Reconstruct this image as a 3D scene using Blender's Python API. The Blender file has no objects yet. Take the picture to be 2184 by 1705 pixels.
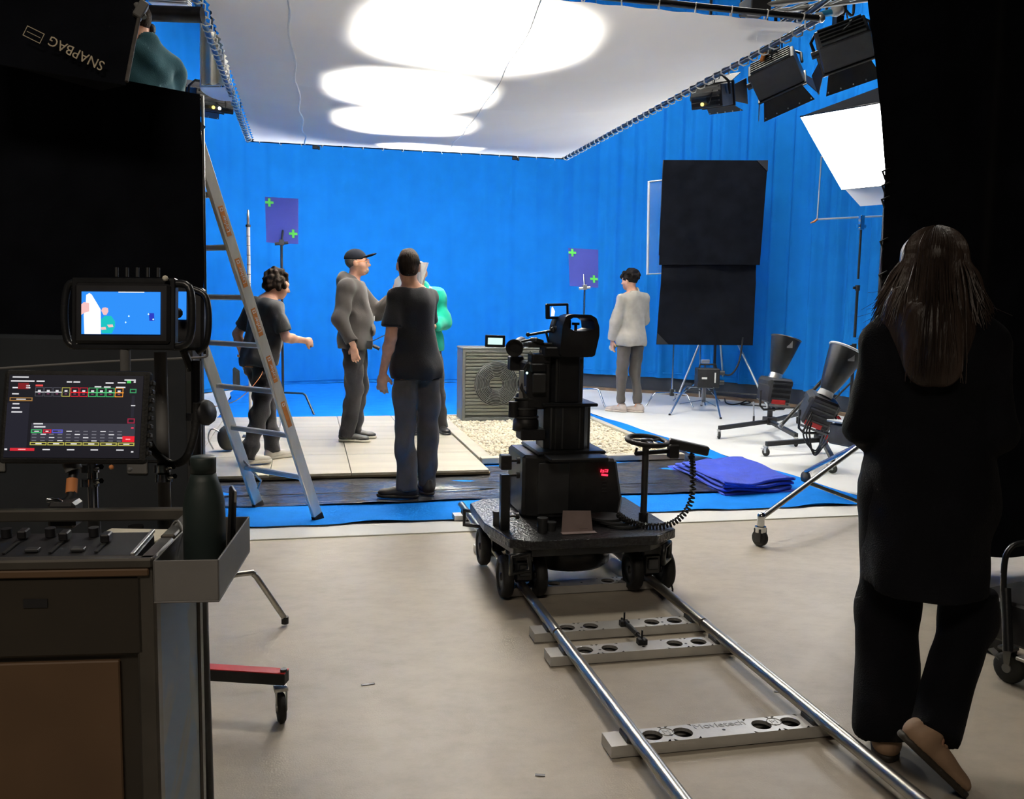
import bpy, bmesh, math, random
import numpy as np
from mathutils import Vector, Matrix, Euler
random.seed(7)
rng = np.random.default_rng(7)
scene = bpy.context.scene
COL = scene.collection
PI = math.pi

# ------------------------------------------------------------------ camera
F_PX, IMG_W, IMG_H = 1900.0, 2184, 1705
CAM_H, PITCH, ROLL, YAW = 1.42, math.atan(207 / 1900.0), 0.018, math.radians(13)
_rz = Matrix.Rotation(-YAW, 3, 'Z')
FWD = _rz @ Vector((0, math.cos(PITCH), -math.sin(PITCH)))
_up0 = _rz @ Vector((0, math.sin(PITCH), math.cos(PITCH)))
_r0 = _rz @ Vector((1, 0, 0))
RT = _r0 * math.cos(ROLL) + _up0 * math.sin(ROLL)
UP = _up0 * math.cos(ROLL) - _r0 * math.sin(ROLL)
CAM = Vector((0, 0, CAM_H))
cam_data = bpy.data.cameras.new('camera')
cam = bpy.data.objects.new('camera', cam_data)
COL.objects.link(cam)
cam_data.sensor_width = 36.0
cam_data.lens = F_PX / IMG_W * 36.0
cam_data.clip_start = 0.05
cam.matrix_world = Matrix(((RT.x, UP.x, -FWD.x, CAM.x), (RT.y, UP.y, -FWD.y, CAM.y), (RT.z, UP.z, -FWD.z, CAM.z), (0, 0, 0, 1)))
scene.camera = cam

# ------------------------------------------------------------------ world, lights, exposure
world = bpy.data.worlds.new('studio_dark')
scene.world = world
world.use_nodes = True
world.node_tree.nodes['Background'].inputs[0].default_value = (0.55, 0.62, 0.8, 1)
world.node_tree.nodes['Background'].inputs[1].default_value = 0.004
vs = scene.view_settings
vs.view_transform = 'Standard'
vs.look = 'None'
vs.gamma = 1.0
vs.use_curve_mapping = False
vs.exposure = 0.0
cy = scene.cycles
cy.max_bounces = 4; cy.diffuse_bounces = 3; cy.glossy_bounces = 3; cy.transmission_bounces = 3; cy.transparent_max_bounces = 6
cy.caustics_reflective = False; cy.caustics_refractive = False
cy.sample_clamp_indirect = 30.0
cy.adaptive_threshold = 0.05

def aim(o, target):
    d = Vector(target) - o.location
    o.rotation_euler = d.to_track_quat('-Z', 'Y').to_euler()

def area(name, loc, target, sx, sy, watts, color=(1, 1, 1), spread=180):
    l = bpy.data.lights.new(name, 'AREA')
    l.shape = 'RECTANGLE'; l.size = sx; l.size_y = sy; l.energy = watts; l.color = color
    l.spread = math.radians(spread)
    o = bpy.data.objects.new(name, l); COL.objects.link(o)
    o.location = loc; aim(o, target)
    return o

def spot(name, loc, target, watts, angle, blend, radius=0.05, color=(1, 1, 1)):
    l = bpy.data.lights.new(name, 'SPOT')
    l.energy = watts; l.spot_size = math.radians(angle); l.spot_blend = blend; l.shadow_soft_size = radius; l.color = color
    o = bpy.data.objects.new(name, l); COL.objects.link(o)
    o.location = loc; aim(o, target)
    return o

SILK_Z = 3.45
# four overhead panels shining down on the diffusion cloth (they make its hot patches)
for (u, v, sx, sy, w, spr) in ((1.25, 6.80, 0.95, 0.75, 560, 103), (0.92, 8.45, 0.80, 0.72, 430, 86), (1.02, 9.95, 0.78, 0.80, 430, 84), (1.58, 11.85, 0.72, 0.45, 350, 84)):
    area('overhead_panel', (u, v, SILK_Z + 0.40), (u, v, SILK_Z), sx, sy, w, (1.0, 0.955, 0.87), spread=spr)
# unseen lights added above the cloth to wash the blue curtain evenly
for (u, v, tu, tv, w) in ((-1.4, 11.2, -2.3, 13.4, 34), (0.2, 12.0, 0.2, 15.3, 50), (2.2, 12.0, 2.3, 15.3, 50), (4.0, 11.6, 5.0, 13.8, 27), (5.0, 9.6, 6.8, 11.2, 4)):
    area('added_cyc_wash', (u, v, 5.3), (tu, tv, 1.9), 0.9, 0.45, w, (1.0, 1.0, 1.0), spread=110)
# general grid light over the bare stage floor on the far side
area('grid_soft', (4.9, 9.6, 5.9), (4.9, 9.6, 0), 1.6, 1.6, 170, (1.0, 0.97, 0.89))
area('grid_front', (1.3, 5.1, 6.2), (1.2, 4.3, 0), 1.4, 0.9, 60, (1.0, 0.92, 0.80), spread=140)

# dim fill light added behind the viewer to lift the dark foreground
area('camera_side_fill', (-1.6, -2.6, 5.6), (-0.9, 2.0, 0.8), 2.4, 1.2, 40, (1.0, 0.86, 0.70), spread=95)

# ------------------------------------------------------------------ placement helpers (a pixel of the photograph at a real distance -> a point of the place)
def at(px, py, dist):
    return CAM + (FWD + RT * ((px - IMG_W / 2) / F_PX) + UP * ((IMG_H / 2 - py) / F_PX)) * dist

def ground(px, py, z=0.0):
    d = FWD + RT * ((px - IMG_W / 2) / F_PX) + UP * ((IMG_H / 2 - py) / F_PX)
    return CAM + d * ((z - CAM_H) / d.z)

# ------------------------------------------------------------------ materials
def mat(name, col, rough=0.6, metal=0.0, var=0.12, scale=12.0, bump=0.0, bscale=None, spec=0.5, stretch=(1, 1, 1), sheen=0.0, coat=0.0):
    m = bpy.data.materials.new(name); m.use_nodes = True
    nt = m.node_tree; b = nt.nodes['Principled BSDF']
    b.inputs['Roughness'].default_value = rough
    b.inputs['Metallic'].default_value = metal
    b.inputs['Specular IOR Level'].default_value = spec
    if sheen: b.inputs['Sheen Weight'].default_value = sheen
    if coat: b.inputs['Coat Weight'].default_value = coat
    tc = nt.nodes.new('ShaderNodeTexCoord'); mp = nt.nodes.new('ShaderNodeMapping')
    mp.inputs['Scale'].default_value = stretch
    nt.links.new(tc.outputs['Object'], mp.inputs['Vector'])
    n = nt.nodes.new('ShaderNodeTexNoise'); n.inputs['Scale'].default_value = scale; n.inputs['Detail'].default_value = 2
    nt.links.new(mp.outputs['Vector'], n.inputs['Vector'])
    r = nt.nodes.new('ShaderNodeValToRGB')
    c = np.array(col)
    r.color_ramp.elements[0].position = 0.3; r.color_ramp.elements[1].position = 0.7
    r.color_ramp.elements[0].color = (*np.clip(c * (1 - var), 0, 1), 1)
    r.color_ramp.elements[1].color = (*np.clip(c * (1 + var), 0, 1), 1)
    nt.links.new(n.outputs['Fac'], r.inputs['Fac'])
    nt.links.new(r.outputs['Color'], b.inputs['Base Color'])
    if bump:
        n2 = nt.nodes.new('ShaderNodeTexNoise'); n2.inputs['Scale'].default_value = bscale or scale * 6; n2.inputs['Detail'].default_value = 3
        nt.links.new(mp.outputs['Vector'], n2.inputs['Vector'])
        bp = nt.nodes.new('ShaderNodeBump'); bp.inputs['Strength'].default_value = bump; bp.inputs['Distance'].default_value = 0.01
        nt.links.new(n2.outputs['Fac'], bp.inputs['Height']); nt.links.new(bp.outputs['Normal'], b.inputs['Normal'])
    return m

def glow(name, col, strength):
    m = bpy.data.materials.new(name); m.use_nodes = True
    if strength < 5: m.cycles.emission_sampling = 'NONE'
    b = m.node_tree.nodes['Principled BSDF']
    b.inputs['Base Color'].default_value = (*[c * 0.3 for c in col], 1)
    b.inputs['Emission Color'].default_value = (*col, 1)
    b.inputs['Emission Strength'].default_value = strength
    return m

def srgb(r, g, b):
    f = lambda c: (c / 255 / 12.92) if c / 255 <= 0.04045 else ((c / 255 + 0.055) / 1.055) ** 2.4
    return (f(r), f(g), f(b))

M = {}
M['curtain'] = mat('blue_screen_cloth', (0.007, 0.160, 0.510), 0.9, var=0.05, scale=3, spec=0.08)
M['floorcloth'] = mat('blue_floor_felt', (0.005, 0.172, 0.62), 0.9, var=0.08, scale=6, bump=0.2, bscale=60, spec=0.1)
M['black'] = mat('black_plastic', (0.012, 0.012, 0.014), 0.5, var=0.25, scale=20)
M['blackgloss'] = mat('black_painted_metal', (0.014, 0.015, 0.017), 0.32, var=0.25, scale=14, bump=0.05)
M['blackcloth'] = mat('black_duvetyne', (0.0065, 0.0075, 0.011), 0.95, var=0.3, scale=5, bump=0.3, bscale=300, spec=0.05, sheen=0.03)
M['darkgrey'] = mat('dark_grey_metal', (0.045, 0.047, 0.05), 0.45, 0.3, var=0.2, scale=9)
M['grey'] = mat('grey_paint', (0.16, 0.16, 0.16), 0.55, var=0.1, scale=9)
M['steel'] = mat('brushed_steel', (0.42, 0.41, 0.39), 0.33, 0.9, var=0.12, scale=6, stretch=(8, 1, 8), bump=0.04)
M['alu'] = mat('aluminium', (0.60, 0.60, 0.58), 0.38, 0.8, var=0.10, scale=7, bump=0.03)
M['chrome'] = mat('chrome', (0.62, 0.63, 0.64), 0.16, 1.0, var=0.05, scale=5)
M['rubber'] = mat('black_rubber', (0.010, 0.010, 0.010), 0.7, var=0.3, scale=30, bump=0.15)
M['white'] = mat('white_paint', (0.80, 0.80, 0.78), 0.5, var=0.04, scale=6)
M['cream'] = mat('cream_fabric', (0.72, 0.68, 0.56), 0.85, var=0.06, scale=9, bump=0.1)
M['red'] = mat('red_plastic', (0.55, 0.02, 0.02), 0.45, var=0.1)
M['orange'] = mat('orange_sticker', (0.62, 0.22, 0.04), 0.5, var=0.12, scale=30)
M['tape'] = mat('orange_strap', (0.72, 0.27, 0.09), 0.7, var=0.1, scale=20)
M['green'] = mat('green_marker_tape', (0.12, 0.75, 0.10), 0.6, var=0.05)
M['markerboard'] = mat('dark_blue_board', (0.035, 0.050, 0.33), 0.7, var=0.06, scale=4)
M['skin'] = mat('skin', (0.62, 0.34, 0.23), 0.5, var=0.10, scale=25, bump=0.03, spec=0.4)
M['eye'] = mat('eye_white', (0.6, 0.58, 0.55), 0.25, var=0.02)
M['paper'] = mat('white_card', (0.78, 0.77, 0.73), 0.7, var=0.04, scale=10)

# ------------------------------------------------------------------ mesh builder
ROOTM = {}
def _mat3(R):
    if R is None: return None
    if isinstance(R, Matrix): return R.to_3x3()
    return Euler(R).to_matrix()

class MB:
    def __init__(s, M4=None):
        s.v = []; s.f = []; s.mi = []; s.sm = []; s.M = M4
    def add(s, verts, faces, mi=0, smooth=False):
        o = len(s.v)
        for p in verts:
            p = Vector(p); s.v.append(s.M @ p if s.M is not None else p)
        for f in faces:
            s.f.append([o + i for i in f]); s.mi.append(mi); s.sm.append(smooth)
        return s
    def box(s, c, size, R=None, mi=0):
        R = _mat3(R); c = Vector(c); hx, hy, hz = size[0] / 2, size[1] / 2, size[2] / 2
        vs_ = [Vector((x, y, z)) for z in (-hz, hz) for y in (-hy, hy) for x in (-hx, hx)]
        if R is not None: vs_ = [R @ p for p in vs_]
        return s.add([c + p for p in vs_], [(0, 2, 3, 1), (4, 5, 7, 6), (0, 1, 5, 4), (2, 6, 7, 3), (1, 3, 7, 5), (0, 4, 6, 2)], mi)
    def box2(s, lo, hi, mi=0):
        lo = Vector(lo); hi = Vector(hi); return s.box((lo + hi) / 2, hi - lo, None, mi)
    def bar(s, a, b, w, h, up=(0, 0, 1), mi=0):
        a = Vector(a); b = Vector(b); d = (b - a); L = d.length; d.normalize()
        u = Vector(up)
        if abs(d.dot(u)) > 0.98: u = Vector((0, 1, 0)) if abs(d.y) < 0.9 else Vector((1, 0, 0))
        x = d.cross(u).normalized(); z = x.cross(d).normalized()
        R = Matrix((x, d, z)).transposed()
        return s.box((a + b) / 2, (w, L, h), R, mi)
    def cyl(s, a, b, r0, r1=None, n=14, caps=True, mi=0):
        r1 = r0 if r1 is None else r1
        return s.tube([a, b], [r0, r1], n, caps, mi)
    def tube(s, pts, r, n=8, caps=True, mi=0, closed=False):
        pts = [Vector(p) for p in pts]; k = len(pts)
        rs = list(r) if hasattr(r, '__len__') else [r] * k
        verts = []; faces = []; prev = None
        for i, p in enumerate(pts):
            if closed: t = (pts[(i + 1) % k] - pts[i - 1])
            else: t = pts[min(i + 1, k - 1)] - pts[max(i - 1, 0)]
            t = t.normalized() if t.length > 1e-9 else Vector((0, 0, 1))
            if prev is None:
                a = Vector((0, 0, 1)) if abs(t.z) < 0.9 else Vector((1, 0, 0))
                x = t.cross(a).normalized()
            else:
                x = (prev - t * prev.dot(t)); x = x.normalized() if x.length > 1e-6 else t.orthogonal().normalized()
            prev = x; y = t.cross(x)
            for j in range(n):
                a = 2 * PI * j / n; verts.append(p + (x * math.cos(a) + y * math.sin(a)) * rs[i])
        rings = k if closed else k - 1
        for i in range(rings):
            for j in range(n):
                i2 = (i + 1) % k; j2 = (j + 1) % n
                faces.append((i * n + j, i * n + j2, i2 * n + j2, i2 * n + j))
        s.add(verts, faces, mi, n > 5)
        if caps and not closed:
            s.add(verts[:n], [tuple(reversed(range(n)))], mi); s.add(verts[-n:], [tuple(range(n))], mi)
        return s
    def lathe(s, prof, o, axis=(0, 0, 1), n=24, mi=0, closed=False, smooth=True):
        o = Vector(o); z = Vector(axis).normalized(); x = z.orthogonal().normalized(); y = z.cross(x)
        verts = []; faces = []
        for (r, h) in prof:
            for j in range(n):
                a = 2 * PI * j / n; verts.append(o + z * h + (x * math.cos(a) + y * math.sin(a)) * r)
        k = len(prof)
        for i in range(k if closed else k - 1):
            i2 = (i + 1) % k
            for j in range(n):
                j2 = (j + 1) % n; faces.append((i * n + j, i * n + j2, i2 * n + j2, i2 * n + j))
        s.add(verts, faces, mi, smooth)
        return s
    def torus(s, c, R, r, axis=(0, 0, 1), n=28, m=8, mi=0):
        return s.lathe([(R + r * math.cos(2 * PI * i / m), r * math.sin(2 * PI * i / m)) for i in range(m)], c, axis, n, mi, True)
    def ball(s, c, r, n=12, mi=0):
        r = r if hasattr(r, '__len__') else (r, r, r)
        c = Vector(c); verts = []; faces = []; m = n // 2
        for i in range(m + 1):
            t = PI * i / m
            for j in range(n):
                a = 2 * PI * j / n
                verts.append(c + Vector((r[0] * math.sin(t) * math.cos(a), r[1] * math.sin(t) * math.sin(a), r[2] * math.cos(t))))
        for i in range(m):
            for j in range(n):
                j2 = (j + 1) % n; faces.append((i * n + j, (i + 1) * n + j, (i + 1) * n + j2, i * n + j2))
        return s.add(verts, faces, mi, True)
    def prism(s, poly, o, ex, ey, depth, mi=0):
        o = Vector(o); ex = Vector(ex); ey = Vector(ey); ez = ex.cross(ey).normalized() * depth
        n = len(poly); a = [o + ex * p[0] + ey * p[1] for p in poly]; b = [p + ez for p in a]
        faces = [tuple(reversed(range(n))), tuple(range(n, 2 * n))] + [(i, (i + 1) % n, n + (i + 1) % n, n + i) for i in range(n)]
        return s.add(a + b, faces, mi)
    def frame(s, o, ex, ey, w, h, t, depth, mi=0):
        """rectangular frame, outer w x h, bar width t, extruded"""
        o = Vector(o); ex = Vector(ex); ey = Vector(ey); ez = ex.cross(ey).normalized() * depth
        O = [(0, 0), (w, 0), (w, h), (0, h)]; I = [(t, t), (w - t, t), (w - t, h - t), (t, h - t)]
        a = [o + ex * p[0] + ey * p[1] for p in O + I]; b = [p + ez for p in a]
        fs = []
        for i in range(4):
            j = (i + 1) % 4
            fs += [(i, 4 + i, 4 + j, j), (8 + i, 8 + j, 12 + j, 12 + i), (i, j, 8 + j, 8 + i), (4 + i, 12 + i, 12 + j, 4 + j)]
        return s.add(a + b, fs, mi)
    def grid(s, fn, nu, nv, mi=0, smooth=True):
        verts = [fn(i / nu, j / nv) for j in range(nv + 1) for i in range(nu + 1)]
        faces = [(j * (nu + 1) + i, j * (nu + 1) + i + 1, (j + 1) * (nu + 1) + i + 1, (j + 1) * (nu + 1) + i) for j in range(nv) for i in range(nu)]
        return s.add(verts, faces, mi, smooth)
    def mesh(s, name, bevel=0.0, inv=None, segs=1):
        me = bpy.data.meshes.new(name)
        vs_ = [inv @ p for p in s.v] if inv is not None else s.v
        me.from_pydata([tuple(p) for p in vs_], [], s.f)
        me.polygons.foreach_set('material_index', s.mi)
        me.polygons.foreach_set('use_smooth', s.sm)
        bm = bmesh.new(); bm.from_mesh(me)
        bmesh.ops.recalc_face_normals(bm, faces=bm.faces)
        if bevel > 0:
            es = [e for e in bm.edges if len(e.link_faces) == 2 and e.calc_face_angle(0) > 0.5]
            bmesh.ops.bevel(bm, geom=es, offset=bevel, segments=segs, affect='EDGES', clamp_overlap=True, profile=0.5)
        bm.to_mesh(me); bm.free(); me.update()
        return me
    def build(s, name, m, parent=None, bevel=0.0, world=True, segs=1, label=None, kind=None):
        inv = ROOTM[parent.name].inverted() if (parent is not None and world and parent.name in ROOTM) else None
        me = s.mesh(name, bevel, inv, segs)
        for k in (m if isinstance(m, (list, tuple)) else [m]): me.materials.append(M[k] if isinstance(k, str) else k)
        o = bpy.data.objects.new(name, me); COL.objects.link(o)
        if parent is not None:
            o.parent = parent; ROOTM[o.name] = ROOTM.get(parent.name, Matrix.Identity(4))
        if label: o['label'] = label
        if kind: o['kind'] = kind
        return o

def tag(o, label=None, cat=None, group=None, kind=None):
    if label: o['label'] = label
    if cat: o['category'] = cat
    if group: o['group'] = group
    if kind: o['kind'] = kind
    return o

def thing(name, label, cat, loc=(0, 0, 0), rz=0.0, group=None, R=None):
    o = bpy.data.objects.new(name, None); COL.objects.link(o)
    o.empty_display_size = 0.1
    o.location = loc
    o.rotation_euler = (0, 0, rz) if R is None else R
    ROOTM[o.name] = Matrix.Translation(Vector(loc)) @ o.rotation_euler.to_matrix().to_4x4()
    return tag(o, label, cat, group)

def copy_tree(o, parent=None):
    c = o.copy(); COL.objects.link(c)
    if parent is not None: c.parent = parent
    for ch in [x for x in o.children]: copy_tree(ch, c)
    return c

def share(o, name, parent, loc, rot=(0, 0, 0), scl=(1, 1, 1)):
    """a copy of a part mesh placed in the local space of parent"""
    c = bpy.data.objects.new(name, o if isinstance(o, bpy.types.Mesh) else o.data); COL.objects.link(c)
    c.parent = parent; c.location = loc; c.rotation_euler = rot; c.scale = scl
    ROOTM[c.name] = ROOTM.get(parent.name, Matrix.Identity(4)) @ Matrix.Translation(Vector(loc)) @ Euler(rot).to_matrix().to_4x4()
    return c

def text_mesh(txt, size, extrude=0.0006):
    cu = bpy.data.curves.new('lettering', 'FONT'); cu.body = txt; cu.size = size; cu.extrude = extrude
    cu.align_x = 'CENTER'; cu.align_y = 'CENTER'; cu.resolution_u = 3
    o = bpy.data.objects.new('lettering', cu); COL.objects.link(o)
    dg = bpy.context.evaluated_depsgraph_get()
    me = bpy.data.meshes.new_from_object(o.evaluated_get(dg))
    bpy.data.objects.remove(o); bpy.data.curves.remove(cu)
    return me

def text_on(txt, size, m, parent, o, ex, ey, name='lettering', extrude=0.0006):
    """lettering lying in the plane ex, ey (world), centred on o"""
    me = text_mesh(txt, size, extrude)
    me.materials.append(M[m] if isinstance(m, str) else m)
    ex = Vector(ex).normalized(); ez = ex.cross(Vector(ey)).normalized(); ey = ez.cross(ex)
    W = Matrix((ex, ey, ez)).transposed().to_4x4(); W.translation = Vector(o)
    me.transform(ROOTM[parent.name].inverted() @ W)
    ob = bpy.data.objects.new(name, me); COL.objects.link(ob); ob.parent = parent
    ROOTM[ob.name] = ROOTM[parent.name]
    return ob

def spline(pts, n=8):
    """Catmull-Rom through pts"""
    P = [Vector(p) for p in pts]; out = []
    for i in range(len(P) - 1):
        p0 = P[max(i - 1, 0)]; p1 = P[i]; p2 = P[i + 1]; p3 = P[min(i + 2, len(P) - 1)]
        for k in range(n):
            t = k / n
            out.append(0.5 * ((2 * p1) + (p2 - p0) * t + (2 * p0 - 5 * p1 + 4 * p2 - p3) * t * t + (3 * p1 - p0 - 3 * p2 + p3) * t ** 3))
    out.append(P[-1]); return out
# ================================================================== the setting
M['floor'] = mat('grey_stage_floor', (0.47, 0.42, 0.34), 0.42, var=0.10, scale=1.3, bump=0.10, bscale=160, spec=0.45)
M['stage'] = mat('white_stage_floor', (0.80, 0.79, 0.74), 0.55, var=0.05, scale=2.0, bump=0.04, bscale=60)
M['wallblack'] = mat('black_studio_wall', (0.012, 0.013, 0.016), 0.9, var=0.2, scale=2)
def scuffs():
    m = M['floor']; nt = m.node_tree; b = nt.nodes['Principled BSDF']
    src = b.inputs['Base Color'].links[0].from_socket
    tc = nt.nodes['Texture Coordinate']; mp = nt.nodes.new('ShaderNodeMapping'); mp.inputs['Scale'].default_value = (1.6, 2.6, 1); mp.inputs['Rotation'].default_value = (0, 0, 0.7)
    nt.links.new(tc.outputs['Object'], mp.inputs['Vector'])
    n = nt.nodes.new('ShaderNodeTexNoise'); n.inputs['Scale'].default_value = 4.5; n.inputs['Detail'].default_value = 5; n.inputs['Roughness'].default_value = 0.7
    nt.links.new(mp.outputs['Vector'], n.inputs['Vector'])
    r = nt.nodes.new('ShaderNodeValToRGB'); r.color_ramp.elements[0].position = 0.42; r.color_ramp.elements[1].position = 0.75
    r.color_ramp.elements[0].color = (1, 1, 1, 1); r.color_ramp.elements[1].color = (0.86, 0.86, 0.86, 1)
    nt.links.new(n.outputs['Fac'], r.inputs['Fac'])
    mx = nt.nodes.new('ShaderNodeMix'); mx.data_type = 'RGBA'; mx.blend_type = 'MULTIPLY'; mx.inputs['Factor'].default_value = 1
    nt.links.new(src, mx.inputs['A']); nt.links.new(r.outputs['Color'], mx.inputs['B'])
    nt.links.new(mx.outputs['Result'], b.inputs['Base Color'])
    rr = nt.nodes.new('ShaderNodeMapRange'); rr.inputs['To Min'].default_value = 0.34; rr.inputs['To Max'].default_value = 0.58
    nt.links.new(n.outputs['Fac'], rr.inputs['Value']); nt.links.new(rr.outputs['Result'], b.inputs['Roughness'])
scuffs()
def struct(name, mb, m, bevel=0.0):
    return tag(mb.build(name, m, None, bevel), kind='structure')
struct('floor', MB().box2((-7, -4, -0.2), (9.5, 18, 0)), 'floor')
struct('floor_stage', MB().box2((-6.8, 5.32, 0.0005), (9.3, 17.8, 0.008)), 'stage', 0.002)
struct('wall_left', MB().box2((-7.2, -4, 0), (-7, 18, 8)), 'wallblack')
struct('wall_right', MB().box2((9.5, -4, 0), (9.7, 18, 8)), 'wallblack')
struct('wall_back', MB().box2((-7.2, 18, 0), (9.7, 18.2, 8)), 'wallblack')
struct('wall_front', MB().box2((-7.2, -4.2, 0), (9.7, -4, 8)), 'wallblack')
struct('ceiling', MB().box2((-7.2, -4.2, 8), (9.7, 18.2, 8.2)), 'wallblack')
# low dark plinth behind the curtain hem and the wooden strip in front of it
CURVE = [(-2.75, 6.5), (-2.7, 9.0), (-2.55, 11.0), (-2.05, 12.7), (-1.25, 14.0), (-0.3, 14.95), (0.8, 15.35), (2.3, 15.35), (3.5, 14.85), (4.6, 14.0), (5.7, 13.05), (6.5, 11.9), (6.85, 10.6), (6.95, 9.0), (7.0, 6.8)]
PATH = spline([(a, b, 0) for a, b in CURVE], 24)
def path_arc():
    L = [0]
    for i in range(1, len(PATH)): L.append(L[-1] + (PATH[i] - PATH[i - 1]).length)
    return L
ARC = path_arc()
def path_at(s):
    s = min(max(s, 0), ARC[-1] - 1e-6)
    i = int(np.searchsorted(ARC, s, side='right')) - 1
    t = (s - ARC[i]) / (ARC[i + 1] - ARC[i])
    p = PATH[i].lerp(PATH[i + 1], t); d = (PATH[i + 1] - PATH[i]).normalized()
    return p, Vector((d.y, -d.x, 0))          # inward (stage side) normal
def band(z0, z1, off, thick, s0=0.0, s1=1.0):
    mb = MB(); n = 120; L = ARC[-1]
    for (o1, o2) in ((off, off + thick),):
        vin = []; vout = []
        for i in range(n + 1):
            p, nn = path_at(L * (s0 + (s1 - s0) * i / n)); vin.append(p + nn * o2); vout.append(p + nn * o1)
        V = []; F = []
        for i in range(n + 1):
            for (q, z) in ((vin[i], z0), (vin[i], z1), (vout[i], z1), (vout[i], z0)): V.append((q.x, q.y, z))
        for i in range(n):
            for k in range(4):
                F.append((i * 4 + k, i * 4 + (k + 1) % 4, i * 4 + 4 + (k + 1) % 4, i * 4 + 4 + k))
        mb.add(V, F)
    return mb
M['plinth'] = mat('dark_plinth', (0.022, 0.027, 0.040), 0.7, var=0.15, scale=3)
M['woodstrip'] = mat('brown_wood_strip', (0.16, 0.10, 0.06), 0.6, var=0.3, scale=8, stretch=(1, 1, 6))
struct('baseboard_back', band(0.05, 0.30, -0.10, 0.03), 'plinth')
struct('trim_1', band(0.008, 0.055, -0.05, 0.05, 0.0, 0.285), 'woodstrip')
struct('trim_2', band(0.008, 0.055, -0.05, 0.05, 0.615, 1.0), 'woodstrip')

# ---------------------------------------------------------------- blue curtain
def curtain():
    L = ARC[-1]; n = 620; zs = np.linspace(0, 1, 15)
    verts = []; faces = []
    ph = rng.uniform(0, 6.28, 8)
    for j, t in enumerate(zs):
        for i in range(n + 1):
            s = L * i / n
            p, nn = path_at(s)
            right = min(1, max(0, (s - 0.60 * L) / (0.15 * L)))            # loose pleats towards one end, pulled taut elsewhere
            left = min(1, max(0, (0.20 * L - s) / (0.1 * L)))
            amp = 0.006 + 0.030 * max(right, left)
            w = math.sin(s * 15 + ph[0] + 1.3 * math.sin(s * 2.1 + ph[1])) + 0.6 * math.sin(s * 27 + ph[2] + 1.1 * math.sin(s * 3.3 + ph[3])) + 0.5 * math.sin(s * 6.1 + ph[4] + 0.6 * t)
            w += 0.35 * math.sin(s * 41 + ph[5] + t * 1.5)
            q = p + nn * (amp * w * (0.75 + 0.5 * (1 - t)))
            hem = 0.26 if True else 0
            # the middle of the curtain runs on down to the floor cloth, the ends stop at the plinth
            mid = min(1, max(0, min((s - 0.29 * L) / (0.03 * L), (0.615 * L - s) / (0.02 * L))))
            zb = 0.27 * (1 - mid) + 0.02 * mid
            z = zb + (6.9 - zb) * t
            if t == 0: q = q + nn * 0.0
            verts.append((q.x, q.y, z))
    for j in range(len(zs) - 1):
        for i in range(n):
            a = j * (n + 1) + i; faces.append((a, a + 1, a + n + 2, a + n + 1))
    mb = MB(); mb.add(verts, faces, 0, True)
    root = thing('backdrop_curtain', 'tall blue screen curtain hanging in a curve behind the whole set', 'curtain', (2.3, 15.35, 0))
    mb.build('curtain_cloth', 'curtain', root)
    # hem seam, a thin tube along the lower edge
    pts = []
    for i in range(0, 201):
        s = L * i / 200; p, nn = path_at(s); mid = min(1, max(0, min((s - 0.29 * L) / (0.03 * L), (0.615 * L - s) / (0.02 * L))))
        pts.append((p.x + nn.x * 0.012, p.y + nn.y * 0.012, (0.35 * (1 - mid) + 0.075 * mid)))
    MB().tube(pts, 0.006, 5).build('hem_seam', 'curtain', root)
    MB().tube([(p.x, p.y, 6.92) for p in PATH[::6]], 0.025, 8).build('curtain_rail', 'blackgloss', root)
    return root
curtain()

# ---------------------------------------------------------------- blue floor cloth with its black backing
def floor_cloth():
    root = thing('floor_cloth', 'flat blue cloth spread over the stage floor under the tiles', 'cloth', (1.3, 9.0, 0.008))
    def right(v): return float(np.interp(v, [5.6, 5.86, 6.9, 8.08, 9.6, 11.1, 15.2], [4.22, 4.06, 3.92, 3.84, 3.66, 3.57, 3.6]))
    def left(v): return float(np.interp(v, [5.6, 10.3, 10.5, 15.2], [-2.62, -2.5, -1.02, -1.12]))
    ph = rng.uniform(0, 6.28, 6)
    def wav(u): return 0.012 * math.sin(u * 6 + ph[0]) + 0.008 * math.sin(u * 13.7 + ph[1])
    def top(a, b):
        v = 5.60 + (15.30 - 5.60) * b ** 1.4
        u = left(v) + (right(v) - left(v)) * a
        z = 0.016 + 0.0022 * (math.sin(u * 3 + v * 2.2 + ph[2]) + math.sin(u * 7.1 - v * 5 + ph[3]))
        if b == 0: z = 0.014 + max(0, 0.016 * math.sin(u * 6 + ph[0]) * math.sin(u * 1.9 + ph[4]))
        return (u + (0.03 * math.sin(v * 4) if a in (0, 1) else 0), v + (wav(u) if b < 0.001 else 0), z)
    mb = MB(); mb.grid(top, 90, 80); mb.build('cloth_top', 'floorcloth', root)
    def back(a, b):
        v = 5.575 + (15.30 - 5.575) * b ** 1.4
        u = left(v) + (right(v) - left(v)) * a
        return (u, v + (wav(u) + 0.006 * math.sin(u * 21 + ph[5]) if b < 0.001 else 0), 0.0105)
    mb = MB(); mb.grid(back, 90, 20); mb.build('cloth_backing', 'blackcloth', root, label='black backing peeping out along the front edge')
floor_cloth()

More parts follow.
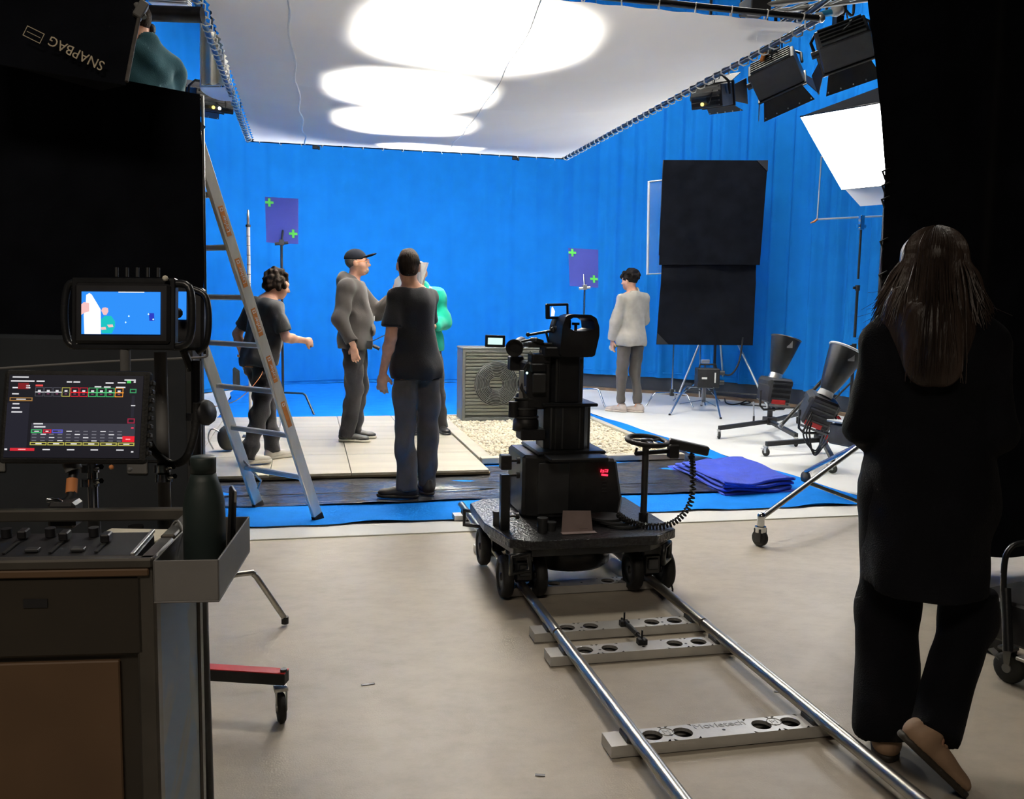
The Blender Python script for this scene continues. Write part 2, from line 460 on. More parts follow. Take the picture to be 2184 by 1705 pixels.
# ---------------------------------------------------------------- black plastic sheet
M['plastic'] = mat('black_plastic_sheet', (0.042, 0.042, 0.045), 0.24, var=0.35, scale=5, bump=0.8, bscale=9, spec=0.9, stretch=(1, 2.2, 1))
def plastic():
    root = thing('plastic_sheet', 'wrinkled glossy black plastic sheet lying under the pale tiles', 'sheet', (0.4, 6.8, 0.018))
    ph = rng.uniform(0, 6.28, 12)
    def z(u, v):
        w = sum(math.sin(u * a + v * b + ph[i] + 1.5 * math.sin(u * 1.3 * (i + 1) + v * 0.7)) / (1 + i * 0.5) for i, (a, b) in enumerate(((2, 9), (5, 14), (9, 11), (14, 23), (3, 31))))
        return 0.025 + 0.0035 * w
    def f1(a, b):
        u = -2.6 + 5.75 * a; v = 6.12 + 1.25 * b
        if b == 0: v += 0.02 * math.sin(u * 2.3 + ph[8]) + 0.012 * math.sin(u * 7)
        return (u, v, z(u, v))
    MB().grid(f1, 150, 34).build('sheet_front', 'plastic', root)
    def f2(a, b):
        v = 6.62 + 3.7 * b; u = 2.9 + (float(np.interp(v, [6.6, 7.4, 7.7, 9.0, 10.4], [3.0, 3.62, 3.55, 3.5, 3.42])) - 2.9) * a
        return (u, v, z(u, v) - 0.002)
    MB().grid(f2, 24, 70).build('sheet_side', 'plastic', root)
    # overlap seam and tape strips
    MB().box((0.1, 6.42, 0.034), (5.2, 0.012, 0.004), (0, 0, 0.006)).build('sheet_fold', 'black', root)
plastic()

# ---------------------------------------------------------------- patio tiles
def tile_material():
    m = mat('pale_stone_tile', (0.57, 0.52, 0.41), 0.5, var=0.10, scale=1.1, bump=0.05, bscale=40, stretch=(1.0, 5.0, 1))
    nt = m.node_tree; b = nt.nodes['Principled BSDF']; src = b.inputs['Base Color'].links[0].from_socket
    oi = nt.nodes.new('ShaderNodeObjectInfo'); mr = nt.nodes.new('ShaderNodeMapRange'); mr.inputs['To Min'].default_value = 0.93; mr.inputs['To Max'].default_value = 1.05
    nt.links.new(oi.outputs['Random'], mr.inputs['Value'])
    mx = nt.nodes.new('ShaderNodeMix'); mx.data_type = 'RGBA'; mx.blend_type = 'MULTIPLY'; mx.inputs['Factor'].default_value = 1
    nt.links.new(src, mx.inputs['A']); nt.links.new(mr.outputs['Result'], mx.inputs['B']); nt.links.new(mx.outputs['Result'], b.inputs['Base Color'])
    return m
M['tile'] = tile_material()
M['tilebed'] = mat('timber_tile_bed', (0.30, 0.25, 0.16), 0.8, var=0.15, scale=5)
def patio():
    root = thing('patio_floor', 'low patio platform of large pale grey stone tiles', 'patio', (-0.6, 8.7, 0.02))
    MB().box2((-2.62, 6.965, 0.034), (1.44, 10.42, 0.052)).build('tile_bed', 'tilebed', root, 0.002)
    us = [1.43, 0.95, 0.33, -0.29, -0.91, -1.53, -2.15, -2.62]; vs_ = [6.955, 7.82, 8.69, 9.56, 10.43]
    cache = {}
    for j in range(4):
        for i in range(len(us) - 1):
            w = us[i] - us[i + 1] - 0.006; d = vs_[j + 1] - vs_[j] - 0.006
            key = (round(w, 3), round(d, 3))
            if key not in cache:
                cache[key] = MB().box((0, 0, 0), (w, d, 0.022)).mesh('tile', 0.0025); cache[key].materials.append(M['tile'])
            share(cache[key], 'tile', root, Vector(((us[i] + us[i + 1]) / 2, (vs_[j] + vs_[j + 1]) / 2, 0.063 + random.uniform(-0.0008, 0.0008))) - Vector((-0.6, 8.7, 0.02)))
patio()

# ---------------------------------------------------------------- gravel bed with kerbs
def gravel():
    root = thing('gravel_bed', 'bed of small white pebbles edged with pale stone kerbs', 'gravel bed', (2.45, 9.0, 0.02))
    def kerb(a, b, w, h=0.045, z0=0.03):
        return MB().bar((a[0], a[1], z0 + h / 2), (b[0], b[1], z0 + h / 2), w, h).build('kerb', 'tile', root, 0.003)
    kerb((1.515, 7.5), (1.515, 10.43), 0.12, 0.042)
    kerb((1.46, 7.49), (3.34, 7.49), 0.10, 0.050)
    kerb((3.30, 7.55), (3.30, 10.43), 0.07, 0.048)
    kerb((1.58, 10.46), (3.34, 10.46), 0.06, 0.042)
    MB().box2((1.57, 7.53, 0.026), (3.27, 10.44, 0.040)).build('pebble_base', 'tile', root)
    M['pebble'] = mat('white_marble_pebble', (0.80, 0.72, 0.55), 0.6, var=0.16, scale=9)
    bm = bmesh.new(); bmesh.ops.create_icosphere(bm, subdivisions=1, radius=1)
    bv = np.array([v.co[:] for v in bm.verts]); bf = np.array([[v.index for v in f.verts] for f in bm.faces]); bm.free()
    V = []; Fc = []; k = 0; st = 0.038
    for iu in np.arange(1.59, 3.25, st):
        for iv in np.arange(7.55, 10.42, st):
            u = iu + rng.uniform(-.013, .013); v = iv + rng.uniform(-.013, .013)
            if 1.70 < u < 2.84 and v > 9.98: continue
            r = rng.uniform(.016, .026); sc = np.array([r * rng.uniform(.9, 1.3), r * rng.uniform(.8, 1.1), r * rng.uniform(.5, .85)])
            a, b_, c = rng.uniform(0, 6.28, 3)
            R = np.array(Euler((rng.uniform(-.6, .6), rng.uniform(-.6, .6), a)).to_matrix())
            V.append(((bv * (1 + rng.uniform(-.12, .12, (len(bv), 1)))) * sc) @ R.T + np.array([u, v, 0.048 + rng.uniform(-.004, .014)]))
            Fc.append(bf + k); k += len(bv)
    V = np.concatenate(V) - np.array([2.45, 9.0, 0.02]); Fc = np.concatenate(Fc)
    me = bpy.data.meshes.new('pebbles'); me.from_pydata(V.tolist(), [], Fc.tolist()); me.polygons.foreach_set('use_smooth', [True] * len(me.polygons)); me.materials.append(M['pebble'])
    o = bpy.data.objects.new('pebbles', me); COL.objects.link(o); o.parent = root; o['kind'] = 'stuff'
gravel()
# ================================================================== overhead diffusion cloth on a laced pipe frame
def silk_material():
    m = bpy.data.materials.new('white_diffusion_silk'); m.use_nodes = True
    nt = m.node_tree; nt.nodes.clear()
    out = nt.nodes.new('ShaderNodeOutputMaterial'); mix = nt.nodes.new('ShaderNodeMixShader'); mix.inputs[0].default_value = 0.5
    d = nt.nodes.new('ShaderNodeBsdfDiffuse'); t = nt.nodes.new('ShaderNodeBsdfTranslucent')
    tc = nt.nodes.new('ShaderNodeTexCoord'); n = nt.nodes.new('ShaderNodeTexNoise'); n.inputs['Scale'].default_value = 1.2; n.inputs['Detail'].default_value = 3
    r = nt.nodes.new('ShaderNodeValToRGB'); r.color_ramp.elements[0].color = (0.78, 0.77, 0.75, 1); r.color_ramp.elements[1].color = (0.88, 0.87, 0.85, 1)
    nt.links.new(tc.outputs['Object'], n.inputs['Vector']); nt.links.new(n.outputs['Fac'], r.inputs['Fac'])
    nt.links.new(r.outputs['Color'], d.inputs['Color']); nt.links.new(r.outputs['Color'], t.inputs['Color'])
    nt.links.new(d.outputs[0], mix.inputs[1]); nt.links.new(t.outputs[0], mix.inputs[2]); nt.links.new(mix.outputs[0], out.inputs['Surface'])
    return m
M['silk'] = silk_material()
SU0, SU1, SV0, SV1 = -0.74, 3.58, 5.95, 12.44
def silk():
    root = thing('overhead_silk', 'large white diffusion cloth laced into a pipe frame above the set', 'light diffuser', (1.42, 9.2, SILK_Z))
    ph = rng.uniform(0, 6.28, 6)
    def f(a, b):
        g = 0.07
        u = SU0 + g + (SU1 - SU0 - 2 * g) * a; v = SV0 + g + (SV1 - SV0 - 2 * g) * b
        # cloth pulls in a little between the ties, rounded corners, shallow sag with a few creases
        e = min(a, 1 - a); e2 = min(b, 1 - b)
        if a in (0, 1): u += (1 if a == 0 else -1) * 0.012 * (1 + math.cos(v * 2 * PI / 0.17))
        if b in (0, 1): v += (1 if b == 0 else -1) * 0.010 * (1 + math.cos(u * 2 * PI / 0.25))
        sag = -0.16 * (4 * a * (1 - a)) * (4 * b * (1 - b))
        cr = 0.006 * math.sin(u * 5 + v * 1.2 + ph[0]) + 0.010 * math.sin(v * 4.3 + ph[1] + 0.8 * math.sin(u * 2 + ph[2]))
        cr += 0.010 * math.exp(-((v - 8.75 - 0.1 * u) / 0.07) ** 2) - 0.012 * math.exp(-((v - 7.9 + 0.1 * u) / 0.08) ** 2)
        if v > 11.6: cr += -0.01 * math.sin((v - 11.6) * 7)
        return (u, v, SILK_Z + sag + cr * min(1, 12 * min(e, e2)))
    MB().grid(f, 90, 130).build('silk_cloth', 'silk', root)
    for side in (0, 1):
        u = SU0 + 0.03 if side == 0 else SU1 - 0.03
    M['seam'] = mat('silk_seam', (0.90, 0.89, 0.86), 0.8, var=0.03)
    for (u0, u1) in ((-0.13, 0.0), (1.56, 1.82)):
        pts = []
        for k in range(41):
            b = k / 40; v = SV0 + 0.07 + (SV1 - SV0 - 0.14) * b; u = u0 + (u1 - u0) * b + 0.015 * math.sin(v * 5)
            a = (u - SU0 - 0.07) / (SU1 - SU0 - 0.14)
            q = f(a, b); pts.append((q[0], q[1], q[2] - 0.004))
        MB().tube(pts, 0.010 if u0 < 0 else 0.006, 5).build('cloth_seam', 'seam', root)
    # pipe frame
    r = 0.022
    c = [(SU0, SV0), (SU1, SV0), (SU1, SV1), (SU0, SV1)]
    for i in range(4):
        a = c[i]; b = c[(i + 1) % 4]
        MB().cyl((*a, SILK_Z + 0.02), (*b, SILK_Z + 0.02), r, n=10).build('frame_pipe', 'blackgloss', root)
    for a in c: MB().ball((*a, SILK_Z + 0.02), 0.032, 10).build('corner_joint', 'alu', root)
    # lacing ties, one loop each
    loop = MB().tube([(0.0, 0.0, -0.034), (0.030, 0.004, -0.022), (0.034, 0.0, 0.016), (0.0, -0.004, 0.032), (-0.034, 0, 0.016), (-0.03, 0.004, -0.02)], 0.0055, 5, closed=True).mesh('lacing_tie'); loop.materials.append(M['seam'])
    O = Vector((1.42, 9.2, SILK_Z))
    nv = 38
    for k in range(nv):
        v = SV0 + 0.12 + (SV1 - SV0 - 0.24) * k / (nv - 1)
        share(loop, 'lacing_tie', root, Vector((SU0 + 0.015, v, SILK_Z + 0.015)) - O, (0, 0, random.uniform(-.5, .5)), (1.15, 1, 1))
        share(loop, 'lacing_tie', root, Vector((SU1 - 0.012, v, SILK_Z + 0.012)) - O, (0, 0, random.uniform(-.5, .5)), (1.25, 1.3, 1.2))
    for k in range(16):
        u = SU0 + 0.15 + (SU1 - SU0 - 0.3) * k / 15
        share(loop, 'lacing_tie', root, Vector((u, SV1 - 0.012, SILK_Z + 0.015)) - O, (0, 0, PI / 2 + random.uniform(-.4, .4)))
        share(loop, 'lacing_tie', root, Vector((u, SV0 + 0.012, SILK_Z + 0.015)) - O, (0, 0, PI / 2 + random.uniform(-.4, .4)))
    # hanging clamps at the far edge and the hangers that carry the frame
    for u in (0.12, 2.85): MB().box((u, SV1 + 0.01, SILK_Z - 0.01), (0.07, 0.05, 0.07)).box((u + 0.05, SV1, SILK_Z - 0.03), (0.03, 0.02, 0.05)).build('pipe_clamp', 'blackgloss', root, 0.006)
    for (u, v) in ((SU0, 7.2), (SU0, 11.2), (SU1, 7.2), (SU1, 11.2)):
        MB().cyl((u, v, SILK_Z + 0.03), (u, v, 7.98), 0.006, n=6).build('hanger_wire', 'blackgloss', root)
silk()

# ---------------------------------------------------------------- studio lamps hanging in the grid
def lamp_box(mb, w, h, d):
    mb.box((0, 0, 0), (w, d, h))
def hanging_lamp(name, label, loc, R, w, h, d, hang_top, glow_dots=0):
    """box lamp: body with cooling back, front barn doors, yoke, hanging pipe"""
    root = thing(name, label, 'studio lamp', loc, R=R, group='studio lamps in the grid')
    ROOTM[root.name] = Matrix.Translation(Vector(loc)) @ Euler(R).to_matrix().to_4x4()
    B = lambda mb, nm, m, bev=0.004: mb.build(nm, m, root, bev, world=False)
    B(MB().box((0, 0, 0), (w, d, h)), 'housing', 'black', 0.008)
    B(MB().frame((-w / 2 - .01, -h / 2 - .01, 0), (1, 0, 0), (0, 1, 0), w + .02, h + .02, 0.02, 0.02) if False else MB().box((0, d / 2 + 0.01, 0), (w + 0.03, 0.02, h + 0.03)), 'front_rim', 'blackgloss')
    for k in range(5):
        B(MB().box((0, -d / 2 - 0.012, -h / 2 + h * (k + 0.5) / 5), (w * 0.86, 0.024, h * 0.06)), 'cooling_fin', 'darkgrey', 0.002)
    for sx in (-1, 1): B(MB().prism([(-h * .36, 0), (h * .36, 0), (h * .58, .17), (-h * .58, .17)], (sx * w / 2, d / 2 + .02, 0), (0, 0, 1), (sx * 0.45, 0.9, 0), 0.006), 'barn_door', 'black', 0.001)
    for sz in (-1, 1):
        o = B(MB().prism([(-w * .42, 0), (w * .42, 0), (w * .56, .17), (-w * .56, .17)], (0, d / 2 + .02, sz * h / 2), (1, 0, 0), (0, 0.9, sz * 0.45), 0.006), 'barn_door', 'black', 0.001)
        mb = MB()
        for k in range(5): mb.ball((-w * .5 + w * k / 4, d / 2 + 0.15, sz * (h / 2 + 0.065)), 0.008, 6)
        o2 = mb.build('rivet', 'alu', o, world=False)
    y = MB().tube([(-w / 2 - .03, 0, 0), (-w / 2 - .035, -.03, h * .55), (-w / 2 + .02, -.05, h * .85), (w / 2 - .02, -.05, h * .85), (w / 2 + .035, -.03, h * .55), (w / 2 + .03, 0, 0)], 0.014, 8)
    B(y, 'yoke', 'blackgloss', 0)
    B(MB().cyl((-w / 2 - .06, 0, 0), (-w / 2, 0, 0), 0.03, n=12), 'tilt_knob', 'darkgrey', 0)
    for k in range(glow_dots): MB().cyl((-0.03 + .07 * k, -d / 2 - .03, -h * .3), (-0.03 + .07 * k, -d / 2 - .036, -h * .3), 0.018, n=12).build('indicator_lamp', M['dotw'] if k else M['doty'], root, world=False)
    # hanging pipe straight up to the ceiling, built in world space
    Wm = ROOTM[root.name]; top = Wm @ Vector((0, -.05, h * .85))
    mb = MB().cyl(top, (top.x, top.y, hang_top), 0.017, n=8); mb.box((top.x, top.y, top.z + 0.04), (0.07, 0.07, 0.09))
    mb.build('hanging_pipe', 'blackgloss', root)
    MB().tube(spline([Wm @ Vector((0, -d / 2, 0)), Wm @ Vector((0.08, -d / 2 - .10, -.05)), top + Vector((0.08, 0, .1)), top + Vector((0.03, 0, .6))], 6), 0.007, 5).build('power_cable', 'rubber', root)
    return root
M['doty'] = glow('yellow_indicator', (1.0, 0.75, 0.15), 2.5); M['dotw'] = glow('white_indicator', (1, 1, 0.95), 2.5)
p = at(1518, 205, 9.0); hanging_lamp('studio_lamp', 'black box lamp hanging lowest beside the far end of the overhead cloth', p, (0.25, 0, -0.9), 0.34, 0.22, 0.26, 7.98, 1)
p = at(1655, 158, 8.4); hanging_lamp('studio_lamp', 'black barn door lamp tilted over beside an orange tag', p, (-0.85, -0.35, -0.75), 0.44, 0.22, 0.28, 7.98)
p = at(1800, 95, 7.6); hanging_lamp('studio_lamp', 'big black barn door lamp hanging nearest the black drape', p, (-0.7, -0.3, -0.55), 0.42, 0.25, 0.26, 7.98)
p = at(448, 215, 9.9); hanging_lamp('studio_lamp', 'black lamp with two small lit dots behind the cream flag', p, (0.2, 0, 0.5), 0.44, 0.22, 0.28, 7.98, 2)
# control unit with the orange tag, on a grid pipe
o = thing('grid_ballast', 'small orange tagged control box clamped to the lighting grid', 'control box', at(1632, 125, 8.4))
c = at(1632, 125, 8.4); MB().box(c, (0.085, 0.05, 0.095), (0.1, 0.2, 0.3)).build('tag', 'orange', o, 0.006)
MB().box(c + Vector((0.0, -0.03, 0.0)), (0.04, 0.012, 0.045), (0.1, 0.2, 0.3)).build('tag_print', 'blackgloss', o)
MB().cyl(c + Vector((0, 0, .04)), (c.x, c.y, 7.98), 0.010, n=6).build('drop_wire', 'blackgloss', o)
MB().box(c + Vector((0.10, 0.05, 0.08)), (0.16, 0.12, 0.09), (0.1, 0.3, 0.4)).build('clamp_body', 'darkgrey', o, 0.008)
MB().tube(spline([c + Vector((.18, .03, .1)), c + Vector((.27, 0, .12)), c + Vector((.30, 0, .0)), c + Vector((.22, 0, -.06))], 6), 0.006, 5).build('white_lead', 'white', o)
# grid pipes running over the set
def grid_pipe(a, b, label, r=0.024):
    t = MB().cyl(a, b, r, n=10).build('grid_pipe', 'blackgloss'); tag(t, label, 'pipe', 'grid pipes')
a = at(1560, 10, 6.6); b = at(1900, -60, 6.2)
# square truss corner over the near edge of the cloth
def truss():
    root = thing('lighting_truss', 'silver box truss end above the near corner of the overhead cloth', 'truss', at(1660, 12, 6.45))
    p0 = at(1605, 14, 6.5); d = (at(1725, -2, 6.5) - p0)
    p1 = p0 + d * 3.0
    up_ = Vector((0, 0, 0.20)); bk = Vector((0.05, 0.20, 0))
    for off in (Vector(), up_, bk, up_ + bk):
        MB().cyl(p0 + off, p1 + off, 0.020, n=10).build('truss_chord', 'alu', root)
    for k in range(8):
        q0 = p0.lerp(p1, k / 8); q1 = p0.lerp(p1, (k + 1) / 8)
        MB().cyl(q0, q1 + up_, 0.009, n=6).build('truss_brace', 'alu', root)
        MB().cyl(q0 + bk, q1, 0.009, n=6).build('truss_brace', 'alu', root)
    MB().box(p0 + Vector((0.05, 0.06, 0.02)), (0.16, 0.20, 0.10)).build('end_plate', 'darkgrey', root, 0.006)
    MB().box(p0 + Vector((0.05, 0.03, -0.03)), (0.11, 0.10, 0.02)).build('coupler', 'steel', root, 0.004)
    for q in (p0.lerp(p1, .4), p0.lerp(p1, .9)): MB().cyl(q + up_, (q.x, q.y, 7.98), 0.008, n=6).build('hanger_wire', 'blackgloss', root)
truss()
grid_pipe(at(1700, 45, 7.0), at(1845, -60, 5.4), 'black grid pipe crossing above the big barn door lamp')
grid_pipe(at(1470, 190, 9.2), at(1720, 15, 6.8), 'black grid pipe running along the side of the overhead cloth', 0.03)
t = MB().cyl(at(300, 28, 6.2), at(432, 32, 6.2), 0.055, n=12).build('roller_tube', 'black'); tag(t, 'thick black tube hanging above the cream flag', 'tube')
# white slatted louvre above it
root = thing('louvre', 'white slatted louvre high above the black tube', 'louvre', at(380, 6, 7.2))
for k in range(4):
    MB().bar(at(322, -2 + 4.5 * k - 4, 7.2), at(405, 4 + 4.5 * k - 4, 7.2), 0.10, 0.008).build('slat', 'white', root)
# cable drop with white connectors
root = thing('cable_drop', 'bundle of grey leads with white and blue plugs by the truss', 'cable', at(1780, 20, 7.0))
q = at(1775, 20, 7.0)
for k in range(5):
    MB().tube(spline([q + Vector((.05 * k - .1, 0, .25)), q + Vector((.03 * k - .05, .02, .1)), q + Vector((.08 * k - .12, .03, -.02)), q + Vector((.06 * k - .05, .02, .22))], 6), 0.011, 6).build('lead', 'rubber' if k % 2 else 'darkgrey', root)
MB().lathe([(0.0, 0), (0.035, 0), (0.045, .04), (0.03, .09), (0.0, .09)], q + Vector((-.02, -.03, -.03)), (0.9, 0, 0.25), 12).build('plug', 'white', root)
M['sky'] = mat('pale_blue_plug', (0.05, 0.40, 0.72), 0.5)
MB().cyl(q + Vector((-.11, -.03, -.055)), q + Vector((-.03, -.03, -.035)), 0.026, n=10).build('plug_collar', 'sky', root)
MB().cyl(q + Vector((-.17, -.03, -.07)), q + Vector((-.11, -.03, -.055)), 0.018, n=10).build('plug_tip', 'white', root)
MB().cyl(q + Vector((0, 0, .2)), (q.x, q.y, 7.98), 0.02, n=6).build('riser_cable', 'rubber', root)

# cream bounce flag hanging beside the silk
root = thing('bounce_flag', 'cream bounce flag hanging beside the edge of the overhead cloth', 'flag', at(465, 130, 9.3))
def fl(a, b):
    q = at(428 + 62 * a, 40 + (140 + 2 * math.sin(a * 18)) * b + 60 * a * (1 - b), 9.3 + 0.05 * math.sin(a * 14))
    return q
MB().grid(fl, 24, 14).build('flag_cloth', 'cream', root)
def fl2(a, b): return at(427 + 68 * a, 186 + (4 + 26 * math.sin(min(1, a * 1.15) * PI / 2) ** 0.7) * b, 9.25 - 0.25 * b)
MB().grid(fl2, 20, 6).build('flag_underside', 'silk', root)
MB().tube([at(428, 40, 9.3), at(428, 184, 9.3), at(490, 180, 9.3)], 0.010, 6).build('flag_frame', 'alu', root)
MB().cyl(at(428, 40, 9.3), at(428, -300, 9.3), 0.008, n=6).build('hanger_wire', 'blackgloss', root)

# ---------------------------------------------------------------- glowing softbox behind the black drape
def softbox():
    TL = Vector((4.871, 8.381, 3.334)); e = (Vector((5.249, 7.602, 3.336)) - TL).normalized(); BL = Vector((5.554, 8.645, 2.675))
    s = BL - TL; L = 1.55
    n = e.cross(s).normalized()
    if n.dot(Vector((2.0, 8.5, 1)) - TL) < 0: n = -n
    root = thing('softbox', 'large softbox glowing white beside the edge of the black drape', 'softbox', (5.6, 8.0, 0))
    M['glowpanel'] = glow('lit_diffuser', (1.0, 0.985, 0.95), 15.0)
    mb = MB(); mb.add([TL, TL + e * L, TL + e * L + s, BL], [(0, 1, 2, 3)]); mb.build('diffuser', 'glowpanel', root)
    cen = TL + e * L / 2 + s / 2; back = cen - n * 0.75
    eb = e * 0.22; sb = s.normalized() * 0.2
    C = [TL, TL + e * L, TL + e * L + s, BL]; Bk = [back - eb - sb, back + eb - sb, back + eb + sb, back - eb + sb]
    C = [c - n * 0.012 for c in C]
    for i in range(4):
        j = (i + 1) % 4
        mb = MB(); mb.add([C[i], C[j], Bk[j], Bk[i]], [(0, 1, 2, 3)]); mb.build('side_panel', 'blackcloth', root)
    mb = MB(); mb.add(Bk, [(0, 1, 2, 3)]); mb.build('back_panel', 'blackcloth', root)
    MB().tube([c + n * .004 for c in C], 0.010, 6, closed=True).build('rim', 'blackgloss', root)
    # lower bounce lip in plain white cloth
    lo = MB(); a0 = BL - n * .02; q = [a0 + e * .02, a0 + e * 0.75, a0 + e * .70 + s.normalized() * .24 - Vector((0, 0, .02)), a0 + e * .10 + s.normalized() * .24 - Vector((0, 0, .02))]
    lo.add(q, [(0, 1, 2, 3)]); lo.build('bounce_lip', 'silk', root)
    MB().tube([q[0], q[1]], 0.008, 6).build('lip_rod', 'darkgrey', root)
    MB().box(back - n * .12, (.26, .3, .26), n.to_track_quat('Y', 'Z').to_matrix()).build('lamp_head', 'black', root, .02)
    foot = Vector((back.x + .25, back.y - .05, 0))
    MB().cyl(back - n * .12, foot + Vector((0, 0, .1)), 0.02, n=10).build('stand_pole', 'blackgloss', root)
    for k in range(3):
        a = 0.5 + k * 2 * PI / 3
        MB().cyl(foot + Vector((0, 0, .55)), foot + Vector((math.cos(a) * .5, math.sin(a) * .5, .02)), 0.012, n=8).build('leg', 'blackgloss', root)
softbox()

# ---------------------------------------------------------------- silver gel frame on a tall stand
def gel_frame():
    d = 10.1
    base = at(1812, 900, d); base = Vector((base.x, base.y, 0.008))
    root = thing('frame_stand', 'tall black stand carrying an open silver frame with orange tape', 'light stand', base)
    top = at(1838, 468, d); top = Vector((base.x, base.y, top.z))
    secs = [(0.0, 1.0, .020), (1.0, 1.65, .016), (1.65, top.z, .013)]
    for (z0, z1, r) in secs: MB().cyl((base.x, base.y, z0 + .1), (base.x, base.y, z1), r, n=10).build('pole_section', 'blackgloss', root)
    for z in (1.0, 1.65): MB().cyl((base.x, base.y, z - .03), (base.x, base.y, z + .03), .027, n=10).box((base.x - .04, base.y, z), (.03, .015, .03)).build('pole_collar', 'black', root)
    MB().box((base.x, base.y, top.z - .06), (.05, .05, .16)).cyl((base.x - .05, base.y, top.z - .1), (base.x + .05, base.y, top.z - .1), .022, n=10).build('grip_head', 'chrome', root, .004)
    for k in range(3):
        a = 0.9 + k * 2 * PI / 3
        MB().cyl((base.x, base.y, .6), (base.x + math.cos(a) * .55, base.y + math.sin(a) * .55, .03), .011, n=8).build('leg', 'blackgloss', root)
    A = at(1743, 468, d); Tl = at(1752, 335, d); Br = at(1905, 460, d); Tr = Tl + (Br - A)
    MB().tube([A, Br, Tr, Tl], 0.014, 4, closed=True).build('frame_bars', 'alu', root)
    MB().tube([A, A + Vector((-.04, 0, -.03)), A + Vector((-.09, -.02, -.045))], [.013, .012, .008], 6).build('tape_tail', 'tape', root)
gel_frame()

# ---------------------------------------------------------------- black floppy flag and the frame behind it
def floppy():
    d = 12.3
    TL = at(1415, 342, d); TR = at(1637, 343, d); ML = at(1405, 566, d); MR = at(1620, 566, d); BL = at(1400, 735, d); BR = at(1606, 737, d)
    root = thing('floppy_flag', 'tall black flag with a flap hanging in front of the blue curtain', 'flag', (ground(1432, 868).x, ground(1432, 868).y, 0.008))
    nrm = (TR - TL).cross(BL - TL).normalized()
    if nrm.dot(CAM - TL) < 0: nrm = -nrm
    def up_(a, b):
        q = TL.lerp(TR, a).lerp(ML.lerp(MR, a), b); return q + nrm * (0.02 + 0.03 * b * b * math.sin(a * PI) + 0.008 * math.sin(a * 11) * b)
    def dn(a, b):
        T0 = TL.lerp(ML, .93).lerp(ML, 0) ; q = (TL.lerp(ML, .9) + (TR - TL) * .03).lerp(TR.lerp(MR, .9) - (TR - TL) * .03, a).lerp(BL.lerp(BR, a), b)
        return q + nrm * (-0.01 + 0.025 * math.sin(b * 5 + a * 4) * (1 - b) + 0.012 * math.exp(-((b - .25 - .3 * (a - .5) ** 2) / .08) ** 2) * 2)
    MB().grid(up_, 20, 20).build('flag_cloth', 'blackcloth', root)
    MB().grid(dn, 20, 16).build('flag_flap', 'blackcloth', root)
    MB().tube([TL - nrm * .01, TR - nrm * .01, TR.lerp(MR, .9) - nrm * .01, TL.lerp(ML, .9) - nrm * .01], 0.010, 6, closed=True).build('flag_frame', 'blackgloss', root)
    b0 = ground(1432, 866); pz = at(1436, 740, d)
    MB().cyl((b0.x, b0.y, .15), (b0.x, b0.y, 2.4), 0.013, n=10).build('stand_pole', 'chrome', root)
    MB().box((b0.x, b0.y, .19), (.05, .05, .10)).build('leg_collar', 'darkgrey', root, .004)
    for k, (px, py) in enumerate(((1378, 868), (1478, 872), (1440, 852))):
        f = ground(px, py); f.z = .012; c0 = Vector((b0.x, b0.y, .19)); h = (Vector((f.x, f.y, .19)) - c0)
        MB().tube([c0, c0 + h * .62, c0 + h * .72 + Vector((0, 0, -.015)), f], 0.0115, 8).build('leg', 'chrome', root)
    gm = MB(); cc = Vector((b0.x, b0.y, 2.4)); gm.cyl(cc, TL.lerp(TR, .1) + (ML - TL) * .5 - nrm * .02, .01, n=8); gm.build('grip_arm', 'chrome', root)
    # corner patches
    for (c0, s1, s2) in ((TR, -1, 1), (BL, 1, -1)):
        q = c0 + nrm * .03; ex = (TR - TL).normalized() * s1 * .16; ey = (BL - TL).normalized() * s2 * .16
        mb = MB(); mb.add([q, q + ex, q + ey], [(0, 1, 2)]); mb.build('corner_patch', 'black', root)
floppy()
def gel2():
    d = 12.7
    TL = at(1384, 388, d); TR = at(1500, 376, d); BL = at(1381, 585, d); BR = at(1497, 580, d)
    root = thing('diffusion_frame', 'white rimmed diffusion frame half hidden behind the black flag', 'diffusion frame', (ground(1500, 868).x + .1, ground(1500, 868).y + .35, 0.008))
    MB().tube([TL, TR, BR, BL], 0.021, 4, closed=True).build('frame_bars', 'white', root)
    m = bpy.data.materials.new('clear_gel'); m.use_nodes = True; nt = m.node_tree; b = nt.nodes['Principled BSDF']
    mixs = nt.nodes.new('ShaderNodeMixShader'); tr = nt.nodes.new('ShaderNodeBsdfTransparent'); nz = nt.nodes.new('ShaderNodeTexNoise'); mr = nt.nodes.new('ShaderNodeMapRange')
    mr.inputs['To Min'].default_value = 0.10; mr.inputs['To Max'].default_value = 0.22
    b.inputs['Base Color'].default_value = (.5, .55, .65, 1); b.inputs['Roughness'].default_value = .4
    nt.links.new(nz.outputs['Fac'], mr.inputs['Value']); nt.links.new(mr.outputs['Result'], mixs.inputs[0])
    nt.links.new(tr.outputs[0], mixs.inputs[1]); nt.links.new(b.outputs[0], mixs.inputs[2]); nt.links.new(mixs.outputs[0], nt.nodes['Material Output'].inputs['Surface'])
    mb = MB(); mb.add([TL, TR, BR, BL], [(0, 1, 2, 3)]); mb.build('gel_sheet', m, root)
    f = Vector(root.location)
    MB().cyl((f.x, f.y, .1), ((TR.x + BR.x) / 2, (TR.y + BR.y) / 2, BR.z + .3), .014, n=8).build('stand_pole', 'chrome', root)
    for k in range(3):
        a = k * 2 * PI / 3 + .3; MB().cyl((f.x, f.y, .35), (f.x + math.cos(a) * .4, f.y + math.sin(a) * .4, .02), .009, n=6).build('leg', 'chrome', root)
gel2()

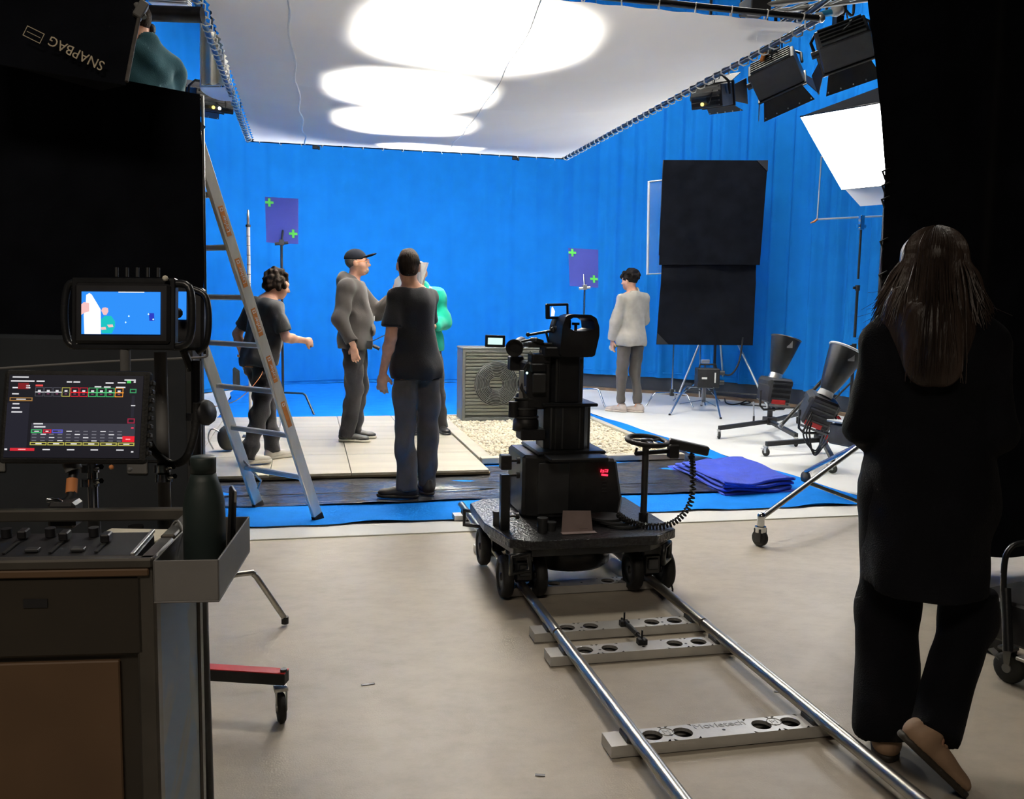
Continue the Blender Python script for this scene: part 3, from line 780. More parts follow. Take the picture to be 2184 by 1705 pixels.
# ---------------------------------------------------------------- chrome stands under the flag
def a_stand():
    d = 12.95
    ap = at(1530, 640, d); root = thing('tripod_stand', 'silver A-legged tripod stand with a dark spreader bar below the black flag', 'light stand', (ground(1540, 880).x, ground(1540, 880).y, 0.008))
    F1 = ground(1440, 862); F2 = ground(1640, 878); F3 = ground(1545, 850)
    for f in (F1, F2, F3): MB().cyl(ap, f + Vector((0, 0, .02)), .016, n=8).build('leg', 'alu', root)
    for t, z in ((.86, 0),): MB().cyl(ap.lerp(F1, t), ap.lerp(F2, t), .010, n=8).build('spreader_bar', 'blackgloss', root)
    MB().cyl(at(1530, 600, d), ap.lerp(F3, .8) * .0 + Vector((ap.x, ap.y, .5)), .02, n=10).build('centre_column', 'darkgrey', root)
    MB().box(ap, (.09, .09, .12)).build('leg_hub', 'darkgrey', root, .01)
    return root
a_stand()
def low_stand(px, py, feet, top_py, label, d=None):
    b = ground(px, py); root = thing('combo_stand', label, 'light stand', (b.x, b.y, .008))
    dd = (b - CAM).dot(FWD)
    tp = at(px, top_py, dd)
    MB().cyl((b.x, b.y, .10), (b.x, b.y, tp.z), .018, n=10).build('stand_pole', 'chrome', root)
    MB().box((b.x, b.y, tp.z + .03), (.12, .04, .05)).build('grip_head', 'alu', root, .006)
    MB().cyl((b.x, b.y, .09), (b.x, b.y, .36), .028, n=10).build('leg_collar', 'grey', root)
    for (fx, fy) in feet:
        f = ground(fx, fy); f.z = .012; c0 = Vector((b.x, b.y, .30)); h = Vector((f.x - b.x, f.y - b.y, 0))
        MB().tube([c0, c0 + h * .55 + Vector((0, 0, .05)), c0 + h * .62 + Vector((0, 0, .02)), f], .012, 8).build('leg', 'chrome', root)
        MB().cyl(Vector((b.x, b.y, .12)), f + Vector((0, 0, .12)) - h * .28, .007, n=6).build('leg_brace', 'chrome', root)
        MB().cyl(f, f + Vector((0, 0, .02)), .016, n=8).build('foot_cap', 'rubber', root)
    return root
low_stand(1500, 872, ((1428, 888), (1537, 896), (1496, 868)), 775, 'short chrome stand with splayed legs in front of the black power unit')
def power_unit():
    c = at(1508, 806, 12.0); root = thing('power_unit', 'black power unit marked with a white numeral hanging on the silver tripod', 'power unit', c)
    MB().box(c, (.30, .2, .26), (0, 0, -.2)).build('housing', 'black', root, .012)
    MB().tube([c + Vector((-.12, 0, .13)), c + Vector((-.11, 0, .18)), c + Vector((.11, -.02, .18)), c + Vector((.12, -.02, .13))], .012, 6).build('carry_handle', 'rubber', root)
    ex = RT; n = -FWD
    text_on('1', 0.20, 'white', root, c + Vector((.055, -.125, .0)) + n * .012, Vector((.98, -.2, 0)), (0, 0, 1))
    MB().box(c + Vector((-.08, -.09, .0)), (.07, .012, .025), (0, 0, -.2)).build('name_strip', 'white', root)
    for z in (.07, -.06): MB().cyl(c + Vector((.14, -.04, z)), c + Vector((.22, -.06, z)), .032, n=10).build('socket', 'darkgrey', root)
    MB().tube(spline([c + Vector((.2, -.04, .05)), c + Vector((.34, -.03, .05)), c + Vector((.46, 0, .22)), c + Vector((.50, 0, .55))], 8), .012, 6).build('power_cable', 'rubber', root)
power_unit()
def foot_rod():
    a = ground(1607, 905); root = thing('prop_rod', 'thin upright silver rod with a black tip near the red-banded lamp', 'rod', (a.x, a.y, .008))
    tp = at(1607, 857, (a - CAM).dot(FWD)); MB().cyl((a.x, a.y, .10), tp, .010, n=8).build('rod_tube', 'alu', root)
    MB().cyl((a.x, a.y, .008), (a.x, a.y, .10), .013, n=8).build('rod_tip', 'black', root)
foot_rod()
cb = MB(); pts = [ground(x, y) + Vector((0, 0, .02)) for x, y in ((1545, 850), (1548, 862), (1562, 866), (1580, 863), (1592, 858), (1600, 862), (1580, 866), (1610, 868), (1650, 872), (1720, 874))]
t = cb.tube(spline(pts, 6), .009, 6).build('floor_cable', 'rubber'); tag(t, 'black cable looping over the white floor behind the lamps', 'cable')

# ---------------------------------------------------------------- marker boards and crosses
def cross_mesh(mb, c, ex, ey, s, w, t=.004):
    n = ex.cross(ey).normalized()
    R = Matrix((ex, ey, n)).transposed()
    mb.box(c, (s, w, t), R); mb.box(c, (w, s, t), R)
def marker_board(label, px, ptop, pL, pR, pB, d, polebase, chrome=False, feet=()):
    TL = at(pL, ptop, d); TR = at(pR, ptop + 4, d); BR = at(pR, pB, d); BL = at(pL + 3, pB - 4, d)
    b = ground(*polebase)
    root = thing('marker_board', label, 'marker board', (b.x, b.y, .008), group='tracking marker boards')
    ex = (TR - TL).normalized(); ey = (TL - BL).normalized(); n = ex.cross(ey).normalized()
    if n.dot(CAM - TL) < 0: n = -n
    mb = MB(); V = [TL, TR, BR, BL]; mb.add(V + [v - n * .008 for v in V], [(0, 1, 2, 3), (7, 6, 5, 4), (0, 4, 5, 1), (1, 5, 6, 2), (2, 6, 7, 3), (3, 7, 4, 0)])
    mb.build('board_panel', 'markerboard', root)
    w = (TR - TL).length; h = (TL - BL).length; s = w * .25
    for (a, bb) in ((.13, .12), (.82, .78)):
        mb = MB(); cross_mesh(mb, TL + ex * w * a - ey * h * bb + n * .004, ex, ey, s, s * .28); mb.build('green_cross', 'green', root)
    mid = at(px, pB + 2, d); m_ = 'chrome' if chrome else 'blackgloss'
    MB().cyl((b.x, b.y, .12), (b.x, b.y, mid.z), .017, n=10).build('stand_pole', m_, root)
    MB().cyl((b.x, b.y, (mid.z) * .52 - .04), (b.x, b.y, mid.z * .52 + .04), .026, n=10).box((b.x - .05, b.y, mid.z * .53), (.06, .02, .03)).build('pole_collar', 'black', root)
    MB().box((b.x, b.y, mid.z + .02), (.06, .05, .07)).cyl((b.x - .08, b.y, mid.z), (b.x + .08, b.y, mid.z + .02), .02, n=8).build('clamp_head', 'black' if not chrome else 'alu', root, .004)
    MB().cyl((b.x, b.y, mid.z), at(px, pB - 30, d) - n * .012, .012, n=8).build('board_arm', m_, root)
    for (fx, fy) in feet:
        f = ground(fx, fy); f.z = .018; c0 = Vector((b.x, b.y, .24)); hh = Vector((f.x - b.x, f.y - b.y, 0))
        MB().tube([c0, c0 + hh * .66 + Vector((0, 0, .02)), c0 + hh * .74, f], .013, 8).build('leg', m_, root)
marker_board('dark blue marker board on a black stand beside the tall ladder', 603, 420, 565, 636, 521, 11.2, (604, 878), False, ((670, 888), (560, 895), (600, 862)))
marker_board('dark blue marker board on a chrome stand behind the camera dolly', 1245, 529, 1212, 1276, 614, 12.3, (1240, 866), True, ((1290, 872), (1195, 872), (1240, 852)))
for (px, py, lab) in ((1023, 541, 'green tape cross higher up on the blue curtain'), (988, 607, 'green tape cross lower down on the blue curtain')):
    c = at(px, py, 15.9); c = Vector((c.x, 15.30, c.z)); mb = MB()
    mb.box(c, (.16, .006, .035)); mb.box(c, (.04, .006, .29)); t = mb.build('tape_cross', 'green'); tag(t, lab, 'tape marker', 'tape crosses on the curtain')
# slim white striped pole standing behind the crew member
b = Vector((-0.54, 8.95, .066)); root = thing('measuring_pole', 'slim white banded pole standing behind the ladder', 'pole', b)
MB().cyl((b.x, b.y, .07), (b.x, b.y, 2.1), .017, n=10).build('pole_tube', 'white', root)
MB().lathe([(0, 2.25), (.008, 2.25), (.013, 2.2), (.014, 2.1), (0, 2.1)], (b.x, b.y, 0), (0, 0, 1), 10).build('pole_tip', 'alu', root)
MB().cyl((b.x, b.y, 2.09), (b.x, b.y, 2.11), .024, n=10).build('pole_collar', 'black', root)
for k in range(7): MB().cyl((b.x, b.y, 2.0 - .09 * k), (b.x, b.y, 2.006 - .09 * k), .0185, n=10).build('pole_band', 'grey', root)
MB().box((b.x, b.y, .075), (.16, .16, .016)).build('pole_base', 'black', root, .003)
# ================================================================== heat pump on the gravel
def heat_pump():
    u0, u1, v0, v1, z0, z1 = 1.72, 2.82, 9.99, 10.36, 0.06, 0.905
    root = thing('heat_pump', 'dark grey outdoor heat pump with a round fan grille on the pebbles', 'heat pump', ((u0 + u1) / 2, (v0 + v1) / 2, z0))
    M['pump'] = mat('anthracite_paint', (0.075, 0.080, 0.076), 0.5, var=0.05, scale=4)
    M['pumpslat'] = mat('grey_green_slat', (0.115, 0.120, 0.105), 0.5, var=0.05, scale=4)
    MB().box2((u0, v0 + .02, z0), (u1, v1, z1 - .02)).build('housing', 'pump', root, .012)
    MB().box2((u0 - .006, v0 - .012, z1 - .025), (u1 + .006, v1 + .006, z1)).build('top_cover', 'pump', root, .008)
    MB().frame((u0, v0 - .012, z0), (1, 0, 0), (0, 0, 1), u1 - u0, z1 - z0 - .025, .035, -.034).build('front_frame', 'pump', root, .004)
    n = 18; p = (z1 - z0 - .12) / n
    me = MB().box((0, 0, 0), (u1 - u0 - .075, .012, p * .74), (0.22, 0, 0)).mesh('slat', .002); me.materials.append(M['pumpslat'])
    for k in range(n):
        share(me, 'slat', root, Vector(((u0 + u1) / 2, v0 + .006, z0 + .06 + p * (k + .5))) - Vector(root.location))
    c = Vector((2.115, v0 - .016, .485)); R = .255
    disc = MB().lathe([(.075, .012), (R, .012), (R, .018), (.075, .018)], c, (0, 1, 0), 48, closed=True).build('fan_opening', 'black', root)
    for k in range(11):
        r = .08 + (R - .08) * k / 10
        MB().torus(c, r, .0045, (0, 1, 0), 44, 5).build('grille_ring', 'pump', root)
    for k in range(8):
        a = k * PI / 4 + .3; d = Vector((math.cos(a), 0, math.sin(a)))
        MB().bar(c + d * .075 + Vector((0, .004, 0)), c + d * R + Vector((0, .004, 0)), .008, .005, (0, 1, 0)).build('grille_spoke', 'pump', root)
    for u in (u0 + .2, u1 - .2): MB().box((u, (v0 + v1) / 2, .05), (.1, v1 - v0, .03)).build('foot_rail', 'black', root, .004)
heat_pump()

# ================================================================== folded blue blanket
def blanket():
    M['blanket'] = mat('royal_blue_wool', (0.020, 0.055, 0.50), 0.9, var=0.12, scale=16, bump=0.35, bscale=140, spec=0.1, sheen=0.25)
    P0 = ground(1425, 1000); P1 = ground(1548, 1062); P2 = ground(1690, 1052); P3 = ground(1560, 992)
    root = thing('folded_blanket', 'folded royal blue blanket lying on the floor cloth', 'blanket', ((P0 + P1 + P2 + P3) / 4) * 1 + Vector((0, 0, .02)))
    ph = rng.uniform(0, 6, 8)
    lay = [(0.018, 0, 0, 1), (0.045, .03, .02, .96), (0.075, .00, .05, .92), (0.105, .07, .03, .85)]
    for i, (z, sh, sv, sc) in enumerate(lay):
        q = [P0.lerp(P3, sv * .6), P1.lerp(P2, 0.0) if i else P1, P2, P3.lerp(P0, .02)]
        cen = (P0 + P1 + P2 + P3) / 4
        q = [P1 * 0 + P1.lerp(P0, (1 - .0) * (1 - .10 * i)), P1, P2, P2.lerp(P3, 1 - .06 * i)]
        def f(a, b, i=i, z=z, q=q):
            p = q[0].lerp(q[3], a).lerp(q[1].lerp(q[2], a), b)
            w = .008 * math.sin(a * 7 + i + ph[0]) + .006 * math.sin(b * 9 + a * 4 + ph[i])
            e = min(a, 1 - a, b, 1 - b); dz = -.012 * math.exp(-(e / .03) ** 2)
            s = Vector((.02 * math.sin(a * 9 + i * 2), .02 * math.sin(a * 6 + i), 0)) * (1 if b < .02 or b > .98 else 0)
            lift = .02 * math.exp(-((a - .35 - .1 * b) / .12) ** 2) * (1 if i == 3 else .2) * (1 - b)
            return p + s + Vector((0, 0, .02 + z + (w if i else w * .3) + dz + lift))
        mb = MB(); mb.grid(f, 36, 30)
        # thickness: rolled border under the sheet
        n1 = [f(t / 36, 1) for t in range(37)] + [f(1, 1 - t / 30) for t in range(1, 31)] + [f(1 - t / 36, 0) for t in range(1, 37)] + [f(0, t / 30) for t in range(1, 30)]
        mb.tube([p - Vector((0, 0, .010)) for p in n1], .013, 8, closed=True)
        mb.build('blanket_fold', 'blanket', root)
blanket()

# ================================================================== aluminium ladder
def ladder():
    A = Vector((.065, 5.74, .018)); B = Vector((-.324, 6.15, .018)); w = (A - B).normalized(); pd = Vector((w.y, -w.x, 0))
    zt = 2.28; k = .385
    root = thing('step_ladder', 'tall aluminium ladder with orange stickers standing at the edge of the set', 'ladder', (A + B) / 2)
    M['ladder'] = mat('ladder_aluminium', (0.66, 0.64, 0.56), 0.42, 0.55, var=.08, scale=5, stretch=(4, 4, .6), bump=.03)
    def pt(base, z, kk=k): return Vector((base.x, base.y, z)) + pd * (kk * z)
    for base in (A, B):
        MB().bar(pt(base, .03), pt(base, zt), .028, .072, pd).build('stile', 'ladder', root, .004)
        MB().bar(pt(base, -.0), pt(base, .05), .032, .078, pd).build('foot_cap', 'rubber', root, .004)
    zs = [.30 + .28 * i for i in range(7)]
    for z in zs:
        MB().bar(pt(A, z), pt(B, z), .032, .030, pd).build('rung', 'alu', root, .006)
        q = pt(A, z) + w * .0142
        MB().prism([(-.014, .016), (.014, .016), (0.004, -.018), (-.006, -.018)], q - w * .001, pd, (0, 0, 1), .0016).build('rung_socket', 'black', root)
    # rear supporting legs, hinged at the top
    for base in (A, B):
        top = pt(base, zt - .02); ft = top + pd * (.385 * zt * .95); ft.z = .02
        MB().bar(top, ft, .026, .055, pd).build('rear_leg', 'ladder', root, .004)
    for i in range(6):
        t = .25 + i * .13
        a = pt(A, zt - .02).lerp(Vector((*(pt(A, zt - .02) + pd * (.366 * zt)).to_2d(), .02)), t); b = pt(B, zt - .02).lerp(Vector((*(pt(B, zt - .02) + pd * (.366 * zt)).to_2d(), .02)), t)
        MB().bar(a, b, .026, .026, pd).build('rear_rung', 'alu', root, .004)
    MB().bar(pt(A, zt + .01), pt(B, zt + .01), .12, .03, (0, 0, 1)).build('top_cap', 'alu', root, .006)
    # diagonal brace at the foot
    MB().tube([pt(B, .36), pt(B, .22) + w * .12, pt(B, .16) + w * .06], .008, 6).build('brace', 'steel', root)
    MB().bar(pt(A, .30) - w * .06, pt(A, .16), .020, .006, pd).build('brace', 'alu', root)
    # orange strap towards one side
    s0 = pt(B, 1.12); MB().bar(s0 + pd * .02, s0 + pd * .25 - Vector((0, 0, .05)) - w * .12, .04, .006, (0, 0, 1)).build('strap', 'tape', root)
    # stickers with lettering on the outer face of the front stile
    sd = (pt(A, 1) - pt(A, 0)).normalized()
    for i in range(len(zs) - 1):
        zc = (zs[i] + zs[i + 1]) / 2
        if zc < .5 or zc > 2.2: continue
        c = pt(A, zc) + w * .0146
        L = .17
        st = MB().bar(c - sd * L / 2, c + sd * L / 2, .032, .0012, w).build('sticker', 'orange', root)
        if zc > .8: text_on('Layher', .036, 'white', st, c + w * .0012 - sd * .015, sd, w.cross(sd), 'sticker_print', .0004)
        MB().frame(c + w * .001 + sd * .055 - w.cross(sd) * .010, sd, w.cross(sd), .02, .02, .004, .0006).build('sticker_emblem', 'white', st)
ladder()

# ================================================================== dolly track
RU0, RU1 = 1.0, 1.65
M['rail'] = mat('rail_steel', (0.40, 0.385, 0.35), 0.30, .9, var=.12, scale=5, stretch=(6, .6, 6), bump=.03)
M['tie'] = mat('sleeper_aluminium', (0.56, 0.55, 0.53), .45, .55, var=.08, scale=9, bump=.04)
M['engrave'] = mat('faint_grey_print', (0.40, 0.40, 0.39), .5, .4)
def tie_mesh():
    """hollow flat sleeper with four round openings"""
    L, W, H = .80, .095, .042; holes = (-.245, -.140, .140, .245); R = .033; n = 20
    mb = MB()
    xs = [-L / 2]; segs = []
    for h in holes: segs.append((h - W / 2 + .001, h + W / 2 - .001, h))
    # merge into panels
    cur = -L / 2
    for (a, b, h) in segs:
        if a > cur: mb.add([(cur, -W / 2, H), (a, -W / 2, H), (a, W / 2, H), (cur, W / 2, H)], [(0, 1, 2, 3)])
        ring = [(h + R * math.cos(2 * PI * k / n), R * math.sin(2 * PI * k / n), H) for k in range(n)]
        sq = []
        for k in range(n):
            c, s = math.cos(2 * PI * k / n), math.sin(2 * PI * k / n); m_ = max(abs(c), abs(s)); sq.append((h + (b - a) / 2 * c / m_, W / 2 * s / m_, H))
        low = [(x, y, H - .012) for (x, y, z) in ring]
        mb.add(ring + sq + low, [(k, (k + 1) % n, n + (k + 1) % n, n + k) for k in range(n)] + [(k, 2 * n + k, 2 * n + (k + 1) % n, (k + 1) % n) for k in range(n)])
        cur = b
    mb.add([(cur, -W / 2, H), (L / 2, -W / 2, H), (L / 2, W / 2, H), (cur, W / 2, H)], [(0, 1, 2, 3)])
    for y in (-W / 2, W / 2): mb.add([(-L / 2, y, 0.004), (L / 2, y, 0.004), (L / 2, y, H), (-L / 2, y, H)], [(0, 1, 2, 3)])
    for x in (-L / 2, L / 2): mb.add([(x, -W / 2, 0.004), (x, W / 2, 0.004), (x, W / 2, H), (x, -W / 2, H)], [(0, 1, 2, 3)])
    mb.box((0, 0, .006), (L - .004, W - .004, .004), None, 1)
    for x in (-.185, 0, .185): mb.lathe([(0, H + .0006), (.006, H + .0006)], (x, -.01, 0), (0, 0, 1), 8, 1)
    me = mb.mesh('sleeper'); me.materials.append(M['tie']); me.materials.append(M['black']); return me
TIE = tie_mesh()
def track(label, v0, v1, ties, name='track_section'):
    root = thing(name, label, 'dolly track', ((RU0 + RU1) / 2, (v0 + v1) / 2, 0), group='dolly track sections')
    O = Vector(root.location)
    for u in (RU0, RU1):
        MB().cyl((u, v0, .066), (u, v1, .066), .0225, n=18).build('rail', 'rail', root)
    for v in ties:
        s = share(TIE, 'sleeper', root, Vector(((RU0 + RU1) / 2 - .005, v, 0)) - O)
        for u in (RU0, RU1): MB().box((u, v, .045), (.05, .08, .03)).build('rail_saddle', 'darkgrey', s, .004)
    return root
near = track('steel dolly track section running past the woman towards the viewer', 0.9, 3.40, [1.55, 2.56, 3.28])
far = track('steel dolly track section under the camera dolly', 3.415, 5.78, [3.53, 4.12, 4.85, 5.62])
# engraving on the nearest full sleeper
sl = [c for c in near.children if c.name.startswith('sleeper')][1]
text_on('Movietech', .044, 'engrave', sl, ((RU0 + RU1) / 2 - .005, 2.585, .0428), (1, 0, 0), (0, 1, 0), 'engraved_name', .0003)
for u in (1.128, 1.512): 
    text_on('M', .036, 'engrave', sl, (u, 2.572, .0428), (1, 0, 0), (0, 1, 0), 'engraved_emblem', .0003)
    MB().torus((u, 2.572, .0428), .024, .0014, (0, 0, 1), 20, 4).build('engraved_ring', 'engrave', sl)
# turnbuckle joining the two sections
tb = thing('track_clamp', 'small black turnbuckle joining the two sleepers between the rails', 'clamp', (1.33, 3.405, .043))
MB().cyl((1.325, 3.27, .062), (1.325, 3.54, .062), .006, n=8).build('threaded_rod', 'black', tb)
for v in (3.30, 3.51): MB().box((1.325, v, .052), (.04, .03, .026)).cyl((1.325, v, .05), (1.325, v, .10), .005, n=6).build('hook_end', 'black', tb, .003)
MB().cyl((1.325, 3.35, .062), (1.325, 3.46, .062), .011, n=8).build('turning_sleeve', 'darkgrey', tb)
# scraps on the floor
for (px, py, l, w, c, lab) in ((785, 1461, .05, .012, 'black', 'short dark tape scrap on the bare floor beside the track'), (1672, 1478, .07, .012, 'grey', 'grey tape strip on the floor between track and woman'), (1152, 1655, .03, .012, 'black', 'tiny brown chip on the floor near the camera')):
    g = ground(px, py); t = MB().box((g.x, g.y, .0015), (l, w, .002), (0, 0, random.uniform(-.6, .6))).build('tape_scrap', c); tag(t, lab, 'scrap', 'scraps on the floor')

# ================================================================== camera dolly
def wheel(mb_m, c, ax, R, w, root, spokes=True):
    c = Vector(c); ax = Vector(ax).normalized()
    t = MB().lathe([(R * .62, -w / 2), (R * .90, -w / 2), (R, -w * .28), (R, w * .28), (R * .90, w / 2), (R * .62, w / 2)], c, ax, 28, closed=True).build('wheel', 'rubber', root)
    MB().lathe([(0, -w * .3), (R * .3, -w * .34), (R * .62, -w * .40), (R * .62, w * .40), (R * .3, w * .34), (0, w * .3)], c, ax, 24).build('hub', 'darkgrey', t)
    MB().lathe([(0, -w * .52), (R * .16, -w * .50), (R * .2, -w * .3), (R * .2, w * .3), (R * .16, w * .50), (0, w * .52)], c, ax, 12).build('axle_cap', 'blackgloss', t)
    return t
def dolly():
    root = thing('camera_dolly', 'black camera dolly with a square column standing on the track', 'camera dolly', (1.30, 4.3, .088))
    B = lambda mb, n, m='blackgloss', bev=.004, **k: mb.build(n, m, root, bev, **k)
    M['checker'] = mat('checker_plate', (0.035, 0.036, 0.040), .3, .5, var=.25, scale=55, bump=.5, bscale=70, spec=.6)
    # deck with clipped corners
    poly = [(.90, 3.90), (.98, 3.84), (1.60, 3.84), (1.74, 3.95), (1.74, 4.66), (1.66, 4.74), (.94, 4.74), (.85, 4.64), (.84, 4.20)]
    B(MB().prism(poly, (0, 0, .295), (1, 0, 0), (0, 1, 0), .045), 'deck', 'checker', .004)
    B(MB().prism([(1.30 + (x - 1.30) * .93, 4.29 + (y - 4.29) * .93) for x, y in poly], (0, 0, .255), (1, 0, 0), (0, 1, 0), .042), 'deck_frame', 'blackgloss', .004)
    B(MB().lathe([(0, .10), (.19, .10), (.215, .12), (.22, .255), (0, .255)], (1.30, 4.30, 0), (0, 0, 1), 36), 'drive_drum', 'blackgloss', 0)
    # wheel pairs straddling the rails
    for (v, z) in ((4.06, 0), (4.60, 0)):
        for u in (RU0, RU1):
            for du in (-.082, .082): wheel(None, (u + du, v, .112), (1, 0, 0), .102, .052, root)
            B(MB().box((u, v, .15), (.085, .12, .10)).box((u, v, .22), (.10, .10, .09)), 'wheel_fork', 'blackgloss', .008)
            B(MB().box((u, v - .065, .155), (.055, .012, .055)), 'fork_plate', 'darkgrey', .004)
            B(MB().cyl((u - .03, v, .125), (u + .03, v, .125), .045, n=18), 'track_roller', 'rubber', 0)
            B(MB().cyl((u, v, .2), (u, v, .26), .05, n=16), 'steering_pivot', 'blackgloss', 0)
    # corner grab handles
    for (x, y, a) in ((.94, 3.87, .35), (1.68, 3.93, .9), (.88, 4.70, -.6), (1.70, 4.72, .6)):
        ex = Vector((math.cos(a), math.sin(a), 0)); c = Vector((x, y, .235)) + Vector((0, -.02 if y < 4.2 else .02, 0))
        pts = [c - ex * .050 + Vector((0, 0, .040)), c - ex * .050 + Vector((0, 0, -.04)), c + ex * .050 + Vector((0, 0, -.04)), c + ex * .050 + Vector((0, 0, .040))]
        B(MB().tube(pts, .013, 8, closed=True), 'grab_handle', 'blackgloss', 0)
    # column: foot housing, two telescoping stages
    cu, cv = 1.295, 4.42
    B(MB().prism([(-.245, -.14), (-.10, -.20), (.08, -.20), (.08, .2), (-.245, .2)], (cu, cv, .34), (1, 0, 0), (0, 1, 0), .32), 'column_housing', 'blackgloss', .014)
    B(MB().prism([(0, 0), (.20, 0), (.215, .10), (.18, .30), (0, .315)], (cu + .05, cv - .20, .34), (1, 0, 0), (0, 0, 1), -.34), 'control_housing', 'black', .014)
    B(MB().box((cu - .10, cv - .205, .50), (.16, .012, .26)), 'cover_plate', 'darkgrey', .004)
    B(MB().box((cu, cv - .195, .66), (.30, .25, .02)).box((cu - .0, cv, .672), (.36, .36, .018)), 'collar_plate', 'blackgloss', .006)
    s1 = [(-.125, -.075), (-.075, -.125), (.075, -.125), (.125, -.075), (.125, .075), (.075, .125), (-.075, .125), (-.125, .075)]
    B(MB().prism(s1, (cu, cv, .68), (1, 0, 0), (0, 1, 0), .225), 'column_stage', 'blackgloss', .004)
    for x in (-.10, -.04, .05, .10): B(MB().box((cu + x, cv - .128, .79), (.010, .008, .21)), 'guide_strip', 'darkgrey', .001)
    B(MB().box((cu, cv, .91), (.285, .285, .016)), 'stage_flange', 'blackgloss', .004)
    B(MB().prism([(x * .70, y * .70) for x, y in s1], (cu, cv, .918), (1, 0, 0), (0, 1, 0), .235), 'column_stage', 'blackgloss', .003)
    for x in (-.065, .065): B(MB().box((cu + x, cv - .088, 1.03), (.012, .008, .22)), 'guide_strip', 'darkgrey', .001)
    B(MB().box((cu, cv, 1.16), (.20, .20, .02)).cyl((cu, cv, 1.165), (cu, cv, 1.20), .075, n=20), 'head_mount', 'blackgloss', .003)
    # red figures on the control housing
    M['led'] = glow('red_led', (1.0, 0.02, 0.05), 3.0)
    fy = cv - .2075
    q = Vector((cu + .165, fy, .572))
    for (x, z, w_, h) in ((-.02, .012, .004, .016), (-.010, .014, .012, .004), (-.010, .005, .012, .004), (-.006, .010, .004, .012), (.008, .016, .016, .004), (.008, .006, .016, .004), (.015, .011, .004, .014), (.0, -.010, .034, .009)):
        B(MB().box(q + Vector((x, 0, z)), (w_, .003, h), (0, 0.12, 0)), 'led_figure', 'led', 0)
    for k in range(4): B(MB().box((cu + .165, fy, .53 - .018 * k), (.022, .004, .006)), 'push_button', 'darkgrey', 0)
    # short upright post with knobs, front corner of the deck
    px, py = .915, 4.08
    B(MB().box((px, py, .47), (.045, .045, .27)).box((px, py, .665), (.052, .052, .07)), 'push_post', 'blackgloss', .004)
    for z in (.67, .60, .40): B(MB().cyl((px + .02, py, z), (px + .06, py, z), .006, n=8).cyl((px + .055, py, z), (px + .07, py, z), .016, n=10), 'post_knob', 'black', 0)
    for (x, y) in ((.90, 4.16), (1.08, 3.99), (1.13, 4.02)): B(MB().cyl((x, y, .34), (x, y, .40 if x < 1.1 else .37), .024, n=14).cyl((x, y, .40 if x < 1.1 else .37), (x, y, .41 if x < 1.1 else .38), .027, n=14), 'deck_socket', 'darkgrey', 0)
    # steering column with wheel
    sx, sy = 1.615, 4.06
    B(MB().cyl((sx, sy, .34), (sx, sy, .40), .024, n=14), 'steering_foot', 'blackgloss', 0)
    B(MB().cyl((sx, sy, .36), (sx, sy, .735), .0165, n=14), 'steering_column', 'darkgrey', 0)
    wc = Vector((sx + .005, sy, .758)); sw = B(MB().torus(wc, .098, .0125, (.05, -.10, 1), 40, 8), 'steering_wheel', 'rubber', 0)
    for k in range(3):
        a = .4 + k * 2 * PI / 3; MB().bar(wc, wc + Vector((math.cos(a) * .095, math.sin(a) * .095, 0)), .022, .008).build('wheel_spoke', 'blackgloss', sw, .002)
    MB().lathe([(0, .012), (.03, .010), (.032, -.02), (.018, -.04), (0, -.04)], wc, (0, 0, 1), 16).build('wheel_boss', 'blackgloss', sw)
    B(MB().bar((sx - .055, sy, .695), (sx + .14, sy, .705), .018, .020).bar((sx - .055, sy, .69), (sx - .045, sy, .725), .008, .012), 'control_arm', 'blackgloss', .003)
    hb = Vector((sx + .19, sy - .01, .725))
    B(MB().box(hb + Vector((.03, 0, 0)), (.20, .055, .045), (0, .20, -.25)).box(hb + Vector((-.05, 0, -.02)), (.05, .05, .07)), 'hand_control', 'black', .006)
    # coiled cable
    base = spline([hb + Vector((.045, -.0, -.03)), hb + Vector((.05, -.02, -.12)), hb + Vector((.03, -.05, -.27)), (sx + .12, sy - .10, .37), (sx + .0, sy - .09, .352), (sx - .10, sy - .06, .375), (sx - .14, sy - .02, .40)], 40)
    coil = []
    prev = Vector((0, 1, 0))
    for i, p_ in enumerate(base):
        t = (base[min(i + 1, len(base) - 1)] - base[max(i - 1, 0)]).normalized(); x = (prev - t * prev.dot(t)).normalized(); y = t.cross(x); prev = x
        a = i * 1.15; coil.append(p_ + (x * math.cos(a) + y * math.sin(a)) * (.013 if i > 6 else .004))
    B(MB().tube(coil, .0052, 5), 'coiled_cable', 'rubber', 0)
    B(MB().tube(spline([(sx - .14, sy - .02, .40), (cu + .27, cv - .16, .44), (cu + .22, cv - .14, .47)], 8), .006, 6), 'lead_in_cable', 'rubber', 0)
    # paper card standing on the deck, round weights
    M['oldcard'] = mat('pinkish_card', (0.25, 0.19, 0.18), .8, var=.1)
    c = Vector((1.165, 3.96, .342))
    cd = B(MB().prism([(0, 0), (.155, 0), (.15, .095), (.012, .10)], c, (1, 0, 0), (0, .25, 1), .003), 'folded_card', 'oldcard', 0)
    MB().box(c + Vector((.11, .004, .02)), (.04, .004, .014), (-.25, 0, 0)).build('card_print', 'black', cd)
    MB().box(c + Vector((.08, -.02, .0015)), (.17, .04, .002)).build('card_foot', 'oldcard', cd)
    for k in range(3): B(MB().cyl((1.50 - .03 * k, 4.05 + .03 * k, .342 + .012 * k), (1.50 - .03 * k, 4.05 + .03 * k, .353 + .012 * k), .085, n=26), 'weight_plate', 'darkgrey', 0)
    # small strap hanging at the outer wheel
    B(MB().tube([(1.74, 4.0, .08), (1.745, 3.97, .03), (1.74, 3.96, .012)], .005, 5), 'loose_strap', 'rubber', 0)
dolly()

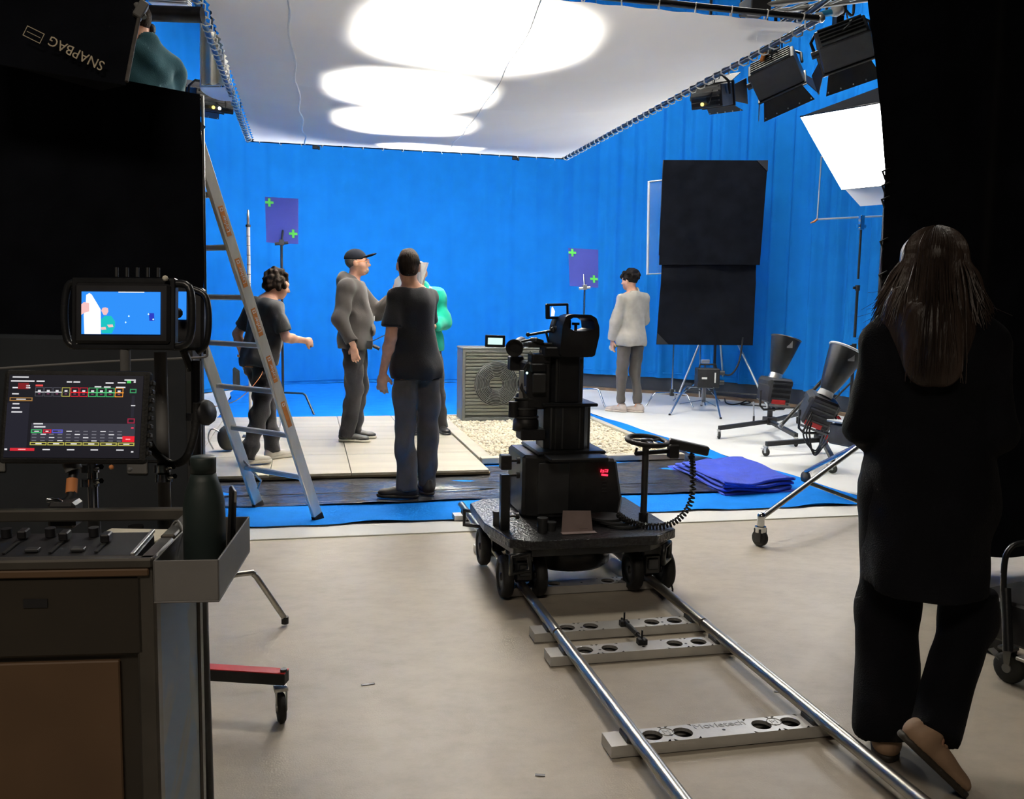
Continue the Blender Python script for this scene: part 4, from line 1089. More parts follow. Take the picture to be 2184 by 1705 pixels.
# ================================================================== cinema camera with its moulded counterpiece, monitors and eyepiece
M['screenblue'] = glow('screen_blue', srgb(40, 140, 245), 1.0)
M['screenwhite'] = glow('screen_white', (1, 1, .98), 1.1)
M['screencyan'] = glow('screen_cyan', (0.70, 1.0, 0.95), 1.0)
M['screenteal'] = glow('screen_teal', srgb(20, 190, 190), 1.0)
M['screenskin'] = glow('screen_pink', srgb(240, 190, 190), 1.0)
M['screennavy'] = glow('screen_navy', srgb(35, 55, 190), 1.0)
def cam_rig():
    root = thing('cinema_camera', 'black cinema camera slung beside the dolly column with two lit monitors', 'camera', (1.295, 4.42, 1.20))
    B = lambda mb, n, m='black', bev=.004, par=root, **k: mb.build(n, m, par, bev, **k)
    d = 4.62                      # distance of the camera body from the viewer
    def q(px, py, dd=d): return at(px, py, dd)
    # moulded block with carrying-handle opening on top of the column
    c = q(1238, 716, 4.45); ex = Vector((.985, .17, 0)); ez = Vector((0, 0, 1))
    out = [(-.112, -.085), (-.105, -.105), (.07, -.108), (.085, -.10), (.108, .0), (.106, .045), (.088, .088), (.055, .104), (-.05, .106), (-.082, .095), (-.100, .045)]
    hole = [(-.066, .038), (-.060, .076), (-.045, .088), (.050, .088), (.076, .072), (.083, .032), (.03, .022), (-.03, .020)]
    n_ = len(out)
    mb = MB(); T = .15; ey = ez; nz = ex.cross(ey).normalized()      # depth direction away from viewer
    # outer and hole rings resampled to the same count
    def resample(poly, m):
        P = [Vector((*p_, 0)) for p_ in poly] + [Vector((*poly[0], 0))]; L = [0]
        for i in range(1, len(P)): L.append(L[-1] + (P[i] - P[i - 1]).length)
        o = []
        for k in range(m):
            s = L[-1] * k / m; i = int(np.searchsorted(L, s, side='right')) - 1; i = min(i, len(P) - 2); o.append(P[i].lerp(P[i + 1], (s - L[i]) / (L[i + 1] - L[i])))
        return o
    def by_angle(poly, cx, cy, m):
        R_ = resample(poly, 200); A = [(math.atan2(p_.y - cy, p_.x - cx), p_) for p_ in R_]; res = []
        for k in range(m):
            a = -PI + 2 * PI * (k + .5) / m; res.append(min(A, key=lambda t: abs(t[0] - a))[1])
        return res
    m_ = 60; O_ = by_angle(out, .008, .055, m_); H_ = by_angle(hole, .008, .055, m_)
    F0 = [c + ex * p_.x + ey * p_.y for p_ in O_]; F1 = [c + ex * p_.x + ey * p_.y for p_ in H_]
    bk = -nz * T if nz.dot(FWD) < 0 else nz * T
    V = F0 + F1 + [p_ + bk for p_ in F0] + [p_ + bk for p_ in F1]; fs = []
    for k in range(m_):
        j = (k + 1) % m_
        fs += [(k, j, m_ + j, m_ + k), (2 * m_ + k, 3 * m_ + k, 3 * m_ + j, 2 * m_ + j), (k, 2 * m_ + k, 2 * m_ + j, j), (m_ + k, m_ + j, 3 * m_ + j, 3 * m_ + k)]
    mb.add(V, fs); B(mb, 'moulded_block', 'black', 0)
    B(MB().cyl(c + ex * .01 + ez * .02 + bk * .5, c + ex * .01 + ez * .055 + bk * .5, .008, n=8).cyl(c + ex * .01 + ez * .05 + bk * .5, c + ex * .01 + ez * .062 + bk * .5, .020, n=12), 'lock_knob', 'black', 0)
    B(MB().box(c - ex * .055 + ez * .055 + bk * .6, (.06, .1, .05)), 'block_insert', 'darkgrey', .006)
    # top monitor
    s = q(1188, 664, 4.5); R = Euler((0, -.04, .10)).to_matrix()
    mon = B(MB().box(s, (.118, .028, .078), R), 'top_monitor', 'black', .004)
    f = s + R @ Vector((0, -.0155, 0))
    MB().box(f, (.088, .002, .052), R).build('screen', 'screenblue', mon)
    MB().prism([(-.040, -.024), (-.022, -.024), (-.018, .0), (-.030, .024), (-.036, .02)], f + R @ Vector((0, -.002, 0)), R @ Vector((1, 0, 0)), R @ Vector((0, 0, 1)), .0005).build('screen_picture', 'screenwhite', mon)
    B(MB().cyl(q(1185, 684, 4.5), q(1180, 705, 4.5), .007, n=8).ball(q(1180, 704, 4.5), .016, 10), 'monitor_arm', 'black', 0)
    # eyepiece monitor
    s = q(1056, 728, 4.6); R = Euler((0, .03, .16)).to_matrix()
    ev = B(MB().box(s, (.105, .022, .062), R), 'side_monitor', 'black', .003)
    MB().box(s + R @ Vector((-.004, -.0125, 0)), (.080, .002, .034), R).build('screen', 'screencyan', ev)
    # viewfinder eyepiece
    a = q(1098, 742, 4.55); b = q(1112, 730, 4.72)
    ax = (a - b).normalized()
    B(MB().lathe([(.0, .02), (.022, .02), (.034, .0), (.043, .045), (.046, .06), (.040, .062), (.03, .03), (.0, .028)], a - ax * .05, ax, 24), 'eyecup', 'rubber', 0)
    B(MB().cyl(b, a - ax * .02, .03, .034, 18), 'viewfinder_tube', 'black', 0)
    B(MB().box(q(1100, 775, 4.66), (.075, .07, .075)), 'viewfinder_mount', 'black', .006)
    # camera body hanging vertical on the column side
    B(MB().box(q(1140, 820, 4.58), (.125, .18, .24)), 'camera_body', 'black', .01)
    B(MB().box(q(1150, 818, 4.46), (.07, .02, .10)), 'battery_plate', 'darkgrey', .006)
    B(MB().box(q(1148, 785, 4.47), (.08, .03, .045)), 'side_panel', 'blackgloss', .006)
    M['reclamp'] = glow('green_status_lamp', (.6, 1.0, .9), 3.0)
    B(MB().ball(q(1124, 796, 4.45), .006, 8), 'status_lamp', 'reclamp', 0)
    # lens and matte box pointing down
    lx = q(1122, 868, 4.55)
    B(MB().lathe([(.0, .07), (.05, .07), (.058, .03), (.058, -.03), (.052, -.07), (0, -.07)], lx, (0, 0, 1), 24), 'lens_barrel', 'black', 0)
    for dz in (.045, -.005, -.05): B(MB().torus(lx + Vector((0, 0, dz)), .060, .006, (0, 0, 1), 28, 6), 'focus_ring', 'darkgrey', 0)
    B(MB().cyl(lx + Vector((-.07, -.02, .03)), lx + Vector((-.07, -.02, -.05)), .026, n=16), 'focus_motor', 'black', 0)
    B(MB().lathe([(.052, .02), (.065, .0), (.068, -.05), (.058, -.05)], lx - Vector((0, 0, .07)), (0, 0, 1), 24), 'lens_hood', 'black', 0)
    B(MB().box(q(1132, 925, 4.55), (.13, .12, .055)), 'matte_box', 'black', .006)
    # top plate, rods, cables and handles
    for (p0, p1, r) in (((1130, 752), (1143, 764), .008), ((1152, 748), (1162, 760), .008), ((1118, 826), (1134, 848), .008), ((1126, 715), (1176, 706), .007), ((1164, 706), (1170, 730), .006), ((1112, 729), (1145, 722), .006), ((1160, 736), (1195, 738), .012)):
        B(MB().cyl(q(*p0, 4.5), q(*p1, 4.52), r, n=8), 'support_rod', 'alu' if r == .008 else 'blackgloss', 0)
    B(MB().box(q(1138, 735, 4.55), (.085, .11, .028)).box(q(1145, 727, 4.5), (.05, .06, .02), (0, .3, .3)), 'top_plate', 'darkgrey', .004)
    B(MB().box(q(1150, 765, 4.52), (.10, .09, .05)), 'bridge_plate', 'black', .006)
    B(MB().box(q(1175, 750, 4.5), (.09, .12, .05)), 'head_bracket', 'blackgloss', .006)
    B(MB().ball(q(1126, 714, 4.5), .012, 8).ball(q(1186, 700, 4.48), .013, 8), 'arm_joint', 'blackgloss', 0)
    for k in range(4):
        B(MB().tube(spline([q(1128 + 4 * k, 770, 4.5), q(1112 - 2 * k, 800 + 5 * k, 4.47), q(1118 + 3 * k, 850, 4.47)], 6), .005, 6), 'signal_cable', 'rubber' if k != 2 else 'darkgrey', 0)
    B(MB().prism([(-.014, -.07), (.014, -.07), (.010, .07), (-.010, .07)], q(1112, 820, 4.47), (1, 0, 0), (0, 0, 1), .006), 'side_bracket', 'alu', .001)
cam_rig()

# ================================================================== parabolic lamps on low rolling bases
def caster(mb_par, c, R=.045, w=.022, yaw=0.0, m='alu'):
    """swivel caster with brake: fork, wheel, brake lever; c is the ground contact"""
    c = Vector(c); ax = Vector((math.cos(yaw), math.sin(yaw), 0)); fw = Vector((-ax.y, ax.x, 0))
    cs = MB().box(c + Vector((0, 0, R * 2 + .014)) + fw * .01, (R * .9, R * .9, .012), (0, 0, yaw)).build('caster', m, mb_par, .002)
    MB().lathe([(0, -w / 2), (R * .86, -w / 2), (R, -w * .3), (R, w * .3), (R * .86, w / 2), (0, w / 2)], c + Vector((0, 0, R)), ax, 20).build('caster_wheel', 'rubber', cs)
    for s in (-1, 1):
        o = c + ax * s * (w * .5 + .004) + Vector((0, 0, R))
        MB().prism([(-.008, -.008), (.008, -.008), (.022, R + .012), (-.014, R + .012)], o, fw, (0, 0, 1), .003).build('caster_fork', m, cs)
    MB().cyl(c + Vector((0, 0, R)) - ax * w * .7, c + Vector((0, 0, R)) + ax * w * .7, R * .3, n=12).build('caster_hub', m, cs)
    MB().box(c + Vector((0, 0, R * 1.55)) + fw * (R * .95), (w * 1.1, R * .9, .006), (.5, 0, yaw)).build('brake_lever', m, cs, .001)
    return cs
def para_lamp(label, feet, hubpx, cupbot, cuptop, cupw, d, bodyc, bodysize, tilt, open_top=False):
    hub = ground(*hubpx); hub.z = .10
    root = thing('reflector_lamp', label, 'studio lamp', (hub.x, hub.y, .008), group='reflector lamps on rolling bases')
    B = lambda mb, n, m='black', bev=.004: mb.build(n, m, root, bev)
    for (fx, fy) in feet:
        f = ground(fx, fy); e = Vector((f.x, f.y, .125)); B(MB().bar(hub + Vector((0, 0, .04)), e, .04, .045), 'base_leg', 'black', .003)
        caster(root, (f.x, f.y, .008), .040, .022, random.uniform(-.6, .6))
    B(MB().cyl(hub, hub + Vector((0, 0, .28)), .03, n=14).box(hub + Vector((0, 0, .06)), (.12, .12, .06)), 'base_post', 'black', .004)
    bc = at(*bodyc, d); w_, dp, h_ = bodysize; R = Euler(tilt).to_matrix()
    B(MB().box(bc, (w_, dp, h_), R).box(bc + R @ Vector((0, 0, h_ * .3)), (w_ * 1.12, dp * .9, h_ * .3), R), 'lamp_body', 'black', .02)
    for k in range(4): B(MB().box(bc + R @ Vector((0, -dp / 2 - .004, h_ * (-.3 + .2 * k))), (w_ * .8, .008, h_ * .07), R), 'cooling_fin', 'darkgrey', .001)
    B(MB().box(bc + R @ Vector((-.02, -dp / 2 - .003, -h_ * .42)), (w_ * .6, .010, .045), R), 'red_band', 'red', .002)
    B(MB().box(bc + R @ Vector((0, -dp / 2 - .002, -h_ * .42 - .04)), (w_ * .95, .010, .02), R), 'pale_band', 'grey', .001)
    y0 = hub + Vector((0, 0, .28)); wx = R @ Vector((1, 0, 0)); wx.z = 0; wx.normalize()
    B(MB().tube([bc + wx * (w_ * .62), bc + wx * (w_ * .62) - Vector((0, 0, h_ * .62)), bc + wx * (w_ * .45) - Vector((0, 0, h_ * .78)), bc - wx * (w_ * .45) - Vector((0, 0, h_ * .78)), bc - wx * (w_ * .62) - Vector((0, 0, h_ * .62)), bc - wx * (w_ * .62)], .012, 8), 'yoke', 'black', 0)
    B(MB().cyl(y0, bc - Vector((0, 0, h_ * .78)), .022, n=10), 'yoke_stem', 'black', 0)
    a = at(*cupbot, d); b = at(*cuptop, d); ax = (b - a); L = ax.length; ax.normalize()
    r0, r1 = cupw
    prof = [(r0, 0)] + [(r0 + (r1 - r0) * (t ** .8), L * t) for t in (.15, .3, .5, .7, .85, 1)]
    prof_in = [(r - .006, h) for r, h in reversed(prof)]
    cup = B(MB().lathe(prof, a, ax, 40), 'reflector_shell', 'blackgloss', 0)
    M.setdefault('silverfacet', mat('silver_reflector', (.75, .75, .72), .3, .9, var=.15, scale=40))
    MB().lathe([(max(r, .01), h) for r, h in prof_in] + [(0, .01)], a, ax, 40).build('reflector_lining', 'silverfacet', cup)
    MB().torus(b, r1 - .002, .008 if not open_top else .012, ax, 44, 6).build('reflector_rim', 'blackgloss' if not open_top else 'white', cup)
    B(MB().cyl(a - ax * .04, a + ax * .02, r0 * 1.25, r0 * 1.1, 20), 'lamp_throat', 'white' if open_top else 'alu', 0)
    # printed label on the shell
    side = (CAM - a); side = (side - ax * side.dot(ax)).normalized()
    rr = r0 + (r1 - r0) * (.78 ** .8)
    lp = a + ax * (L * .78) + (side * .93 + wx * .36).normalized() * (rr + .004)
    MB().box(lp, (.055, .002, .075), side.to_track_quat('-Y', 'Z').to_matrix()).build('shell_label', 'grey', cup)
    return root, hub, bc
para_lamp('black reflector lamp with a red band on a rolling base beside the flag', ((1533, 938), (1697, 955), (1700, 905)), (1640, 925), (1655, 800), (1677, 722), (.058, .152), 9.25, (1652, 832), (.27, .24, .26), (.05, .08, .1))
r2, hub2, bc2 = para_lamp('black reflector lamp with an open white rim on a rolling base nearest the drape', ((1633, 975), (1775, 1012), (1990, 965)), (1752, 968), (1762, 838), (1808, 748), (.058, .165), 8.0, (1745, 875), (.26, .26, .27), (.2, .35, -.3), True)
for k in range(3):
    MB().tube(spline([bc2 + Vector((-.12, -.1, -.05 * k)), bc2 + Vector((-.22 + .03 * k, -.14, -.2)), bc2 + Vector((-.1, -.16, -.34 - .02 * k)), hub2 + Vector((.05 * k, -.03, .15))], 8), .008, 6).build('lamp_cable', 'rubber', r2)
MB().bar(hub2 + Vector((.0, -.06, .10)), hub2 + Vector((0, -.07, -.03)), .035, .012, (0, 1, 0)).build('red_ribbon', 'red', r2)
MB().tube(spline([bc2 + Vector((.12, -.12, -.04)), bc2 + Vector((.16, -.16, -.14)), bc2 + Vector((.10, -.16, -.26))], 6), .014, 6).build('red_webbing', 'red', r2)
# crank stand on rollers, mostly hidden behind the woman: one leg reaches out to a caster
def roller_stand():
    f = ground(1620, 1165); hub = at(1862, 905, 6.4); hub = Vector((hub.x, hub.y, 0))
    root = thing('roller_stand', 'steel roller stand with one long leg reaching to a black wheel by the cloth', 'light stand', hub)
    top = at(1845, 942, 6.2)
    MB().cyl(f + Vector((0, 0, .17)), top, .0165, n=12).build('leg', 'steel', root)
    mid = (f + Vector((0, 0, .17))).lerp(top, .42)
    MB().bar(mid, at(1850, 1078, 6.1), .030, .022).build('leg_brace', 'blackgloss', root, .003)
    MB().cyl(f + Vector((0, 0, .10)), f + Vector((0, 0, .18)), .022, n=12).ball(f + Vector((.005, .003, .18)), .026, 10).build('leg_socket', 'chrome', root)
    MB().cyl(f + Vector((0, 0, .085)), f + Vector((0, 0, .12)), .034, n=12).build('swivel_head', 'chrome', root)
    w = MB().lathe([(0, -.02), (.042, -.02), (.05, -.012), (.05, .012), (.042, .02), (0, .02)], f + Vector((0, 0, .05)), (.9, .43, 0), 20).build('roller_wheel', 'rubber', root)
    for s in (-1, 1): MB().box(f + Vector((.028 * s * .9, .028 * s * .43, .07)), (.006, .05, .08), (0, 0, .45)).build('wheel_fork', 'black', w, .002)
    MB().cyl((hub.x, hub.y, .2), (hub.x, hub.y, 2.3), .024, n=12).build('stand_pole', 'blackgloss', root)
    for a in (.2, 1.6):
        e = hub + Vector((math.cos(a) * .8, math.sin(a) * .8, .1)); MB().cyl(top, e, .0165, n=10).build('leg', 'steel', root)
        w2 = MB().lathe([(0, -.02), (.05, -.015), (.05, .015), (0, .02)], e - Vector((0, 0, .05)), (math.sin(a), -math.cos(a), 0), 18).build('roller_wheel', 'rubber', root)
    # black equipment tray hanging on it
    c = at(1835, 930, 6.9); MB().box(c, (.36, .3, .16), (0, .05, .2)).build('ballast_box', 'black', root, .01)
    MB().box(c + Vector((0, 0, .10)), (.40, .32, .015), (0, .05, .2)).build('ballast_lid', 'alu', root, .004)
roller_stand()
# diagonal boom rod behind the second lamp
a = at(1668, 905, 8.9); b = at(1765, 800, 8.9)
t = thing('boom_rod', 'slanting black rod propped between the two reflector lamps', 'rod', (a.x, a.y, a.z)); MB().cyl(a, b, .018, n=10).build('rod_tube', 'blackgloss', t); MB().cyl(a - (b - a) * .06, a, .024, n=10).build('rod_foot', 'grey', t)
MB().cyl(b, (b.x + .05, b.y + .05, 0.01), .014, n=8).build('rod_prop', 'blackgloss', t)
# ================================================================== black drape at one side of the stage opening
def drape():
    root = thing('black_drape', 'tall black drape closing off the side of the stage behind the woman', 'drape', (4.6, 4.1, .02))
    ph = rng.uniform(0, 6, 5)
    def f(a, b):
        z = .075 + 6.15 * b; edge = float(np.interp(z, [0, 1.3, 2.1, 2.9, 3.4, 6.3], [2.90, 2.885, 2.86, 2.70, 2.62, 2.55]))
        u = edge + (7.6 - edge) * a
        return (u, 4.08 + .035 * math.sin(u * 9 + ph[0] + .7 * math.sin(u * 2.3 + ph[1])) + .02 * math.sin(u * 21 + ph[2] + z * .4) + .05 * math.sin(u * 1.7 + ph[3]), z)
    MB().grid(f, 150, 24).build('drape_cloth', 'blackcloth', root)
    MB().cyl((2.4, 4.08, 6.24), (7.8, 4.08, 6.24), .025, n=10).build('drape_rail', 'blackgloss', root)
    for z in (2.07, 2.0, 1.93, 1.72, 1.55):
        e = f(0, (z - .02) / 6.2); MB().tube([Vector(e) + Vector((.02, -.01, .02)), Vector(e) + Vector((-.03, -.02, 0)), Vector(e) + Vector((-.01, -.02, -.04))], .006, 5).build('tie_tape', 'black', root)
drape()

# ================================================================== black flag on its stand, in the left foreground of the stage opening
def near_flag():
    d = 3.35
    TL = at(-330, 60, d); TR = at(428, 203, d); BR = at(436, 752, d); BL = at(-330, 752, d)
    sb = ground(430, 1372); sb = Vector((-0.52, 3.72, 0))
    root = thing('black_flag', 'big black cloth flag on a bent-leg stand behind the monitor cart', 'flag', sb)
    n = (TR - TL).cross(BL - TL).normalized(); n = n if n.dot(CAM - TL) > 0 else -n
    def f(a, b):
        p = TL.lerp(TR, a).lerp(BL.lerp(BR, a), b)
        return p + n * (.012 * math.sin(a * 9 + b * 3) * math.sin(b * PI) + .008 * math.sin(b * 7 + a * 2))
    MB().grid(f, 30, 20).build('flag_cloth', 'blackcloth', root)
    MB().tube([p - n * .02 for p in (TL, TR, BR, BL)], .008, 6, closed=True).build('flag_frame', 'blackgloss', root)
    q = at(430, 272, d); MB().prism([(0, -.014), (.016, .002), (0, .018)], q, RT, UP, .01).build('corner_clip', 'black', root)
    MB().cyl((sb.x, sb.y, .2), (sb.x, sb.y, 1.95), .014, n=10).build('stand_pole', 'blackgloss', root)
    MB().cyl((sb.x, sb.y, 1.9), TL.lerp(TR, .6).lerp(BL.lerp(BR, .6), .3) - n * .03, .010, n=8).build('grip_arm', 'blackgloss', root)
    MB().cyl((sb.x, sb.y, .2), (sb.x, sb.y, .34), .026, n=12).build('leg_collar', 'darkgrey', root)
    e0 = ground(608, 1335); e0.z = .01
    for f_ in (e0, sb + Vector((-.45, -.22, .01)), sb + Vector((-.05, .5, .01))):
        h = Vector((f_.x - sb.x, f_.y - sb.y, 0)); c0 = Vector((sb.x, sb.y, .262))
        MB().tube(spline([c0, c0 + h * .62, c0 + h * .70 - Vector((0, 0, .012)), c0 + h * .76 - Vector((0, 0, .05)), f_ + Vector((0, 0, .02))], 5), .0125, 10).build('leg', 'steel', root)
        MB().cyl(f_, f_ + Vector((0, 0, .03)), .016, n=10).build('foot_cap', 'rubber', root)
near_flag()

# ================================================================== black softbox above the flag with its stitched name
def bag():
    d = 3.0
    root = thing('fabric_softbox', 'black fabric softbox with pale lettering hanging above the black flag', 'softbox', at(120, 40, d))
    P = [at(-120, -160, d), at(330, -60, d), at(298, 40, d), at(269, 182, d - .05), at(-120, 118, d - .05)]
    bk = FWD * .55 + Vector((0, 0, .12))
    B_ = [p + bk * (.6 if i in (0, 1) else .45) + Vector((-.18 if i in (1, 2, 3) else .1, 0, 0)) for i, p in enumerate(P)]
    mb = MB(); n = 5; mb.add(P, [tuple(range(5))]); mb.build('front_panel', 'blackcloth', root)
    for i in range(5):
        j = (i + 1) % 5; MB().add([P[i], P[j], B_[j], B_[i]], [(0, 1, 2, 3)]).build('side_panel', 'blackcloth', root)
    MB().add(B_, [tuple(range(5))]).build('back_panel', 'blackcloth', root)
    M['webbing'] = mat('grey_webbing', (.11, .10, .095), .8, var=.2, scale=40, bump=.2)
    MB().tube([at(298, 30, d - .01), at(284, 100, d - .02), at(270, 174, d - .06)], .0065, 6).build('edge_webbing', 'webbing', root)
    M['thread'] = mat('tan_lettering', (.62, .54, .40), .8, var=.2, scale=60)
    ex = (RT * -95 - UP * -45).normalized(); ex = (RT * -95 + UP * 47).normalized(); ey = (-UP * 95 - RT * 47).normalized()
    text_on('SNAPBAG', .046, 'thread', root, at(163, 113, d - .075), ex, ey, 'stitched_name', .001)
    c = at(72, 74, d - .07)
    lg = MB().frame(c - ex * .032 - ey * .018, ex, ey, .064, .036, .0025, .001).build('stitched_emblem', 'thread', root)
    MB().box(c, (.05, .002, .002), Matrix((ex, ex.cross(ey), ey)).transposed()).build('emblem_bar', 'thread', lg)
    MB().box(at(300, 22, d), (.03, .05, .06), (0, .5, .2)).cyl(at(290, 8, d), at(308, 38, d), .010, n=8).build('rod_socket', 'grey', root, .004)
    MB().cyl(at(250, -60, d + .3), at(250, -900, d + .3), .012, n=8).build('hanging_pipe', 'blackgloss', root)
    MB().tube(spline([at(190, -10, d), at(235, 8, d), at(285, 22, d)], 6), .003, 5).build('edge_cord', 'grey', root)
bag()

# ================================================================== slate grey case standing behind the monitor
def back_case():
    a = at(-140, 748, 3.0); b = at(408, 748, 3.0)
    root = thing('upright_case', 'slate grey upright equipment case behind the tablet', 'case', Vector((a.x / 2 + b.x / 2, a.y / 2 + b.y / 2 + .05, 0)))
    M['slate'] = mat('slate_laminate', (.022, .028, .036), .6, var=.2, scale=4)
    ex = (b - a); ex.z = 0; w = ex.length; ex.normalize(); ey = Vector((-ex.y, ex.x, 0)); R = Matrix((ex, ey, Vector((0, 0, 1)))).transposed()
    c = Vector(((a.x + b.x) / 2, (a.y + b.y) / 2, 0)) + ey * .05
    MB().box(c + Vector((0, 0, .66)), (w, .1, 1.24), R).build('case_body', 'slate', root, .01)
    for s in (-1, 1):
        for t in (-1, 1): MB().box(c + ex * s * (w / 2 - .008) + ey * t * .043 + Vector((0, 0, .66)), (.026, .026, 1.25), R).build('corner_edge', 'darkgrey', root, .003)
    MB().box(c - ey * .053 + Vector((0, 0, .86)), (w - .03, .004, .006), R).build('lid_seam', 'black', root)
    for s in (-1, 1): MB().box(c - ey * .056 + ex * s * w * .28 + Vector((0, 0, .86)), (.07, .012, .09), R).build('latch', 'grey', root, .004)
    for s in (-1, 1):
        for t in (-1, 1): caster(root, c + ex * s * w * .38 + ey * t * .04, .02, .014)
back_case()
wire = MB().tube(spline([at(-60, 790, 2.3), at(0, 786, 2.3), at(220, 772, 2.35), at(380, 765, 2.4), at(435, 762, 2.45), at(442, 752, 2.45), at(440, 742, 2.45)], 8), .0035, 6).build('wire_rod', 'grey'); tag(wire, 'thin grey wire stretched behind the tablet and monitor', 'wire')

# ================================================================== monitor cart (flight case) in the near foreground
CX = Vector((.9945, -.1045, 0)); CY = Vector((.1045, .9945, 0)); CO = Vector((-.239, 1.424, 0)); CR = Matrix((CX, CY, Vector((0, 0, 1)))).transposed()
def cp(x, y, z): return CO + CX * x + CY * y + Vector((0, 0, z))
def cart():
    W, D, T = .78, .315, 1.02
    root = thing('flight_case', 'tall brown flight case with aluminium edges carrying the tablet', 'flight case', cp(-W / 2, D / 2, 0))
    M['brownply'] = mat('brown_laminate', (.105, .060, .030), .6, var=.10, scale=6)
    M['darklam'] = mat('dark_brown_laminate', (.026, .021, .015), .5, var=.15, scale=6)
    M['edgealu'] = mat('worn_edge_profile', (.085, .078, .068), .45, .5, var=.2, scale=10)
    def sidemat():
        m = mat('scuffed_side_panel', (.10, .115, .12), .5, var=.25, scale=5, stretch=(1, 1, .4))
        nt = m.node_tree; b = nt.nodes['Principled BSDF']; src = b.inputs['Base Color'].links[0].from_socket
        tc = nt.nodes['Texture Coordinate']; n = nt.nodes.new('ShaderNodeTexNoise'); n.inputs['Scale'].default_value = 3.2; n.inputs['Detail'].default_value = 5; n.inputs['Distortion'].default_value = 1.4
        nt.links.new(tc.outputs['Object'], n.inputs['Vector'])
        r = nt.nodes.new('ShaderNodeValToRGB'); r.color_ramp.elements[0].position = .48; r.color_ramp.elements[1].position = .54; nt.links.new(n.outputs['Fac'], r.inputs['Fac'])
        mx = nt.nodes.new('ShaderNodeMix'); mx.data_type = 'RGBA'; mx.inputs['B'].default_value = (.055, .11, .19, 1)
        nt.links.new(r.outputs['Color'], mx.inputs['Factor']); nt.links.new(src, mx.inputs['A']); nt.links.new(mx.outputs['Result'], b.inputs['Base Color']); return m
    M['scuff'] = sidemat()
    B = lambda mb, n, m, bev=.002, par=root: mb.build(n, m, par, bev)
    bx = lambda lo, hi: MB().box(cp((lo[0] + hi[0]) / 2, (lo[1] + hi[1]) / 2, (lo[2] + hi[2]) / 2), (hi[0] - lo[0], hi[1] - lo[1], hi[2] - lo[2]), CR)
    B(bx((-W, .012, .14), (-.012, D, T - .10)), 'case_body', 'darklam', .004)
    B(bx((-W + .02, .004, .50), (-.050, .014, T - .165)), 'front_panel', 'brownply')
    B(bx((-W + .02, .004, .16), (-.050, .014, .46)), 'front_panel', 'brownply')
    B(bx((-.010, .03, .16), (.004, D - .03, T - .02)), 'side_panel', 'scuff')
    for (x, y) in ((-.022, 0), (-.022, D - .026), (-W - .004, 0), (-W - .004, D - .026)):
        B(bx((x, y, .12), (x + .030, y + .030, T - .005)), 'edge_profile', 'edgealu', .004)
    B(bx((-W, -.004, .46), (0, .014, .50)), 'edge_profile', 'edgealu', .003)
    B(bx((-W, -.002, .12), (.004, .016, .16)), 'edge_profile', 'edgealu', .003)
    B(bx((-W, .0, T - .155), (-.01, .012, T - .028)), 'drawer_front', 'darklam', .004)
    B(bx((-.185, -.002, T - .075), (-.150, .003, T - .062)), 'finger_slot', 'black', 0)
    B(bx((-W, -.006, T - .028), (.0, .004, T - .016)), 'gold_trim', 'brownply', .002)
    # open top tray
    for lo, hi in (((-W, -.006, T - .016), (.006, .014, T)), ((-W, D - .016, T - .016), (.006, D + .004, T + .006)), ((-.016, .0, T - .02), (.008, .12, T)), ((-.016, .125, T - .02), (.008, D, T + .003)), ((-W - .006, 0, T - .02), (-W + .014, D, T))):
        B(bx(lo, hi), 'top_rim', 'edgealu', .003)
    B(bx((-W + .01, .01, T - .055), (-.012, D - .01, T - .048)), 'tray_floor', 'darkgrey', 0)
    # recessed butterfly latch low on the front
    x0, z0 = -.165, .555
    dish = B(MB().frame(cp(-.205, -.003, .50), CX, (0, 0, 1), .10, .125, .010, -.010), 'latch_dish', 'darkgrey', .002)
    MB().box(cp(-.155, .003, .5625), (.085, .004, .105), CR).build('dish_back', 'black', dish)
    for (a, b, r) in ((cp(-.19, -.004, .608), cp(-.12, -.004, .606), .0035), (cp(-.185, -.004, .572), cp(-.125, -.004, .572), .0035), (cp(-.185, -.004, .61), cp(-.185, -.004, .51), .004), (cp(-.12, -.004, .606), cp(-.12, -.004, .53), .003)):
        MB().cyl(a, b, r, n=8).build('latch_wire', 'steel', dish)
    MB().box(cp(-.165, -.006, .565), (.03, .008, .05), CR).build('latch_wing', 'steel', dish, .002)
    for (x, y) in ((-.05, .05), (-.05, D - .05), (-W + .06, .05), (-W + .06, D - .05)): caster(root, cp(x, y, 0), .052, .03)
    return root
cart()
def console():
    T = 1.02
    root = thing('fader_console', 'low black fader console lying in the top tray of the flight case', 'control console', cp(-.30, .09, T - .045))
    R = CR @ Euler((.06, 0, 0)).to_matrix()
    c = cp(-.36, .085, T - .022)
    MB().box(c, (.66, .125, .045), R).build('console_body', 'black', root, .006)
    top = c + R @ Vector((0, 0, .024))
    MB().box(top + R @ Vector((.328, 0, 0)), (.006, .12, .006), R).build('side_strip', 'alu', root, .001)
    for k in range(8):
        x = .27 - .068 * k
        MB().box(top + R @ Vector((x, -.02, .001)), (.005, .055, .002), R).build('fader_slot', 'rubber', root)
        f = MB().box(top + R @ Vector((x, .005 + .012 * ((k * 7) % 3), .008)), (.014, .022, .014), R).build('fader_cap', 'black', root, .002)
        MB().cyl(top + R @ Vector((x - .03, .038, .0)), top + R @ Vector((x - .03, .038, .014)), .0085, n=12).build('rotary_knob', 'black', root)
        MB().box(top + R @ Vector((x - .03, -.035, .002)), (.02, .014, .005), R).build('push_key', 'darkgrey', root, .001)
    for k in range(3): MB().ball(top + R @ Vector((-.22 - .012 * k, -.03, .003)), .003, 6).build('key_light', 'screenwhite', root)
console()
o = thing('network_box', 'small white plastic box with a green light on the flight case', 'electronic box', cp(-.085, .205, .972))
